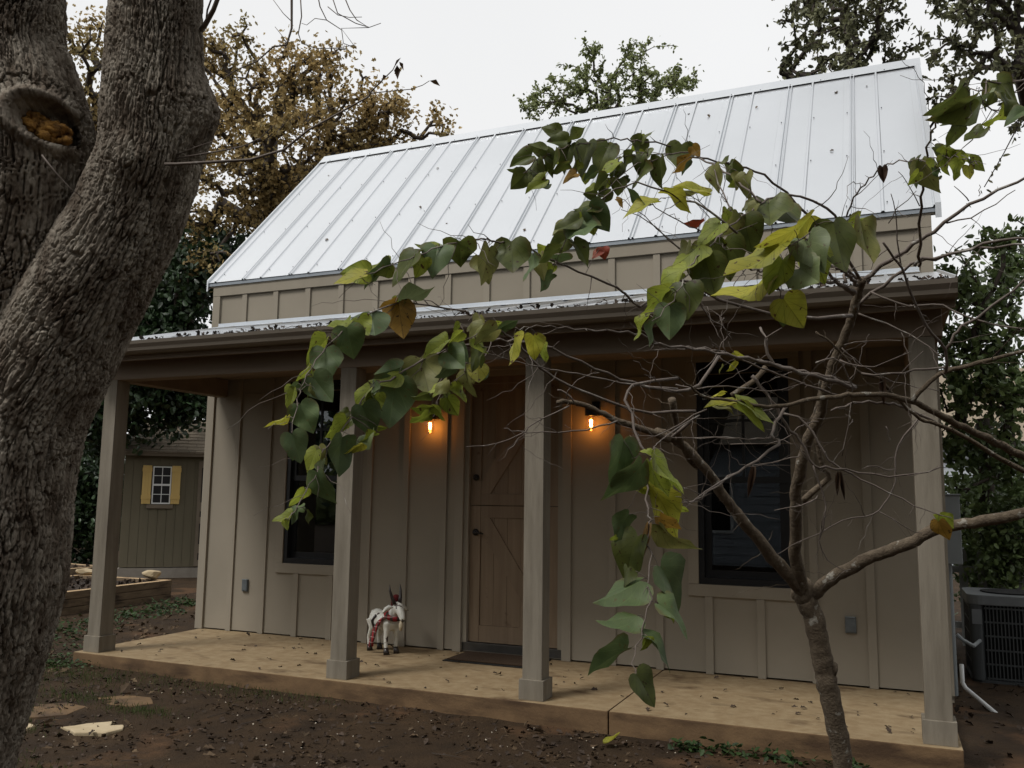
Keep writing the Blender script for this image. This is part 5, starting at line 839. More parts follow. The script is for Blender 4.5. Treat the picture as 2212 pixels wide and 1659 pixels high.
# other walls and gables: pentagon sides
MR = (5.9026-3.7083)/(3.518-1.4606); RY = 3.518; BY = 5.53
def roof_z(y): return 3.7083+(y-1.4606)*MR if y < RY else 3.7083+(2*RY-y-1.4606)*MR
for a, b in ((XL, XL+.1), (XR-.1, XR)):
    s = MB().prism([(D+.004, -.05), (BY, -.05), (BY, roof_z(BY)-.03), (RY, roof_z(RY)-.03), (D+.004, roof_z(D)-.03)], 0, a, b).obj('side_wall', 'siding_paint', cot)
    xo = a-.019 if a < 0 else b
    for k in range(10):
        y = D+.3+.4122*k
        if y < BY-.05: MB().box((xo, y-.0315, -.02), (xo+.019, y+.0315, roof_z(y)-.1)).obj('batten', 'trim_paint', s)
MB().box((XL+.102, BY-.1, -.05), (XR-.102, BY, 3.6)).obj('back_wall', 'siding_paint', cot)
r = MB()     # plain inner room, faces turned inwards
x0, x1, y0, y1, z0, z1 = XL+.11, XR-.11, D+.122, BY-.11, .02, 3.3
r.add([(x0, y0, z0), (x1, y0, z0), (x1, y1, z0), (x0, y1, z0), (x0, y0, z1), (x1, y0, z1), (x1, y1, z1), (x0, y1, z1)],
      [(0, 1, 2, 3), (7, 6, 5, 4), (1, 5, 6, 2), (2, 6, 7, 3), (3, 7, 4, 0)])
r.obj('inner_room', 'room_dark', cot)

# metal roofs
def roof_panels(name, parent, y0, z0, y1, z1, lift, xa, xb, first=3.129, sp=.6155):
    L = math.hypot(y1-y0, z1-z0); sy, sz = (y1-y0)/L, (z1-z0)/L; ny, nz = -sz, sy
    if y1 < y0: ny, nz = sz, -sy
    if nz < 0: ny, nz = -ny, -nz
    def rib(c, w, h): return [(c-w/2-.008, 0), (c-w/2, h), (c+w/2, h), (c+w/2+.008, 0)]
    edges = [first-sp*k for k in range(-2, 14)]
    prof_full = rib(.064, .008, .018)+rib(.096, .008, .018)+rib(sp/2+.0, .016, .014)
    for e in sorted(edges):
        lo, hi = max(e-.08, xa), min(e-.08+sp, xb)
        if hi-lo < .02: continue
        pr = [(e-.08+x, h) for x, h in prof_full]
        pr = [(lo, 0)]+[(x, h) for x, h in pr if lo+.001 < x < hi-.001]+[(hi-.0006, 0)]
        n = len(pr); vs = []
        for s in (0, L):
            for x, h in pr: vs.append((x, y0+sy*s+ny*(h+lift), z0+sz*s+nz*(h+lift)))
            for x, h in pr: vs.append((x, y0+sy*s+ny*(h+lift-.003), z0+sz*s+nz*(h+lift-.003)))
        fs = []
        for i in range(n-1):
            fs += [(i, i+1, 2*n+i+1, 2*n+i), (n+i+1, n+i, 3*n+i, 3*n+i+1), (i, n+i, n+i+1, i+1), (2*n+i, 2*n+i+1, 3*n+i+1, 3*n+i)]
        fs += [(0, 2*n, 3*n, n), (n-1, 2*n-1, 4*n-1, 3*n-1)]
        MB().add(vs, fs).obj(name, 'galvalume', parent)
RLX, RRX = -3.5235, 3.7686
roof = MB().prism([(1.475, 3.70), (RY, 5.88), (2*RY-1.475, 3.70), (2*RY-1.475, 3.66), (2*RY-1.52, 3.66), (RY, 5.83), (1.52, 3.66), (1.475, 3.66)], 0, RLX+.02, RRX-.02).obj('roof', 'trim_paint', cot)
roof_panels('roof_panel', roof, 1.4606, 3.7083, RY-.01, 5.9026-.011, .004, RLX, RRX-.03)
roof_panels('roof_panel', roof, 2*RY-1.4606, 3.7083, RY+.01, 5.9026-.011, .004, RLX, RRX-.03)
MB().box((RLX+.01, 1.466, 3.672), (RRX-.03, 1.473, 3.704)).obj('eave_drip_edge', 'drip_grey', roof)
cs = math.hypot(1, MR); ux, uz = 1/cs, MR/cs
def capline(d): return [(RY-ux*d, 5.9026-uz*d+.030)]
MB().prism([(RY-ux*.16, 5.9026-uz*.16+.034), (RY, 5.9026+.042), (RY+ux*.16, 5.9026-uz*.16+.034), (RY+ux*.16, 5.9026-uz*.16+.028), (RY, 5.9026+.034), (RY-ux*.16, 5.9026-uz*.16+.028)],
           0, RLX-.01, RRX+.012).obj('ridge_cap', 'galvalume_trim', roof)
for s in (-1, 1):
    a, b = (RRX-.035, RRX+.008) if s > 0 else (RLX-.008, RLX+.012)
    for sgn in (1, -1):
        yy = lambda y: y if sgn > 0 else 2*RY-y
        MB().prism([(yy(1.452), 3.7083+.033), (yy(RY-.002), 5.9026+.030), (yy(RY-.002), 5.9026-.09), (yy(1.452), 3.7083-.09)][::sgn], 0, a, b).obj('rake_trim', 'galvalume_trim', roof)
sc_ = MB()
for k in range(-1, 24):
    x = 3.129-.30775*k-.045
    if not RLX+.05 < x < RRX-.05: continue
    for y in (1.56, 2.186, 2.818, 3.40):
        z = 3.7083+(y-1.4606)*MR; sc_.ball((x+(.045+.002 if y > 3.3 else 0), y-uz*(.012 if y < 3.3 else .044), z+ux*(.012 if y < 3.3 else .044)), .0062, 6, 4)
tag(sc_.obj('roof_screws', 'steel_dark', roof), kind='stuff')
prf = MB().prism([(-.235, 2.722), (D-.03, 3.184), (D-.03, 3.172), (-.235, 2.71)], 0, -3.42, 3.70).obj('porch_roof', 'steel_dark', cot)
roof_panels('roof_panel', prf, -.262, 2.722, D-.028, 3.190, .004, -3.45, 3.735)
MB().prism([(D-.0285, 3.245), (D-.0285, 3.205), (D-.16, 3.172), (D-.16, 3.178), (D-.034, 3.212), (D-.034, 3.245)], 0, XL+.1, XR-.1).obj('flashing', 'flashing', prf)

# dutch door
dl, dr_ = -.297, .586
MB().box((DR[0]+.001, D+.012, .0), (DR[1]-.001, D+.115, .087)).obj('threshold', 'threshold_metal', cot, bev=.004)
for a, b in ((DR[0]+.001, dl-.003), (dr_+.003, DR[1]-.001)):
    MB().box((a, D+.006, .088), (b, D+.115, DR[2]-.05)).obj('door_jamb', 'trim_paint', cot)
MB().box((DR[0]+.001, D+.006, DR[2]-.049), (DR[1]-.001, D+.115, DR[2]-.001)).obj('door_jamb', 'trim_paint', cot)
def dutch(z0, z1, top, name, knob):
    y = D+.045
    leaf = MB().box((dl, y+.022, z0), (dr_, y+.05, z1)).obj(name, 'door_wood', cot)
    st, rt, rb = .105, (.11 if not top else .12), (.15 if not top else .105)
    MB().box((dl, y, z0), (dl+st, y+.0215, z1)).obj('stile', 'door_wood', leaf, bev=.002); MB().box((dr_-st, y, z0), (dr_, y+.0215, z1)).obj('stile', 'door_wood', leaf, bev=.002)
    MB().box((dl+st+.001, y, z1-rt), (dr_-st-.001, y+.0215, z1)).obj('rail', 'door_wood', leaf, bev=.002)
    MB().box((dl+st+.001, y, z0), (dr_-st-.001, y+.0215, z0+rb)).obj('rail', 'door_wood', leaf, bev=.002)
    a, b, c, d = dl+st+.002, dr_-st-.002, z0+rb+.001, z1-rt-.001
    n = 5; w = (b-a)/n
    for i in range(n): MB().box((a+i*w+.001, y+.012, c), (a+(i+1)*w-.001, y+.0218, d)).obj('plank', 'door_wood', leaf, bev=.0015)
    t = .105
    q = [(a, d), (a+t*.9, d), (b, c+t*1.1), (b, c), (b-t*.9, c), (a, d-t*1.1)]
    if top: q = [(x, c+d-z) for x, z in q]
    MB().prism(q, 1, y+.001, y+.0115).obj('brace', 'door_wood', leaf)
    k = MB(); kx, kz = knob
    k.tube([(kx, y-.0005, kz), (kx, y-.012, kz)], .031, 16); k.tube([(kx, y-.012, kz), (kx, y-.05, kz)], .011, 8)
    if not top: k.tube([(kx, y-.048, kz), (kx+.04, y-.052, kz-.004), (kx+.095, y-.048, kz-.012)], [.010, .009, .007], 8)
    k.obj('handle', 'bronze_black', leaf, smooth=True)
dutch(.092, 1.326, False, 'lower_door_leaf', (-.237, 1.082)); dutch(1.332, 2.538, True, 'upper_door_leaf', (-.240, 1.588))

# windows
def window(w0, w1):
    z0, z1 = WZ; y = D+.004
    def rect(nm, a, b, c, d, t, ya, yb, par, mt='window_black'):
        mb = MB(); mb.box((a, ya, c), (a+t, yb, d)); mb.box((b-t, ya, c), (b, yb, d)); mb.box((a+t, ya, d-t), (b-t, yb, d)); mb.box((a+t, ya, c), (b-t, yb, c+t*1.15))
        return mb.obj(nm, mt, par)
    fr = rect('window', w0+.001, w1-.001, z0+.001, z1-.001, .045, y-.012, y+.10, cot)
    zm = z0+.46*(z1-z0)
    up = rect('sash', w0+.047, w1-.047, zm-.02, z1-.047, .045, y+.022, y+.05, fr); lo = rect('sash', w0+.047, w1-.047, z0+.053, zm+.03, .05, y+.052, y+.08, fr)
    xm = (w0+w1)/2; zu = (zm+z1)/2
    MB().box((xm-.011, y+.026, zm+.03), (xm+.011, y+.046, z1-.093)).obj('muntin', 'window_black', fr)
    MB().box((w0+.093, y+.0265, zu-.011), (w1-.093, y+.0455, zu+.011)).obj('muntin', 'window_black', fr)
    MB().box((w0+.092, y+.034, zm+.026), (w1-.092, y+.038, z1-.092)).obj('pane', 'glass', fr)
    MB().box((w0+.097, y+.063, z0+.108), (w1-.097, y+.067, zm-.019)).obj('pane', 'glass', fr)
for w in WIN: window(*w)

# outlet boxes, wall lamps, mat
for x, z, w, lb in ((-2.831, .471, .072, 'grey metal outlet cover low on wall, two battens in from the shed end'), (3.004, .463, .080, 'grey metal outlet cover low on wall behind the redbud trunk')):
    t = thing('outlet_box', lb, 'outlet box', (x, D-.02, z), 'outlet covers on the porch wall')
    MB().box((x-w/2, D-.018, z-.062), (x+w/2, D-.0006, z+.062)).obj('back_box', 'outlet_grey', t, bev=.003)
    MB().box((x-w/2+.004, D-.026, z-.052), (x+w/2-.004, D-.0185, z+.056)).obj('cover', 'outlet_grey', t, bev=.004)
    MB().tube([(x-w/2+.006, D-.024, z+.058), (x+w/2-.006, D-.024, z+.058)], .006, 8).obj('hinge', 'outlet_grey', t)
def wall_lamp(x, z, lb):
    t = thing('wall_lamp', lb, 'wall lamp', (x, D-.1, z), 'jar lamps either side of the door')
    MB().box((x-.03+.01, D-.018, z+.07), (x+.05, D-.0006, z+.20)).obj('wall_plate', 'bronze_black', t, bev=.004)
    MB().tube([(x+.01, D-.017, z+.155), (x, D-.06, z+.16), (x, D-.1, z+.15)], .012, 8).obj('arm', 'bronze_black', t, smooth=True)
    cp = MB(); cp.tube([(x, D-.1, z+.065), (x, D-.1, z+.068), (x, D-.1, z+.125), (x, D-.1, z+.150), (x, D-.1, z+.165)], [.052, .054, .054, .042, .016], 18); cp.obj('socket_cap', 'bronze_black', t, smooth=True)
    k = 18; vs = []; fs = []
    prof = [(.044, .064), (.047, .04), (.047, -.055), (.040, -.072), (.0, -.075)]
    for r_, h in prof:
        for j in range(k): a = 2*math.pi*j/k; vs.append((x+r_*math.cos(a), D-.1+r_*math.sin(a), z+h))
    fs = [(i*k+j, i*k+(j+1) % k, (i+1)*k+(j+1) % k, (i+1)*k+j) for i in range(len(prof)-1) for j in range(k)]
    MB().add(vs, fs).obj('jar', 'jar_glass', t, smooth=True)
    MB().tube([(x, D-.1, z+.035), (x, D-.1, z+.03), (x, D-.1, z-.03), (x, D-.1, z-.036)], [.005, .0135, .0135, .005], 10).obj('bulb', 'filament', t, smooth=True)
    pl = bpy.data.lights.new('bulb_light', 'POINT'); pl.energy = .26; pl.color = (1, .38, .08); pl.shadow_soft_size = .03
    po = bpy.data.objects.new('bulb_light', pl); COL.objects.link(po); po.location = (x, D-.1, z-.052); po.parent = t; po.matrix_parent_inverse = t.matrix_world.inverted()
wall_lamp(-.669, 2.07, 'lit jar lamp above the goat figure, on the door handle side'); wall_lamp(.931, 2.063, 'lit jar lamp on the hinge side of the door, behind a bare redbud limb')
dm = thing('doormat', 'dark brown coir doormat lying at the dutch door', 'doormat', (.13, 1.25, 0))
MB().box((-.285, 1.02, .001), (.545, 1.485, .010)).obj('rubber_base', 'mat_rubber', dm, bev=.003)
MB().box((-.255, 1.05, .0105), (.515, 1.455, .022)).obj('coir_pile', 'mat_brown', dm, bev=.004)

# ------------------------------------------------------------------ goat figure
def goat():
    t = thing('goat_figure', 'painted white metal goat figure with horns, plaid scarf and red cap on porch', 'goat figure', (-.95, 1.17, 0))
    th = math.radians(-26); c, s = math.cos(th), math.sin(th); ox, oy = -.965, 1.17
    G = .92
    def w(p): return (ox+(p[0]*c-p[1]*s)*G, oy+(p[0]*s+p[1]*c)*G, p[2]*G)
    def ob(mb, nm, m, sm=True, rem=0, bev=0):
        mb.v = [w(v) for v in mb.v]; o = mb.obj(nm, m, t, smooth=sm, bev=bev)
        if rem:
            md = o.modifiers.new('join', 'REMESH'); md.mode = 'VOXEL'; md.voxel_size = rem; md.use_smooth_shade = True
            ms = o.modifiers.new('soft', 'SMOOTH'); ms.factor = .6; ms.iterations = 4
        return o
    b = MB()
    b.tube([(-.19, 0, .31), (-.15, 0, .325), (-.05, 0, .30), (.06, 0, .30), (.14, 0, .315), (.17, 0, .33)], [.045, .085, .092, .098, .09, .05], 14)
    b.tube([(.10, 0, .33), (.17, 0, .39), (.215, 0, .445)], [.075, .055, .045], 12)              # neck
    b.tube([(.185, .01, .475), (.24, .005, .455), (.295, 0, .395), (.325, 0, .345), (.33, 0, .335)], [.035, .048, .038, .027, .016], 12)   # head
    for y in (-.055, .055):
        b.tube([(.125, y*.9, .30), (.13, y, .20), (.125, y*1.05, .16), (.13, y*1.05, .05)], [.05, .027, .024, .02], 10)
        b.tube([(-.15, y*.9, .31), (-.125, y, .22), (-.18, y*1.05, .13), (-.17, y*1.05, .05)], [.062, .036, .023, .02], 10)
    b.tube([(-.185, 0, .36), (-.225, 0, .375), (-.245, 0, .345)], [.018, .016, .008], 8)
    ob(b, 'body', 'goat_white', rem=.008)
    for y in (-.055, .055):
        for x in (.133, -.168):
            h = MB(); h.tube([(x-.004, y*1.05, .062), (x+.004, y*1.05, .03), (x+.012, y*1.05, 0)], [.021, .027, .031], 10); ob(h, 'hoof', 'goat_dark')
    for y in (-1, 1):
        h = MB(); h.tube([(.215, y*.028, .485), (.20, y*.048, .54), (.18, y*.062, .61), (.168, y*.060, .67)], [.021, .017, .011, .002], 8); ob(h, 'horn', 'goat_dark')
        e = MB(); p = [(.205, y*.04, .455), (.20, y*.085, .452), (.195, y*.125, .43), (.19, y*.155, .405)]
        r = [.008, .026, .026, .003]; vs = []; 
        for (q, rr) in zip(p, r):
            vs += [(q[0]-rr*.25, q[1], q[2]+rr), (q[0]-.006, q[1], q[2]), (q[0]-rr*.25, q[1], q[2]-rr), (q[0]+.004, q[1], q[2])]
        fs = [(i*4+j, i*4+(j+1) % 4, i*4+4+(j+1) % 4, i*4+4+j) for i in range(3) for j in range(4)]
        e.add(vs, fs); ob(e, 'ear', 'goat_white')
    n = MB(); n.ball((.327, 0, .338), (.016, .02, .013), 10, 6); ob(n, 'muzzle', 'goat_dark')
    for y in (-1, 1):
        n = MB(); n.ball((.262, y*.036, .452), .008, 8, 6); ob(n, 'eye', 'goat_dark')
    bd = MB(); bd.tube([(.30, 0, .335), (.298, 0, .29), (.29, 0, .245), (.288, 0, .235)], [.012, .024, .015, .003], 8); ob(bd, 'beard', 'goat_cream')
    # plaid scarf: ring round the neck and a tail down the flank
    m = bpy.data.materials.new('plaid'); m.use_nodes = True; N = m.node_tree.nodes; Lk = m.node_tree.links.new; bs = N['Principled BSDF']; bs.inputs['Roughness'].default_value = .95
    uv = N.new('ShaderNodeNewGeometry'); col = None
    def band(axis, fr, lo):
        sp = N.new('ShaderNodeSeparateXYZ'); Lk(uv.outputs['Position'], sp.inputs[0]); a = N.new('ShaderNodeMath'); a.operation = 'MULTIPLY'; a.inputs[1].default_value = fr; Lk(sp.outputs[axis], a.inputs[0])
        f = N.new('ShaderNodeMath'); f.operation = 'FRACT'; Lk(a.outputs[0], f.inputs[0]); l = N.new('ShaderNodeMath'); l.operation = 'LESS_THAN'; l.inputs[1].default_value = lo; Lk(f.outputs[0], l.inputs[0]); return l.outputs[0]
    def mixc(f, a, bb):
        q = N.new('ShaderNodeMix'); q.data_type = 'RGBA'; Lk(f, q.inputs[0])
        for v, i in ((a, 6), (bb, 7)):
            if isinstance(v, tuple): q.inputs[i].default_value = (*v, 1)
            else: Lk(v, q.inputs[i])
        return q.outputs[2]
    base = mixc(band(0, 22, .45), (.24, .012, .016), (.035, .03, .022)); base = mixc(band(2, 21, .10), base, (.45, .30, .28)); base = mixc(band(2, 21, .0), base, (.1, .1, .1))
    Lk(base, bs.inputs['Base Color']); MATS['plaid'] = m
    sf = MB(); ring = [(.165+.07*math.cos(a)*.75, .085*math.sin(a), .375+.035*math.cos(a)*-1) for a in [2*math.pi*i/16 for i in range(17)]]
    sf.tube(ring, .024, 8, cap=False)
    pa = [(.13, -.08, .36), (.10, -.112, .33), (.055, -.128, .26), (.02, -.133, .18), (-.02, -.135, .10), (-.035, -.132, .055)]
    wd = .048; vs = []
    for i, q in enumerate(pa):
        wv = .006*math.sin(i*1.7)
        vs += [(q[0]-wd, q[1]+wv, q[2]-.012), (q[0], q[1]-.008-wv, q[2]), (q[0]+wd, q[1]+wv, q[2]+.012), (q[0], q[1]+.008, q[2])]
    fs = [(i*4+j, i*4+(j+1) % 4, i*4+4+(j+1) % 4, i*4+4+j) for i in range(len(pa)-1) for j in range(4)]+[(3, 2, 1, 0), tuple(len(vs)-4+j for j in range(4))]
    sf.add(vs, fs); ob(sf, 'scarf', 'plaid')
    mat('cap_red', (.14, .012, .014), (.07, .01, .01), 40, .95)
    cp = MB(); cp.tube([(.17, .01, .47), (.14, .03, .505), (.11, .06, .525), (.085, .095, .515), (.07, .12, .48)], [.042, .045, .04, .034, .018], 12); ob(cp, 'knit_cap', 'cap_red')
    for sx, y in ((-.02, .088), (-.02, -.088)):
        bk = MB(); bk.tube([(sx, y, .36), (sx-.05, y*1.12, .30), (sx-.02, y*1.05, .235)], [.012, .014, .012], 8)
        ob(bk, 'strap', 'goat_dark')
goat()

# ------------------------------------------------------------------ shed, raised beds
SH = Vector((-9.101, 5.72, 0)); STH = .70
def shed():
    t = thing('garden_shed', 'olive brown garden shed with shingled roof and yellow shuttered window', 'shed', (SH.x, SH.y, -.07))
    R = Matrix.Translation(SH)@Matrix.Rotation(STH, 4, 'Z')
    def ob(mb, nm, m, par=None, bev=0):
        mb.v = [tuple(R@Vector(v)) for v in mb.v]; return mb.obj(nm, m, par or t, bev=bev)
    z0, z1, W_ = .10, 2.055, 3.1
    wl = ob(MB().box((0, .012, z0), (W_, .10, z1)), 'front_wall', 'shed_siding')
    x = 0.; i = 0
    while x < W_-.01:
        w_ = .1475
        if .47 < x+w_ and x < .80: 
            ob(MB().box((x+.002, 0, z0), (min(x+w_-.004, W_), .0115, 1.20)), 'siding_board', 'shed_siding', wl); ob(MB().box((x+.002, 0, 1.88), (min(x+w_-.004, W_), .0115, z1)), 'siding_board', 'shed_siding', wl)
        else: ob(MB().box((x+.002, 0, z0), (min(x+w_-.004, W_), .0115, z1)), 'siding_board', 'shed_siding', wl)
        x += w_; i += 1
    ob(MB().box((0, .102, z0), (.08, 2.4, z1)), 'side_wall', 'shed_siding'); ob(MB().box((W_-.08, .102, z0), (W_, 2.4, z1)), 'side_wall', 'shed_siding'); ob(MB().box((.082, 2.32, z0), (W_-.082, 2.4, z1)), 'back_wall', 'shed_siding')
    ob(MB().box((-.015, -.03, -.25), (W_+.015, 2.42, .085)), 'foundation', 'shed_concrete')
    # door at the right with panel grooves
    dr = ob(MB().box((1.24, -.018, z0+.01), (2.5, -.001, 1.98)), 'door', 'shed_trim')
    for a, b in ((.16, .34), (.44, .86), (.92, 1.08), (1.18, 1.86)): ob(MB().box((1.30, -.024, a+.06), (1.325, -.0185, b)), 'door_groove', 'black_void', dr)
    # roof
    ry, rz = 1.25, 2.82; rf = ob(MB().prism([(-.12, 2.115), (ry, rz), (2.6, 2.115), (2.6, 2.09), (-.12, 2.09)], 0, -.04, W_+.1), 'roof', 'shed_trim')
    ob(MB().box((-.04, -.14, 2.05), (W_+.1, -.121, 2.135)), 'fascia', 'shed_trim', rf)
    L = math.hypot(ry+.12, rz-2.115); sy, sz = (ry+.12)/L, (rz-2.115)/L
    me = None
    for r_ in range(int(L/.14)):
        for k in range(11):
            x0 = -.05+k*.305-(.15 if r_ % 2 else 0); x1 = x0+.30
            x0, x1 = max(x0, -.05), min(x1, W_+.11)
            if x1-x0 < .03: continue
            a = -.03+r_*.14; b = a+.165; up = .012+RND.uniform(0, .003)
            def P(s, n): return (-.12+sy*s-sz*n, 2.115+sz*s+sy*n)
            pl = [P(a, up), P(b, .004), P(b, -.0), P(a, .004)]
            ob(MB().prism(pl, 0, x0+.002, x1-.002), 'shingle', 'shingle', rf)
    # window
    fr = MB()
    for a, b in (((.474, -.02, 1.205), (.494, .006, 1.87)), ((.764, -.02, 1.205), (.784, .006, 1.87)), ((.494, -.02, 1.85), (.764, .006, 1.87)), ((.494, -.02, 1.205), (.764, .006, 1.228)), ((.494, -.018, 1.525), (.764, .006, 1.56))): fr.box(a, b)
    fr = ob(fr, 'window', 'white_paint')
    for zc in (1.375, 1.705): ob(MB().box((.494, -.010, zc-.006), (.764, .002, zc+.006)), 'muntin', 'white_paint', fr)
    for c0, c1 in ((1.228, 1.525), (1.56, 1.85)): ob(MB().box((.624, -.0095, c0), (.636, .0025, c1)), 'muntin', 'white_paint', fr)
    for c0, c1 in ((1.228, 1.525), (1.56, 1.85)): ob(MB().box((.494, .003, c0), (.764, .0045, c1)), 'pane', 'window_black', fr)
    ob(MB().box((.40, -.035, 1.125), (.835, -.001, 1.195)), 'window_sill', 'shed_trim', bev=.004)
    for a in (.305, .790):
        s = ob(MB().box((a+.004, -.016, 1.215), (a+.146, -.012, 1.875)), 'shutter', 'shutter_yellow')
        for k in range(3): ob(MB().box((a+k*.05+.0015, -.024, 1.205), (a+k*.05+.0485, -.0165, 1.885)), 'slat', 'shutter_yellow', s, bev=.001)
        for zc in (1.29, 1.775): ob(MB().box((a-.006, -.034, zc), (a+.156, -.0245, zc+.07)), 'crosspiece', 'shutter_yellow', s, bev=.001)
shed()
def bed(name_lb, x0, x1, y0, y1, z0, z1, rot=0):
    t = thing('raised_bed', name_lb, 'raised bed', ((x0+x1)/2, (y0+y1)/2, z0), 'timber raised beds in the side yard')
    c = Vector(((x0+x1)/2, (y0+y1)/2, 0)); R = Matrix.Translation(c)@Matrix.Rotation(rot, 4, 'Z')@Matrix.Translation(-c)
    n = 3; h = (z1-z0)/n; w = .10
    def ob(mb, nm, m):
        mb.v = [tuple(R@Vector(v)) for v in mb.v]; o = mb.obj(nm, m, t, bev=.006)
        o.data.materials.append(MATS['timber_sunlit'])
        return o
    for k in range(n):
        a, b = z0+k*h+.003, z0+(k+1)*h-.003
        ins = w if k % 2 else 0
        for q in (((x1-w, y0+w-ins, a), (x1, y1-w+ins, b)), ((x0, y0+w-ins, a), (x0+w, y1-w+ins, b)), ((x0+ins, y0, a), (x1-ins, y0+w, b)), ((x0+ins, y1-w, a), (x1-ins, y1, b))):
            o = ob(MB().box(*q), 'timber', 'timber_old')
            if k == n-1:
                for p in o.data.polygons:
                    if p.normal.z > .5: p.material_index = 1  # upward faces coloured paler, as if sunlit
    g = []
    for i in range(900):
        x, y = RND.uniform(x0+w, x1-w), RND.uniform(y0+w, y1-w); g.append(R@Vector((x, y, z1-.05+RND.uniform(-.01, .03))))
    s = MB(); s.add([tuple(R@Vector(v)) for v in ((x0+w*.9, y0+w*.9, z1-.06), (x1-w*.9, y0+w*.9, z1-.06), (x1-w*.9, y1-w*.9, z1-.05), (x0+w*.9, y1-w*.9, z1-.05))], [(0, 1, 2, 3)])
    so_ = s.obj('bed_soil', 'bed_soil', t)
    tag(scatter('mulch', np.array([tuple(v) for v in g]), NR.uniform(.03, .08, 900), NR, 'litter_dark', LEAF_T, LEAF_Q3, parent=t), kind='stuff')
    return t
bed('weathered timber raised bed holding dark mulch, limestone chunk on its corner', -7.65, -5.93, 1.35, 3.72, -.09, .20, .03)
bed('low timber raised bed beside the shed foundation', -10.9, -8.7, 3.9, 5.2, -.09, .19, -.12)
def rock(nm, lb, c, r, m, seed, flat=.5, cat='stone', grp=None, z_up=None):
    bm = bmesh.new(); bmesh.ops.create_icosphere(bm, subdivisions=3, radius=1); rr = np.random.default_rng(seed); ks = rr.normal(size=(14, 3)); ks /= np.linalg.norm(ks, axis=1)[:, None]; off = rr.uniform(.62, .9, 14)
    for v in bm.verts:
        p = np.array(v.co)
        for k, o_ in zip(ks, off):
            dd = p@k-o_
            if dd > 0: p = p-k*dd
        v.co = Vector((p[0]*r[0], p[1]*r[1], p[2]*r[2]))
    zm = min(v.co.z for v in bm.verts)
    for v in bm.verts: v.co += Vector((c[0], c[1], c[2]-zm))
    me = bpy.data.meshes.new(nm); bm.to_mesh(me); bm.free(); me.materials.append(MATS[m]); o = link(nm, me); return tag(o, lb, cat, grp)
rock('limestone_chunk', 'tan limestone chunk resting on the corner of the mulch bed', (-6.28, 3.66, .199), (.17, .12, .075), 'flagstone', 3)
rock('limestone_chunk', 'smaller limestone chunk on the long side of the mulch bed, behind the end post', (-7.55, 3.66, .199), (.15, .1, .06), 'flagstone', 4)

# flagstones sunk in the soil
def flag(lb, pts, zt, m, th=.06):
    mb = MB(); cx = sum(p[0] for p in pts)/len(pts); cy_ = sum(p[1] for p in pts)/len(pts)
    pts = [q for a_, b_ in zip(pts, pts[1:]+pts[:1]) for q in (a_, ((a_[0]+b_[0])/2+RND.uniform(-.018, .018), (a_[1]+b_[1])/2+RND.uniform(-.018, .018)))]
    mb.prism(pts, 2, zt-th, zt); o = mb.obj('flagstone', m, None, bev=.008); return tag(o, lb, 'stone', 'flagstones in the soil')
def gz1(x, y): return float(ground_z(np.array([x]), np.array([y]))[0])
flag('pale cream angular flagstone lying on the bare soil', [(-1.72, -1.60), (-1.52, -1.66), (-1.34, -1.58), (-1.32, -1.46), (-1.40, -1.38), (-1.46, -1.43), (-1.52, -1.33), (-1.64, -1.46)], gz1(-1.5, -1.5)+.016, 'flagstone')
flag('broad tan flagstone half buried in soil near the porch edge', [(-2.20, -.88), (-2.0, -1.0), (-1.75, -.98), (-1.68, -.84), (-1.85, -.70), (-2.08, -.72)], gz1(-2, -.9)+.008, 'clay_stone')
flag('ochre clay flagstone beside the oak trunk', [(-2.40, -1.50), (-2.2, -1.58), (-1.95, -1.35), (-2.02, -1.12), (-2.25, -1.10), (-2.42, -1.26)], gz1(-2.2, -1.3)+.010, 'clay_stone')
flag('small pale stone chip tucked against the oak trunk side', [(-2.05, -1.74), (-1.96, -1.78), (-1.86, -1.73), (-1.87, -1.66), (-1.98, -1.64)], gz1(-2, -1.7)+.018, 'flagstone')

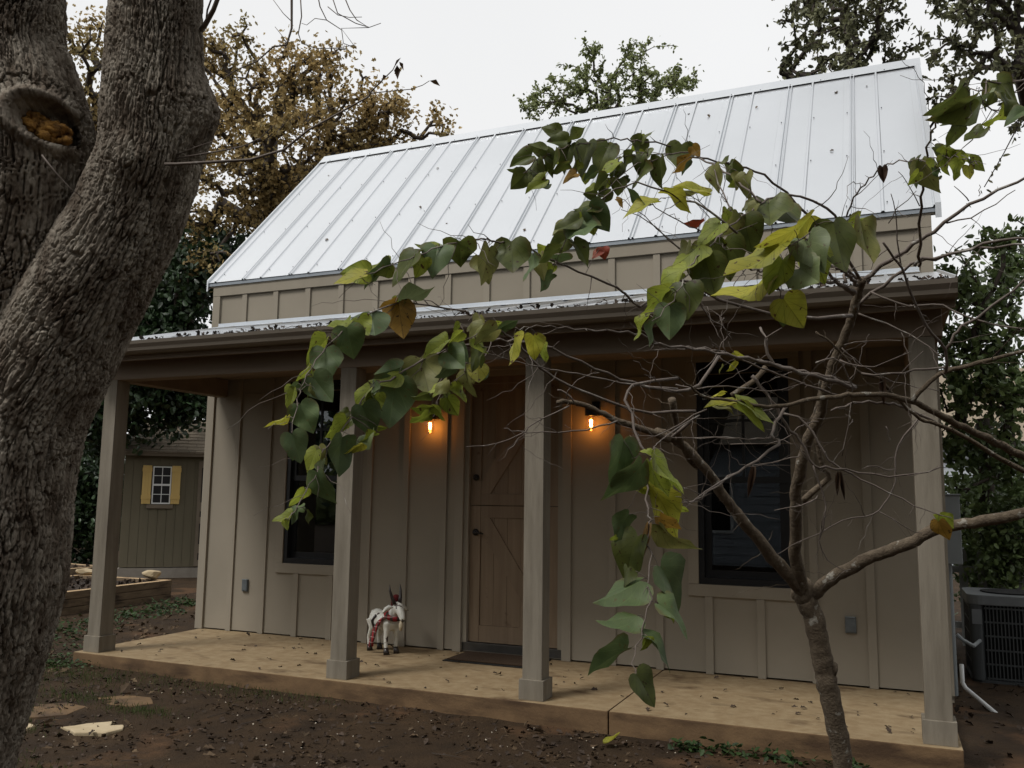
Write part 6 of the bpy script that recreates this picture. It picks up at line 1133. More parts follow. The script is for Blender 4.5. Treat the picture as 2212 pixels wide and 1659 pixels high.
# ------------------------------------------------------------------ right side: condenser, meter box, pipes, fence
def condenser():
    x0, x1, y0, y1, zb, zt = 3.95, 4.72, 3.25, 4.02, -.24, .58
    t = thing('air_conditioner', 'dark grey outdoor air conditioner unit beside the cottage wall', 'air conditioner', ((x0+x1)/2, (y0+y1)/2, zb))
    def rr(a, b, c, d, r, n=5):
        o = []
        for (cx, cy_, s) in ((b-r, d-r, 0), (a+r, d-r, 1), (a+r, c+r, 2), (b-r, c+r, 3)):
            for i in range(n+1): an = math.pi/2*(s+i/n); o.append((cx+r*math.cos(an), cy_+r*math.sin(an)))
        return o
    MB().prism(rr(x0-.08, x1+.08, y0-.08, y1+.08, .05), 2, -.42, zb).obj('pad', 'shed_concrete', t)
    MB().prism(rr(x0+.03, x1-.03, y0+.03, y1-.03, .09), 2, zb+.001, zt-.02).obj('coil', 'black_void', t)
    MB().prism(rr(x0, x1, y0, y1, .11), 2, zb+.002, zb+.07).obj('base_pan', 'ac_grey', t)
    tp = MB().prism(rr(x0-.012, x1+.012, y0-.012, y1+.012, .12), 2, zt-.09, zt).obj('top_cover', 'ac_light', t, bev=.008)
    MB().tube([((x0+x1)/2, (y0+y1)/2, zt+.001), ((x0+x1)/2, (y0+y1)/2, zt+.012)], .26, 28).obj('fan_grille', 'black_void', t)
    # corner posts and louvred panels
    for a, b in ((x0, y0), (x1-.12, y0), (x0, y1-.12), (x1-.12, y1-.12)):
        MB().prism(rr(a, a+.12, b, b+.12, .05), 2, zb+.071, zt-.091).obj('corner_post', 'ac_grey', t)
    for i in range(6):
        z = zb+.08+i*(zt-zb-.18)/5.2
        MB().box((x0+.12, y0+.004, z), (x1-.12, y0+.016, z+.014)).obj('crossbar', 'ac_grey', t); MB().box((x0+.004, y0+.12, z), (x0+.016, y1-.12, z+.014)).obj('crossbar', 'ac_grey', t)
    for i in range(18):
        x = x0+.13+i*(x1-x0-.27)/17; MB().box((x, y0+.006, zb+.072), (x+.010, y0+.014, zt-.092)).obj('louver', 'ac_grey', t)
        y = y0+.13+i*(y1-y0-.27)/17; MB().box((x0+.006, y, zb+.072), (x0+.014, y+.010, zt-.092)).obj('louver', 'ac_grey', t)
    MB().box((x0+.02, y0-.003, zt-.26), (x0+.10, y0+.002, zt-.13)).obj('rating_label', 'ac_light', t)
condenser()
mb_ = thing('meter_box', 'grey electric disconnect box on the end wall beside the corner post', 'electric box', (3.78, 2.6, .9))
MB().box((XR+.020, 2.45, .895), (3.865, 2.75, 1.47)).obj('cabinet', 'meter_grey', mb_, bev=.006)
MB().box((XR+.019, 2.44, 1.471), (3.875, 2.76, 1.485)).obj('lid', 'meter_grey', mb_, bev=.003)
MB().tube([(3.76, 2.55, .894), (3.76, 2.55, -.35)], .028, 12).obj('conduit', 'meter_grey', mb_)
MB().tube([(3.80, 2.60, .3), (3.84, 2.6, .26), (3.93, 2.7, .2), (4.02, 3.2, .18)], .016, 8).obj('cable', 'meter_grey', mb_)
pv = MB(); pv.tube([(3.80, 2.2, .12), (3.80, 2.2, -.02), (3.82, 2.18, -.06), (3.90, 2.12, -.12), (4.07, 2.0, -.25)], .017, 10)
tag(pv.obj('drain_pipe', 'pvc_white', None, smooth=True), 'white plastic drain pipe bent out over the ground by the condenser', 'pipe')
pf = thing('picket_fence', 'weathered white picket fence behind the condenser', 'fence', (4.6, 5.5, -.3))
for k in range(6):
    x = 4.02+k*.19; z = .895
    MB().prism([(x, -.35), (x+.088, -.35), (x+.088, z-.07), (x+.075, z-.02), (x+.044, z), (x+.013, z-.02), (x, z-.07)], 1, 5.43, 5.45).obj('picket', 'fence_white', pf)
for z in (.0, .62): MB().box((3.95, 5.451, z), (5.6, 5.49, z+.07)).obj('rail', 'fence_white', pf)
# neighbouring houses: one glimpsed through the hedge, one behind the viewer that the window panes mirror
def house(lb, cx, cy_, w, d, h, rot, trees=None):
    t = thing('neighbour_house', lb, 'house', (cx, cy_, -.3)); R = Matrix.Translation((cx, cy_, -.3))@Matrix.Rotation(rot, 4, 'Z')
    def ob(mb, nm, m, par=None):
        mb.v = [tuple(R@Vector(v)) for v in mb.v]; return mb.obj(nm, m, par or t)
    ob(MB().box((-w/2, -d/2, 0), (w/2, d/2, h)), 'wall', 'white_siding')
    wl = t
    for k in range(int(h/.2)): ob(MB().prism([(-d/2-.018, k*.2), (-d/2-.0005, k*.2), (-d/2-.0005, k*.2+.196)], 0, -w/2, w/2), 'clapboard', 'white_siding')
    ob(MB().prism([(-d/2-.4, h), (0, h+d*.33), (d/2+.4, h)], 0, -w/2-.3, w/2+.3), 'roof', 'shingle')
    for x in (-w*.3, 0, w*.3):
        f = ob(MB().box((x-.5, -d/2-.05, .9), (x+.5, -d/2-.019, 2.3)), 'window', 'white_paint'); ob(MB().box((x-.42, -d/2-.056, .98), (x+.42, -d/2-.0505, 2.22)), 'pane', 'window_black', f)
house('pale sided house glimpsed through the hedge past the picket fence', 9.0, 22., 10, 7, 3.2, -.15)
house('pale sided neighbour house mirrored in the cottage window panes', -.6, -16., 12, 7, 3.0, math.pi)

# ------------------------------------------------------------------ big forked oak by the viewer
def catmull(P, n):
    P = np.asarray(P, float); t = np.linspace(0, len(P)-1, n); i = np.clip(t.astype(int), 0, len(P)-2); f = (t-i)[:, None]
    p0, p1, p2, p3 = P[np.clip(i-1, 0, None)], P[i], P[i+1], P[np.clip(i+2, None, len(P)-1)]
    return .5*((2*p1)+(-p0+p2)*f+(2*p0-5*p1+4*p2-p3)*f**2+(-p0+3*p1-3*p2+p3)*f**3)
def worley(u, v, per, seed):
    """F1, F2 of jittered cells; u wraps after per cells"""
    r = np.random.default_rng(seed); tab = r.uniform(0, 1, (64, 256, 2)); iu, iv = np.floor(u).astype(int), np.floor(v).astype(int)
    f1 = np.full(u.shape, 9.); f2 = f1.copy()
    for a in (-1, 0, 1):
        for b in (-1, 0, 1):
            cu, cv = iu+a, iv+b; j = tab[np.mod(cu, per) % 64, np.mod(cv, 256)]
            d = np.hypot(cu+j[..., 0]-u, cv+j[..., 1]-v); f2 = np.minimum(f2, np.maximum(f1, d)); f1 = np.minimum(f1, d)
    return f1, f2
def bark_stem(stem, nl, na, seed, lumps, hole=None):
    pts = np.array([p for p, _ in stem]); rad = np.array([r for _, r in stem])
    C4 = catmull(np.column_stack([pts, rad]), nl); C, Rr = C4[:, :3], C4[:, 3]
    T = np.gradient(C, axis=0); T /= np.linalg.norm(T, axis=1)[:, None]
    ref = np.array([1., 0, 0]); N1 = np.zeros_like(C)
    for i in range(nl): ref = ref-T[i]*(ref@T[i]); ref /= np.linalg.norm(ref); N1[i] = ref
    N2 = np.cross(T, N1); s = np.concatenate([[0], np.cumsum(np.linalg.norm(np.diff(C, axis=0), axis=1))])
    A = np.linspace(0, 2*np.pi, na, endpoint=False); S, AA = np.meshgrid(s, A, indexing='ij')
    rm = Rr.mean(); per = int(round(2*np.pi*rm/.0165)); dirs = N1[:, None]*np.cos(AA)[..., None]+N2[:, None]*np.sin(AA)[..., None]
    P0 = C[:, None]+dirs*Rr[:, None, None]; F = P0.reshape(-1, 3)
    wu = vnoise(F, seed, 7).reshape(S.shape)*.9+vnoise(F, seed+1, 30).reshape(S.shape)*.28; wv = vnoise(F, seed+2, 11).reshape(S.shape)*.5
    u = AA/(2*np.pi)*per+wu; v = S/.15+wv*1.3
    f1, f2 = worley(u, v, per, seed); cr1 = np.clip((f2-f1-.015)/.12, 0, 1); cr1 = cr1*cr1*(3-2*cr1)
    f1b, f2b = worley(u*2.0+5, S/.036+wv*3, per*2, seed+3); cr2 = np.clip((f2b-f1b)/.30, 0, 1); tab_ = np.random.default_rng(seed+9).uniform(-1, 1, 4096); plate = tab_[(np.floor(f1b*0+u*2).astype(int)*31+np.floor(S/.05+wv*2).astype(int)*17) % 4096]
    amp = .8+.55*vnoise(F, seed+4, 4.5).reshape(S.shape)
    h = amp*(.0205*cr1+.0060*cr2**.7*(.4+cr1)-.014)+.0036*plate*cr1+.0028*vnoise(F, seed+5, 75).reshape(S.shape)+.007*vnoise(F, seed+6, 5).reshape(S.shape)
    P = P0+dirs*h[..., None]
    for c, r_, am in lumps:
        c = np.array(c); d2 = ((P0-c)**2).sum(-1); P = P+dirs*(am*np.exp(-d2/(r_*r_)))[..., None]
    if hole:
        c, ax, ay, nrm, rx, ry = [np.array(q, float) if not np.isscalar(q) else q for q in hole]
        dx, dy = (P0-c)@ax/rx, (P0-c)@ay/ry; dn = (P0-c)@nrm; e = np.sqrt(dx*dx+dy*dy); front = dn > -.10
        lip = np.exp(-((e-1.30)/.30)**2)*.034; dep = np.clip((1.06-e)/.35, 0, 1)**.8*-.10; smooth = np.exp(-((e-1.3)/.5)**2)
        P = P-dirs*(h*.75*smooth*front)[..., None]+nrm*((lip+dep)*front)[..., None]
    i = (np.arange(nl-1)[:, None]*na+np.arange(na)[None]); j = (np.arange(nl-1)[:, None]*na+(np.arange(na)+1) % na)
    Q = np.stack([i, j, j+na, i+na], -1).reshape(-1, 4); return P.reshape(-1, 3), Q
fw_ = np.array(fwd); rg = np.array(rgt); up_ = np.array(upv)
oak = thing('oak_tree', 'thick forked oak trunk with rough grey bark and a knothole', 'tree', (.1, -3.8, -.2))
def oak_build():
    base = list(OAK_R); base.append(((base[-1][0][0]-.03, base[-1][0][1], -.42), base[-1][1]*1.25))
    bulge = tuple(np.array(OAK_R[4][0])+rg*.165-up_*.02)
    V1, Q1 = bark_stem(base, 900, 460, 21, [(bulge, .11, .055), (tuple(np.array(OAK_R[5][0])-fw_*.16-up_*.06), .07, .03)])
    kc = np.array(OAK_L[4][0]); nrm = -fw_*.93+rg*.2+up_*.08; nrm /= np.linalg.norm(nrm)
    a = math.radians(-22); ax = rg*math.cos(a)+up_*math.sin(a); ax -= nrm*(ax@nrm); ax /= np.linalg.norm(ax); ay = np.cross(nrm, ax)
    hc = kc+rg*.155+up_*(-.150)+nrm*.185
    V2, Q2 = bark_stem(OAK_L, 620, 420, 33, [(tuple(hc), .16, .02), (tuple(kc+rg*.16+up_*.16), .06, .02)], (hc, ax, ay, nrm, .088, .066))
    link('trunk', np_mesh('trunk', V1, Q1, 'oak_bark', True), oak); link('limb', np_mesh('limb', V2, Q2, 'oak_bark', True), oak)
    rot = MB(); rr = random.Random(5)
    for k in range(60):
        x, y = rr.uniform(-.95, .9), rr.uniform(-1, .2)
        if x*x+y*y > .95: continue
        p = hc+ax*x*.085+ay*y*.058-nrm*(.030+rr.uniform(0, .03)+.03*(y+.3)); r_ = rr.uniform(.008, .022)
        rot.ball(tuple(p), (r_*1.2, r_, r_*.9), 10, 8, .28)
    rot.obj('rotten_heartwood', 'rotten_wood', oak, smooth=True)
    for tw in OAK_TWIGS: MB().tube([p for p, _ in tw], [r for _, r in tw], 6).obj('twig', 'twig_bark', oak, smooth=True)
    for a_, b_, w_ in OAK_LEAVES:
        a_, b_ = Vector(a_), Vector(b_); m_ = (a_+b_)/2+Vector((0, 0, .006)); sd_ = (b_-a_).cross(fwd).normalized()*w_*.5
        MB().add([a_, m_+sd_, b_, m_-sd_, m_+fwd*.008], [(0, 1, 4), (1, 2, 4), (2, 3, 4), (3, 0, 4)]).obj('dead_leaf', 'rb_b', oak)
oak_build()

# ------------------------------------------------------------------ redbud in front of the porch
rb = thing('redbud_tree', 'slender redbud with bare twigs and a few drooping heart shaped leaves', 'tree', (2.5, -1.9, -.2))
def wig(P, n, amp, seed):
    Cc = catmull(np.array([list(p)+[r] for p, r in P]), n); L = np.linalg.norm(np.diff(Cc[:, :3], axis=0), axis=1).sum()
    rr = np.random.default_rng(seed); off = rr.normal(size=(n, 3))*amp; off[0] = 0
    Cc[:, :3] += off; return Cc
def rb_build():
    subs = 0
    for bi, (kind, P) in enumerate(RB):
        P = list(P)
        if kind == 'trunk': P = [((P[0][0][0]+.02, P[0][0][1], -.45), P[0][1]*1.15)]+P
        L = sum((Vector(a[0])-Vector(b[0])).length for a, b in zip(P, P[1:]))
        n = max(5, int(L/(.038 if kind == 'twig' else .03))); amp = .0035 if kind == 'twig' else .0022
        if kind == 'twig':      # nodes every few centimetres, a slight kink at each
            rr_ = np.random.default_rng(bi+900); Cc = catmull(np.array([list(p)+[q] for p, q in P]), n); tg = np.gradient(Cc[:, :3], axis=0); tg /= np.linalg.norm(tg, axis=1)[:, None]
            pp = np.cross(tg, rr_.normal(size=3)); pp /= np.maximum(np.linalg.norm(pp, axis=1), 1e-6)[:, None]; zig = np.where(np.arange(n) % 2, 1, -1)*rr_.uniform(.3, 1.3, n)*.0042; zig[0] = 0; Cc[:, :3] += pp*zig[:, None]
        else: Cc = wig(P, n, amp, bi)
        rad = Cc[:, 3]*(1+.035*np.sin(np.arange(n)*.9+bi)+.02*np.random.default_rng(bi).normal(size=n)) if kind != 'twig' else Cc[:, 3]
        mb = MB().tube([tuple(p) for p in Cc[:, :3]], [max(r, .0006) for r in rad], 12 if kind != 'twig' else 6)
        rr = random.Random(bi*7+1)
        if kind == 'twig' or bi > 0:
            # short zigzag spurs and buds along the wood
            dens = 13 if kind == 'twig' else 10
            for k in range(int(L*dens)):
                i = rr.randrange(1, n-1); p = Vector(Cc[i, :3]); tdir = Vector(Cc[min(i+1, n-1), :3]-Cc[i-1, :3]).normalized()
                if p.y < -4.6: continue
                d = (tdir*rr.uniform(.2, .9)+Vector((rr.gauss(0, 1), rr.gauss(0, 1), rr.gauss(-.05, .9)))*.55).normalized(); ln = rr.choice((.02, .04, .09, .18, .28))*rr.uniform(.6, 1.2); q = [p]; m_ = max(3, int(ln/.03))
                for s in range(m_):
                    d = (d+Vector((rr.gauss(0, 1), rr.gauss(0, 1), rr.gauss(0, 1)))*.13).normalized(); zz = d.orthogonal()*(.18 if s % 2 else -.18); q.append(q[-1]+(d+zz).normalized()*ln/m_)
                r0 = min(Cc[i, 3]*.6, .0018); mb.tube(q, [r0+(.0005-r0)*s/m_ for s in range(m_+1)], 4)
        if kind == 'trunk':
            e_ = Cc[-1]; mb.ball((e_[0], e_[1], e_[2]+.012), (e_[3]*1.06, e_[3]*1.06, e_[3]*1.5), 12, 9, .03)
            for z_, an, r_ in ((.62, .2, .028), (1.02, 3.3, .02), (.3, 1.9, .018)):
                i = int(np.argmin(abs(Cc[:, 2]-z_))); c = Cc[i, :3]+np.array([math.cos(an), math.sin(an), 0])*Cc[i, 3]*.85; mb.ball(tuple(c), (r_, r_, r_*1.3), 9, 7, .12)
        mb.obj(kind, 'redbud_bark' if kind != 'twig' else 'twig_bark', rb, smooth=True)
rb_build()
def leaf_mesh(idx, fold, curl, wave, droop):
    half = [(0, 0), (.10, -.085), (.24, -.125), (.38, -.07), (.475, .07), (.5, .22), (.47, .38), (.39, .54), (.28, .70), (.15, .85), (.05, .955), (0, 1.0)]
    V = []; F = []; UV = []; rr = random.Random(idx)
    mid = [max(0, .02+.98*(i/11)**1.05) for i in range(12)]; mid[0] = 0; ph = rr.uniform(0, 6)
    def z(x, y): return fold*abs(x)*(1-.3*y)+curl*(y*y)+wave*math.sin(7*y+ph+(2 if x > 0 else 0))*abs(x)*2+droop*max(0, abs(x)-.25)
    for sgn in (-1, 1):
        base = len(V)
        for i, (hx, hy) in enumerate(half):
            jag = 1+rr.uniform(-.03, .03)
            for k in range(4):
                f = k/3; x = sgn*hx*f*jag; y = mid[i]+(hy-mid[i])*f; V.append((x, y, z(x, y))); UV.append((x+.5, y))
        for i in range(11):
            for k in range(3):
                q = [base+i*4+k, base+i*4+k+1, base+(i+1)*4+k+1, base+(i+1)*4+k]; F.append(q if sgn > 0 else q[::-1])
    me = bpy.data.meshes.new('leaf'); me.from_pydata(V, [], F); ul = me.uv_layers.new(name='UVMap')
    for lp in me.loops: ul.data[lp.index].uv = UV[lp.vertex_index]
    me.polygons.foreach_set('use_smooth', [True]*len(me.polygons)); me.materials.append(None); return me
def rb_leaves():
    ms = [leaf_mesh(i, f, c, w, d) for i, (f, c, w, d) in enumerate([(.22, -.10, .06, -.2), (.55, .20, .07, -.7), (-.2, -.24, .09, .5), (.85, -.28, .06, -.9), (.15, .32, .12, -.5), (-.5, .2, .08, .4), (.4, -.42, .1, -.3), (.10, -.16, .14, -.7)])]
    crumple = leaf_mesh(9, 1.4, .2, .12, -.6); rr = random.Random(3); pet = MB()
    for B, ax, n, ln, wd, c, att in RL:
        ax, n = Vector(ax), Vector(n); sd_ = ax.cross(n).normalized(); n = sd_.cross(ax).normalized()
        me = crumple if c in 'tb' else ms[rr.randrange(8)]
        o = bpy.data.objects.new('leaf', me); COL.objects.link(o); o.parent = rb; o.matrix_parent_inverse = rb.matrix_world.inverted()
        fl = rr.choice((-1, 1)); ln *= 1.07; s_ = sd_*wd*1.07*fl; y_ = ax*ln; z_ = n*ln
        o.matrix_world = Matrix(((s_.x, y_.x, z_.x, B[0]), (s_.y, y_.y, z_.y, B[1]), (s_.z, y_.z, z_.z, B[2]), (0, 0, 0, 1)))
        o.material_slots[0].link = 'OBJECT'; o.material_slots[0].material = MATS['rb_'+c]
        if att:
            a, b = Vector(att), Vector(B); m_ = (a+b)/2+Vector((0, 0, .004)); pet.tube([a, m_, b], [.0011, .0009, .0009], 5)
    tag(pet.obj('petioles', 'twig_bark', rb, smooth=True), kind='stuff')
rb_leaves()

# ------------------------------------------------------------------ background trees
def tree(name, label, blobs, root, leafm, nclus, nleaf, lsize, spread, seed, rtip=.008, tmpl=(LEAF_T, LEAF_Q3), droop=0., group='trees and shrubs around the yard', trunk_r=None, strag=0., barkm='bg_bark', flat=1.):
    rng = np.random.default_rng(seed); root = np.array(root, float); t = thing(name, label, 'tree' if 'shrub' not in name and 'hedge' not in name else 'shrub', tuple(root), group)
    C = np.array([b[0] for b in blobs]); R = np.array([b[1] for b in blobs]); wts = R**2.4/np.sum(R**2.4)
    bi = rng.choice(len(C), nclus, p=wts); d = rng.normal(size=(nclus, 3)); d /= np.linalg.norm(d, axis=1)[:, None]
    P = C[bi]+d*(R[bi]*rng.uniform(.15, 1, nclus)**.5)[:, None]
    top = C[np.argmax(R)]; cen = (C*R[:, None]).sum(0)/R.sum()
    # trunk: wandering path up to the crown
    nt_ = 7; base_nodes = [root]
    goal = np.array([cen[0]*.6+root[0]*.4, cen[1]*.6+root[1]*.4, C[:, 2].min()*.5+cen[2]*.5])
    for i in range(1, nt_): f = i/(nt_-1); base_nodes.append(root+(goal-root)*f+rng.normal(size=3)*.12*(1 if i < nt_-1 else 0)*np.array([1, 1, .3]))
    nodes = list(base_nodes); par = [-1]+list(range(nt_-1)); order = np.argsort(np.linalg.norm(P-goal, axis=1)); arr = np.zeros((nt_+2*nclus, 3)); arr[:nt_] = nodes; plen = np.zeros(nt_+2*nclus); cnt = nt_
    ends = []
    for k in order:
        p = P[k]; dd = np.linalg.norm(arr[1:cnt]-p, axis=1)+.28*plen[1:cnt]; j = int(np.argmin(dd))+1; a = arr[j]; L = np.linalg.norm(p-a)
        m_ = (a+p)/2+rng.normal(size=3)*L*.13+np.array([0, 0, .08*L]); arr[cnt] = m_; par.append(j); plen[cnt] = plen[j]+L/2; arr[cnt+1] = p; par.append(cnt); plen[cnt+1] = plen[j]+L; ends.append(cnt+1); cnt += 2
    load = np.zeros(cnt); load[ends] = 1
    for i in range(cnt-1, 0, -1): load[par[i]] += load[i]
    rad = rtip*np.maximum(load, 1)**.46
    if trunk_r: rad = np.minimum(rad*trunk_r/rad[0], rad*trunk_r/rad[0]); rad = np.maximum(rad, rtip)
    idx = np.arange(1, cnt); pa = np.array(par[1:]); A, B = arr[pa], arr[idx]; ra = np.minimum(rad[pa], rad[idx]*1.5+.003); rb_ = rad[idx]
    tv = B-A; tv /= np.maximum(np.linalg.norm(tv, axis=1), 1e-6)[:, None]; o1 = np.cross(tv, np.where(np.abs(tv[:, 2:3]) > .9, [[1., 0, 0]], [[0., 0, 1]])); o1 /= np.linalg.norm(o1, axis=1)[:, None]; o2 = np.cross(tv, o1)
    K = 6; an = np.arange(K)*2*np.pi/K; ring = o1[:, None]*np.cos(an)[None, :, None]+o2[:, None]*np.sin(an)[None, :, None]
    V = np.concatenate([A[:, None]-tv[:, None]*ra[:, None, None]*.5+ring*ra[:, None, None], B[:, None]+ring*rb_[:, None, None]], 1).reshape(-1, 3); b0 = np.arange(len(idx))[:, None]*2*K; j = np.arange(K)[None]; j2 = (j+1) % K
    Q = np.stack([b0+j, b0+j2, b0+K+j2, b0+K+j], -1).reshape(-1, 4); link('trunk', np_mesh('trunk', V, Q, barkm, True), t)
    E = arr[ends]; e = rng.choice(len(E), nleaf); sg = spread*rng.uniform(.5, 1.3, len(E))
    pos = E[e]+rng.normal(size=(nleaf, 3))*sg[e][:, None]*np.array([1, 1, flat])
    if strag:     # leaves strung along the last twigs
        k = int(nleaf*strag); f = rng.uniform(0, 1.15, k)[:, None]; pe = np.array([par[i] for i in ends]); s0 = arr[pe][e[:k]]; pos[:k] = s0+(E[e[:k]]-s0)*f+rng.normal(size=(k, 3))*spread*.25
    rot = rand_rot(nleaf, rng)
    if droop:
        rot[:, :, 1] += np.array([0, 0, -droop]); y = rot[:, :, 1]/np.linalg.norm(rot[:, :, 1], axis=1)[:, None]; x = np.cross(y, rot[:, :, 2]); x /= np.linalg.norm(x, axis=1)[:, None]; rot = np.stack([x, y, np.cross(x, y)], -1)
    scatter('crown', pos, lsize*rng.uniform(.65, 1.25, nleaf), rng, leafm, tmpl[0], tmpl[1], rot, t)
    return t
OK_ = (OAKL_T, OAKL_Q3)
tree('brown_oak', 'tall oak with rusty brown autumn leaves and crooked dark limbs behind the shed', BLOBS['brown_oak'], (-8.2, 8.6, -.1), 'leaf_rust', 700, 13500, .088, .135, 1, .012, OK_, .2, trunk_r=.26, strag=.25)
tree('evergreen_tree', 'dark glossy evergreen leaning over the shed roof', BLOBS['dark_evergreen'], (-9.9, 8.8, -.1), 'leaf_evergreen', 520, 24000, .12, .17, 2, .010, droop=.35, trunk_r=.2)
tree('shadowy_shrub', 'shadowy dark shrub past the raised beds beside the oak trunk', BLOBS['dark_shrub'], (-13.6, 7.6, -.1), 'leaf_evergreen', 200, 12000, .12, .26, 3, .010)
tree('elm_tree', 'feathery green elm top rising behind the roof ridge', BLOBS['roof_elm'], (-.2, 7.6, -.2), 'leaf_elm', 420, 8800, .052, .06, 4, .003, droop=.3, strag=.88, trunk_r=.07)
tree('elm_tree', 'dusky dark leaved tree behind the meter box end of the ridge', BLOBS['right_elm'], (2.0, 6.6, -.2), 'leaf_dusky', 420, 5800, .066, .07, 5, .004, droop=.5, strag=.85, trunk_r=.09)
tree('overhanging_tree', 'sparse dark tree hanging over the end gable past the rake trim', BLOBS['overhang_tree'], (8.2, 4.4, -.2), 'leaf_dusky', 300, 3700, .064, .075, 6, .0035, droop=.5, strag=.85, trunk_r=.07)
tree('photinia_shrub', 'leafy green photinia rising past the end wall of the cottage', BLOBS['right_evergreen'], (4.4, 6.4, -.2), 'leaf_photinia', 420, 5600, .085, .11, 7, .005, droop=-.3, strag=.6, trunk_r=.1)
tree('hedge_shrub', 'low dark hedge shrub in back of the picket fence', BLOBS['right_hedge'], (5.1, 7.4, -.2), 'leaf_photinia', 220, 8000, .08, .15, 8, .005, trunk_r=.06)
tree('fence_shrub', 'dark leafy shrub growing over the picket fence beside the condenser', BLOBS['fence_shrub'], (5.0, 5.0, -.25), 'leaf_photinia', 120, 2600, .075, .10, 9, .004, trunk_r=.03)
# trees behind the viewer, partly mirrored in panes, raised and added for porch shade
for k, (x, y, h, s, lb) in enumerate(((-6., -14., 5.6, 4.6, 'rounded green yard tree across from the shed end window'), (9., -10.5, 5.6, 4.2, 'unseen shading tree added across from the window by the redbud'), (15., -12., 5.6, 4.6, 'larger unseen shading tree added across from the condenser'), (2.5, -24., 6.5, 5., 'green yard tree across from the cottage door'))):
    bl_ = [((x+RND.uniform(-s, s)*.8, y+RND.uniform(-s, s)*.5, h+RND.uniform(-s, s)*.75), s*.6) for _ in range(14)]
    tree('shading_tree', lb, bl_, (x, y, -.2), 'leaf_evergreen', 200, 8000, .36, .5, 40+k, .012, trunk_r=.2)
bl_ = [((8.9+RND.uniform(-1.5, 1.5), -2.2+RND.uniform(-1.8, 1.8), 4.9+RND.uniform(-1.8, 1.8)), 1.3) for _ in range(12)]
tree('shading_tree', 'unseen leafy tree added to shade the condenser end of the porch', bl_, (8.9, -2.2, -.2), 'leaf_evergreen', 240, 12000, .15, .22, 60, .01, trunk_r=.16)  # added out of frame to block sky light from the corner post
# far belt of woods that closes the horizon
def woods():
    rng = np.random.default_rng(77); n = 26000; a = rng.uniform(-2.6, 1.5, n); R_ = rng.uniform(34, 48, n); hh = 3.2+1.3*np.sin(a*9)+.8*np.sin(a*23+1); z = rng.beta(1.3, 1.6, n)*hh*1.25
    pos = np.stack([np.sin(a)*R_, np.cos(a)*R_, z-.2], 1); o = scatter('distant_woods', pos, rng.uniform(.5, 1.1, n), rng, 'leaf_elm', LEAF_T, LEAF_Q3); tag(o, 'far belt of trees closing the yard', kind='stuff')
woods()

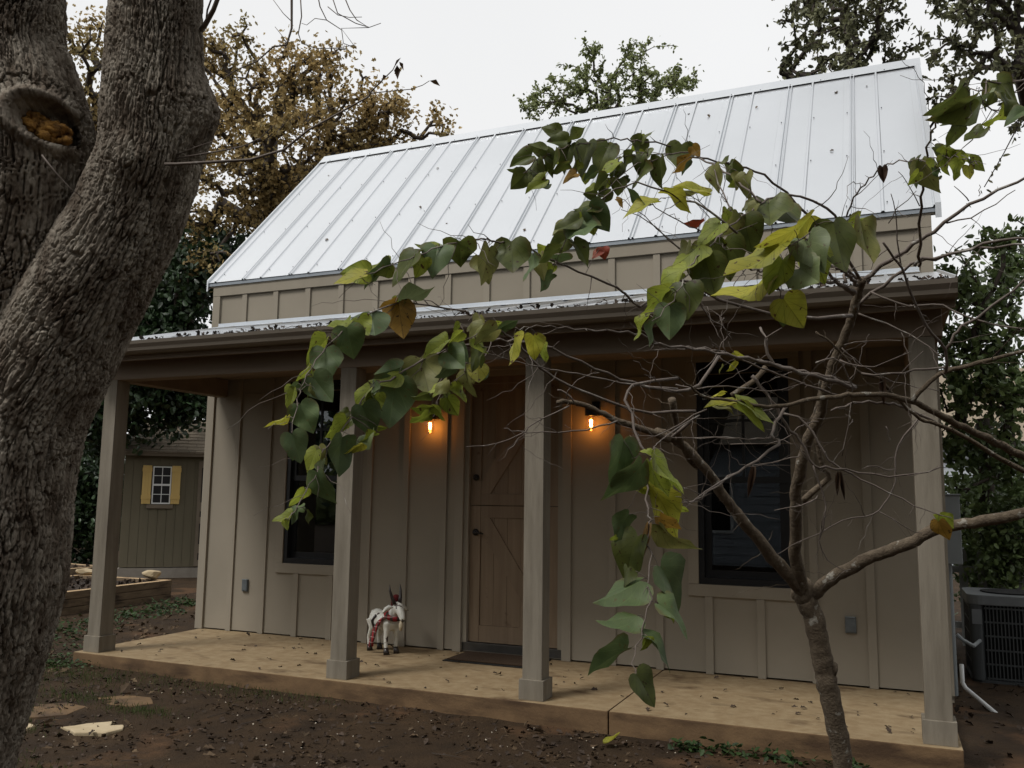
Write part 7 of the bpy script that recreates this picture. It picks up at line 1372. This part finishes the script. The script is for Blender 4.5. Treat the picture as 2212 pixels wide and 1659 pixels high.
# ------------------------------------------------------------------ litter, pebbles, weeds
def flat_rot(n, rng, tilt=.35):
    a = rng.uniform(0, 6.283, n); nn = np.stack([rng.normal(size=n)*tilt, rng.normal(size=n)*tilt, np.ones(n)], 1); nn /= np.linalg.norm(nn, axis=1)[:, None]
    y = np.stack([np.cos(a), np.sin(a), np.zeros(n)], 1); x = np.cross(y, nn); x /= np.linalg.norm(x, axis=1)[:, None]; y = np.cross(nn, x); return np.stack([x, y, nn], -1)
CURL_T = np.array([(0, 0, .02), (0, .5, .10), (0, 1, .03), (-.14, .2, .10), (-.34, .4, .26), (-.2, .62, .2), (-.26, .82, .24), (.14, .2, .08), (.33, .42, .22), (.18, .6, .16), (.27, .8, .26)], float)
def litter():
    rng = np.random.default_rng(9)
    def pts(n, x0, x1, y0, y1):
        x, y = rng.uniform(x0, x1, n), rng.uniform(y0, y1, n); P = np.stack([x, y, 0*x], 1); keep = (vnoise(P, 8, 1.7)+rng.uniform(-.9, .9, n)) > -.15; P = P[keep]
        P[:, 2] = ground_z(P[:, 0], P[:, 1])+.004; return P
    P = pts(1400, -3.6, 4.2, -4.2, -.1); s = rng.uniform(.018, .05, len(P))+rng.uniform(0, 1, len(P))**5*.05
    tag(scatter('leaf_litter', P, s, rng, 'litter', CURL_T, OAKL_Q3, flat_rot(len(P), rng, .45)), 'curled dead oak leaves scattered over the soil', kind='stuff')
    P = pts(5600, -3.6, 4.2, -4.2, -.1); s = rng.uniform(.012, .055, len(P)); tag(scatter('leaf_litter', P, s, rng, 'litter_dark', CURL_T, OAKL_Q3, flat_rot(len(P), rng, .4)), 'dark damp dead leaves matted on the soil', kind='stuff')
    P = pts(2200, -3.6, 4.2, -4.2, -.1); s = rng.uniform(.02, .065, len(P)); tag(scatter('leaf_litter', P, s, rng, 'litter', CURL_T*np.array([.38, 1, .8]), OAKL_Q3, flat_rot(len(P), rng, .5)), 'narrow rolled dead leaves strewn over the soil', kind='stuff')
    P = pts(3000, -6.2, -3.2, -2, 6); s = rng.uniform(.03, .08, len(P)); tag(scatter('leaf_litter', P, s, rng, 'litter', CURL_T, OAKL_Q3, flat_rot(len(P), rng, .45)), 'dead leaves over the side yard path', kind='stuff')
    P = pts(1600, 3.7, 6.0, -1., 5); s = rng.uniform(.03, .08, len(P)); tag(scatter('leaf_litter', P, s, rng, 'litter_dark', CURL_T, OAKL_Q3, flat_rot(len(P), rng, .45)), 'dead leaves on the ground by the condenser', kind='stuff')
    n = 130; P = np.stack([rng.uniform(-3.3, 3.5, n), rng.uniform(0, 1.45, n)**1.0, np.full(n, .003)], 1); s = rng.uniform(.015, .055, n)
    tag(scatter('porch_litter', P, s, rng, 'litter_dark', CURL_T, OAKL_Q3, flat_rot(n, rng, .35)), 'small dead leaves blown onto the porch slab', kind='stuff')
    # on the roofs
    n = 13; y = rng.uniform(1.55, 3.3, n); P = np.stack([rng.uniform(-3.3, 3.6, n), y, 3.7083+(y-1.4606)*MR+.010], 1); s = rng.uniform(.03, .065, n)
    rt = flat_rot(n, rng, .2); A = np.array([[1, 0, 0], [0, ux, -uz], [0, uz, ux]]); rt = np.einsum('ij,njk->nik', A, rt)
    tag(scatter('roof_leaves', P, s, rng, 'litter', CURL_T, OAKL_Q3, rt), 'few dry leaves stuck on the metal roof', kind='stuff')
    n = 420; y = np.abs(rng.normal(size=n))*.12-.255; P = np.stack([rng.uniform(-3.4, 3.7, n), y, 2.722+(y+.262)*.265+.008], 1); s = rng.uniform(.02, .06, n)
    tag(scatter('gutter_leaves', P, s, rng, 'litter_dark', CURL_T, OAKL_Q3, flat_rot(n, rng, .6)), 'dead leaves caught along the gutter edge of the porch roof', kind='stuff')
    n = 700; P = pts(n, -3.4, 4., -3.9, -.15); bm = MB()
    oct_ = np.array([(1, 0, 0), (-1, 0, 0), (0, 1, 0), (0, -1, 0), (0, 0, .7), (0, 0, -.7)], float); oq = np.array([(0, 2, 4), (2, 1, 4), (1, 3, 4), (3, 0, 4), (2, 0, 5), (1, 2, 5), (3, 1, 5), (0, 3, 5)])
    tag(scatter('pale_grit', P, rng.uniform(.002, .009, len(P)), rng, 'pale_bits', oct_, oq), 'pale grit and stone bits in the soil', kind='stuff')
    P = pts(2500, -3.5, 4., -4, -.1); tag(scatter('soil_crumbs', P, rng.uniform(.004, .02, len(P)), rng, 'soil', oct_, oq), 'crumbs of dark soil', kind='stuff')
    # twigs on the soil
    tw = MB()
    for k in range(90):
        x, y = rng.uniform(-3, 4), rng.uniform(-3.5, -.15); a = rng.uniform(0, 6.28); L = rng.uniform(.06, .25); z = gz1(x, y)+.012; tw.tube([(x, y, z), (x+math.cos(a)*L*.5, y+math.sin(a)*L*.5, z+.008), (x+math.cos(a+.2)*L, y+math.sin(a+.2)*L, z)], [.003, .0025, .001], 4)
    tag(tw.obj('ground_twigs', 'bg_bark'), 'thin dead twigs lying on the soil', kind='stuff')
litter()
def yellow_leaf():
    me = leaf_mesh(21, .5, .35, .05, -.3); me.materials[0] = MATS['rb_y']; o = link('fallen_leaf', me); z = gz1(1.64, -.36)+.02
    o.matrix_world = Matrix.Translation((1.60, -.36, z))@Matrix.Rotation(-1.3, 4, 'Z')@Matrix.Rotation(.35, 4, 'X')@Matrix.Diagonal((.10, .115, .11, 1)); tag(o, 'yellowish fallen redbud leaf lying on soil below the porch edge', 'leaf')
yellow_leaf()
def weeds(name, label, cs, n, sz, m, seed, spread, up=.6):
    rng = np.random.default_rng(seed); cs = np.array(cs); c = cs[rng.integers(0, len(cs), n)]; P = np.stack([c[:, 0]+rng.normal(size=n)*spread*c[:, 2], c[:, 1]+rng.normal(size=n)*spread*.5*c[:, 2], 0*c[:, 0]], 1)
    P[:, 2] = ground_z(P[:, 0], P[:, 1])+rng.uniform(0, 1, n)**1.5*c[:, 3]; rot = rand_rot(n, rng); rot = flat_rot(n, rng, up)
    tag(scatter(name, P, rng.uniform(.6, 1.3, n)*sz, rng, m, LEAF_T, LEAF_Q3, rot), label, kind='stuff')
weeds('ground_weeds', 'low green weeds growing along the foot of the slab', [(2.32, -.2, 1, .07), (2.62, -.22, 1, .06), (3.05, -.2, .8, .05), (2.1, -.2, .6, .05)], 300, .045, 'weed', 3, .10)
weeds('ivy_patch', 'dark green ground cover along the foot of the timber bed', [(-5.2, 2.2, 1, .08), (-5.3, 3.0, 1, .10), (-5.35, 3.4, .8, .10), (-5.0, 1.6, 1, .08), (-4.9, 1.1, 1.2, .08), (-4.7, .7, 1.2, .06), (-5.1, 2.6, 1., .08)], 1100, .05, 'weed', 4, .2)
weeds('ground_weeds', 'sparse green weeds by the end post corner of the slab', [(-3.55, -.1, 1., .06), (-3.4, -.25, .9, .05), (-3.9, .4, 1.4, .06), (-4.3, .2, 1.5, .06)], 420, .04, 'weed', 5, .22)
def blades():
    rng = np.random.default_rng(6); cs = np.array([(-2.25, -.95, .18), (-2.6, -1.35, .22), (-2.1, -1.75, .2), (-2.8, -.5, .3), (-3.2, -.35, .3), (-1.2, -.2, .35), (-2.2, -.18, .4), (-1.7, -2.3, .3), (-.9, -2.4, .35), (-2.4, -2.2, .3), (-2.9, -1.0, .25), (-1.6, -1.05, .15)]); n = 5200
    c = cs[rng.integers(0, len(cs), n)]; P = np.stack([c[:, 0]+rng.normal(size=n)*c[:, 2], c[:, 1]+rng.normal(size=n)*c[:, 2]*.4, 0*c[:, 0]], 1); P = P[(P[:, 1] < -.08) | (P[:, 0] < -3.42)]; P[:, 2] = ground_z(P[:, 0], P[:, 1])
    n = len(P); T_ = np.array([(-.03, 0, 0), (.03, 0, 0), (.02, .12, .6), (0, .35, 1.)], float); Q_ = np.array([(0, 1, 2), (0, 2, 3)]); a = rng.uniform(0, 6.28, n); c_, s_ = np.cos(a), np.sin(a); z_ = np.zeros(n); rot = np.stack([np.stack([c_, -s_, z_], 1), np.stack([s_, c_, z_], 1), np.stack([z_, z_, z_+1], 1)], 1)
    tag(scatter('grass_tufts', P, rng.uniform(.015, .05, n), rng, 'grass_green', T_, Q_, rot), 'thin patches of short grass in the soil', kind='stuff')
blades()
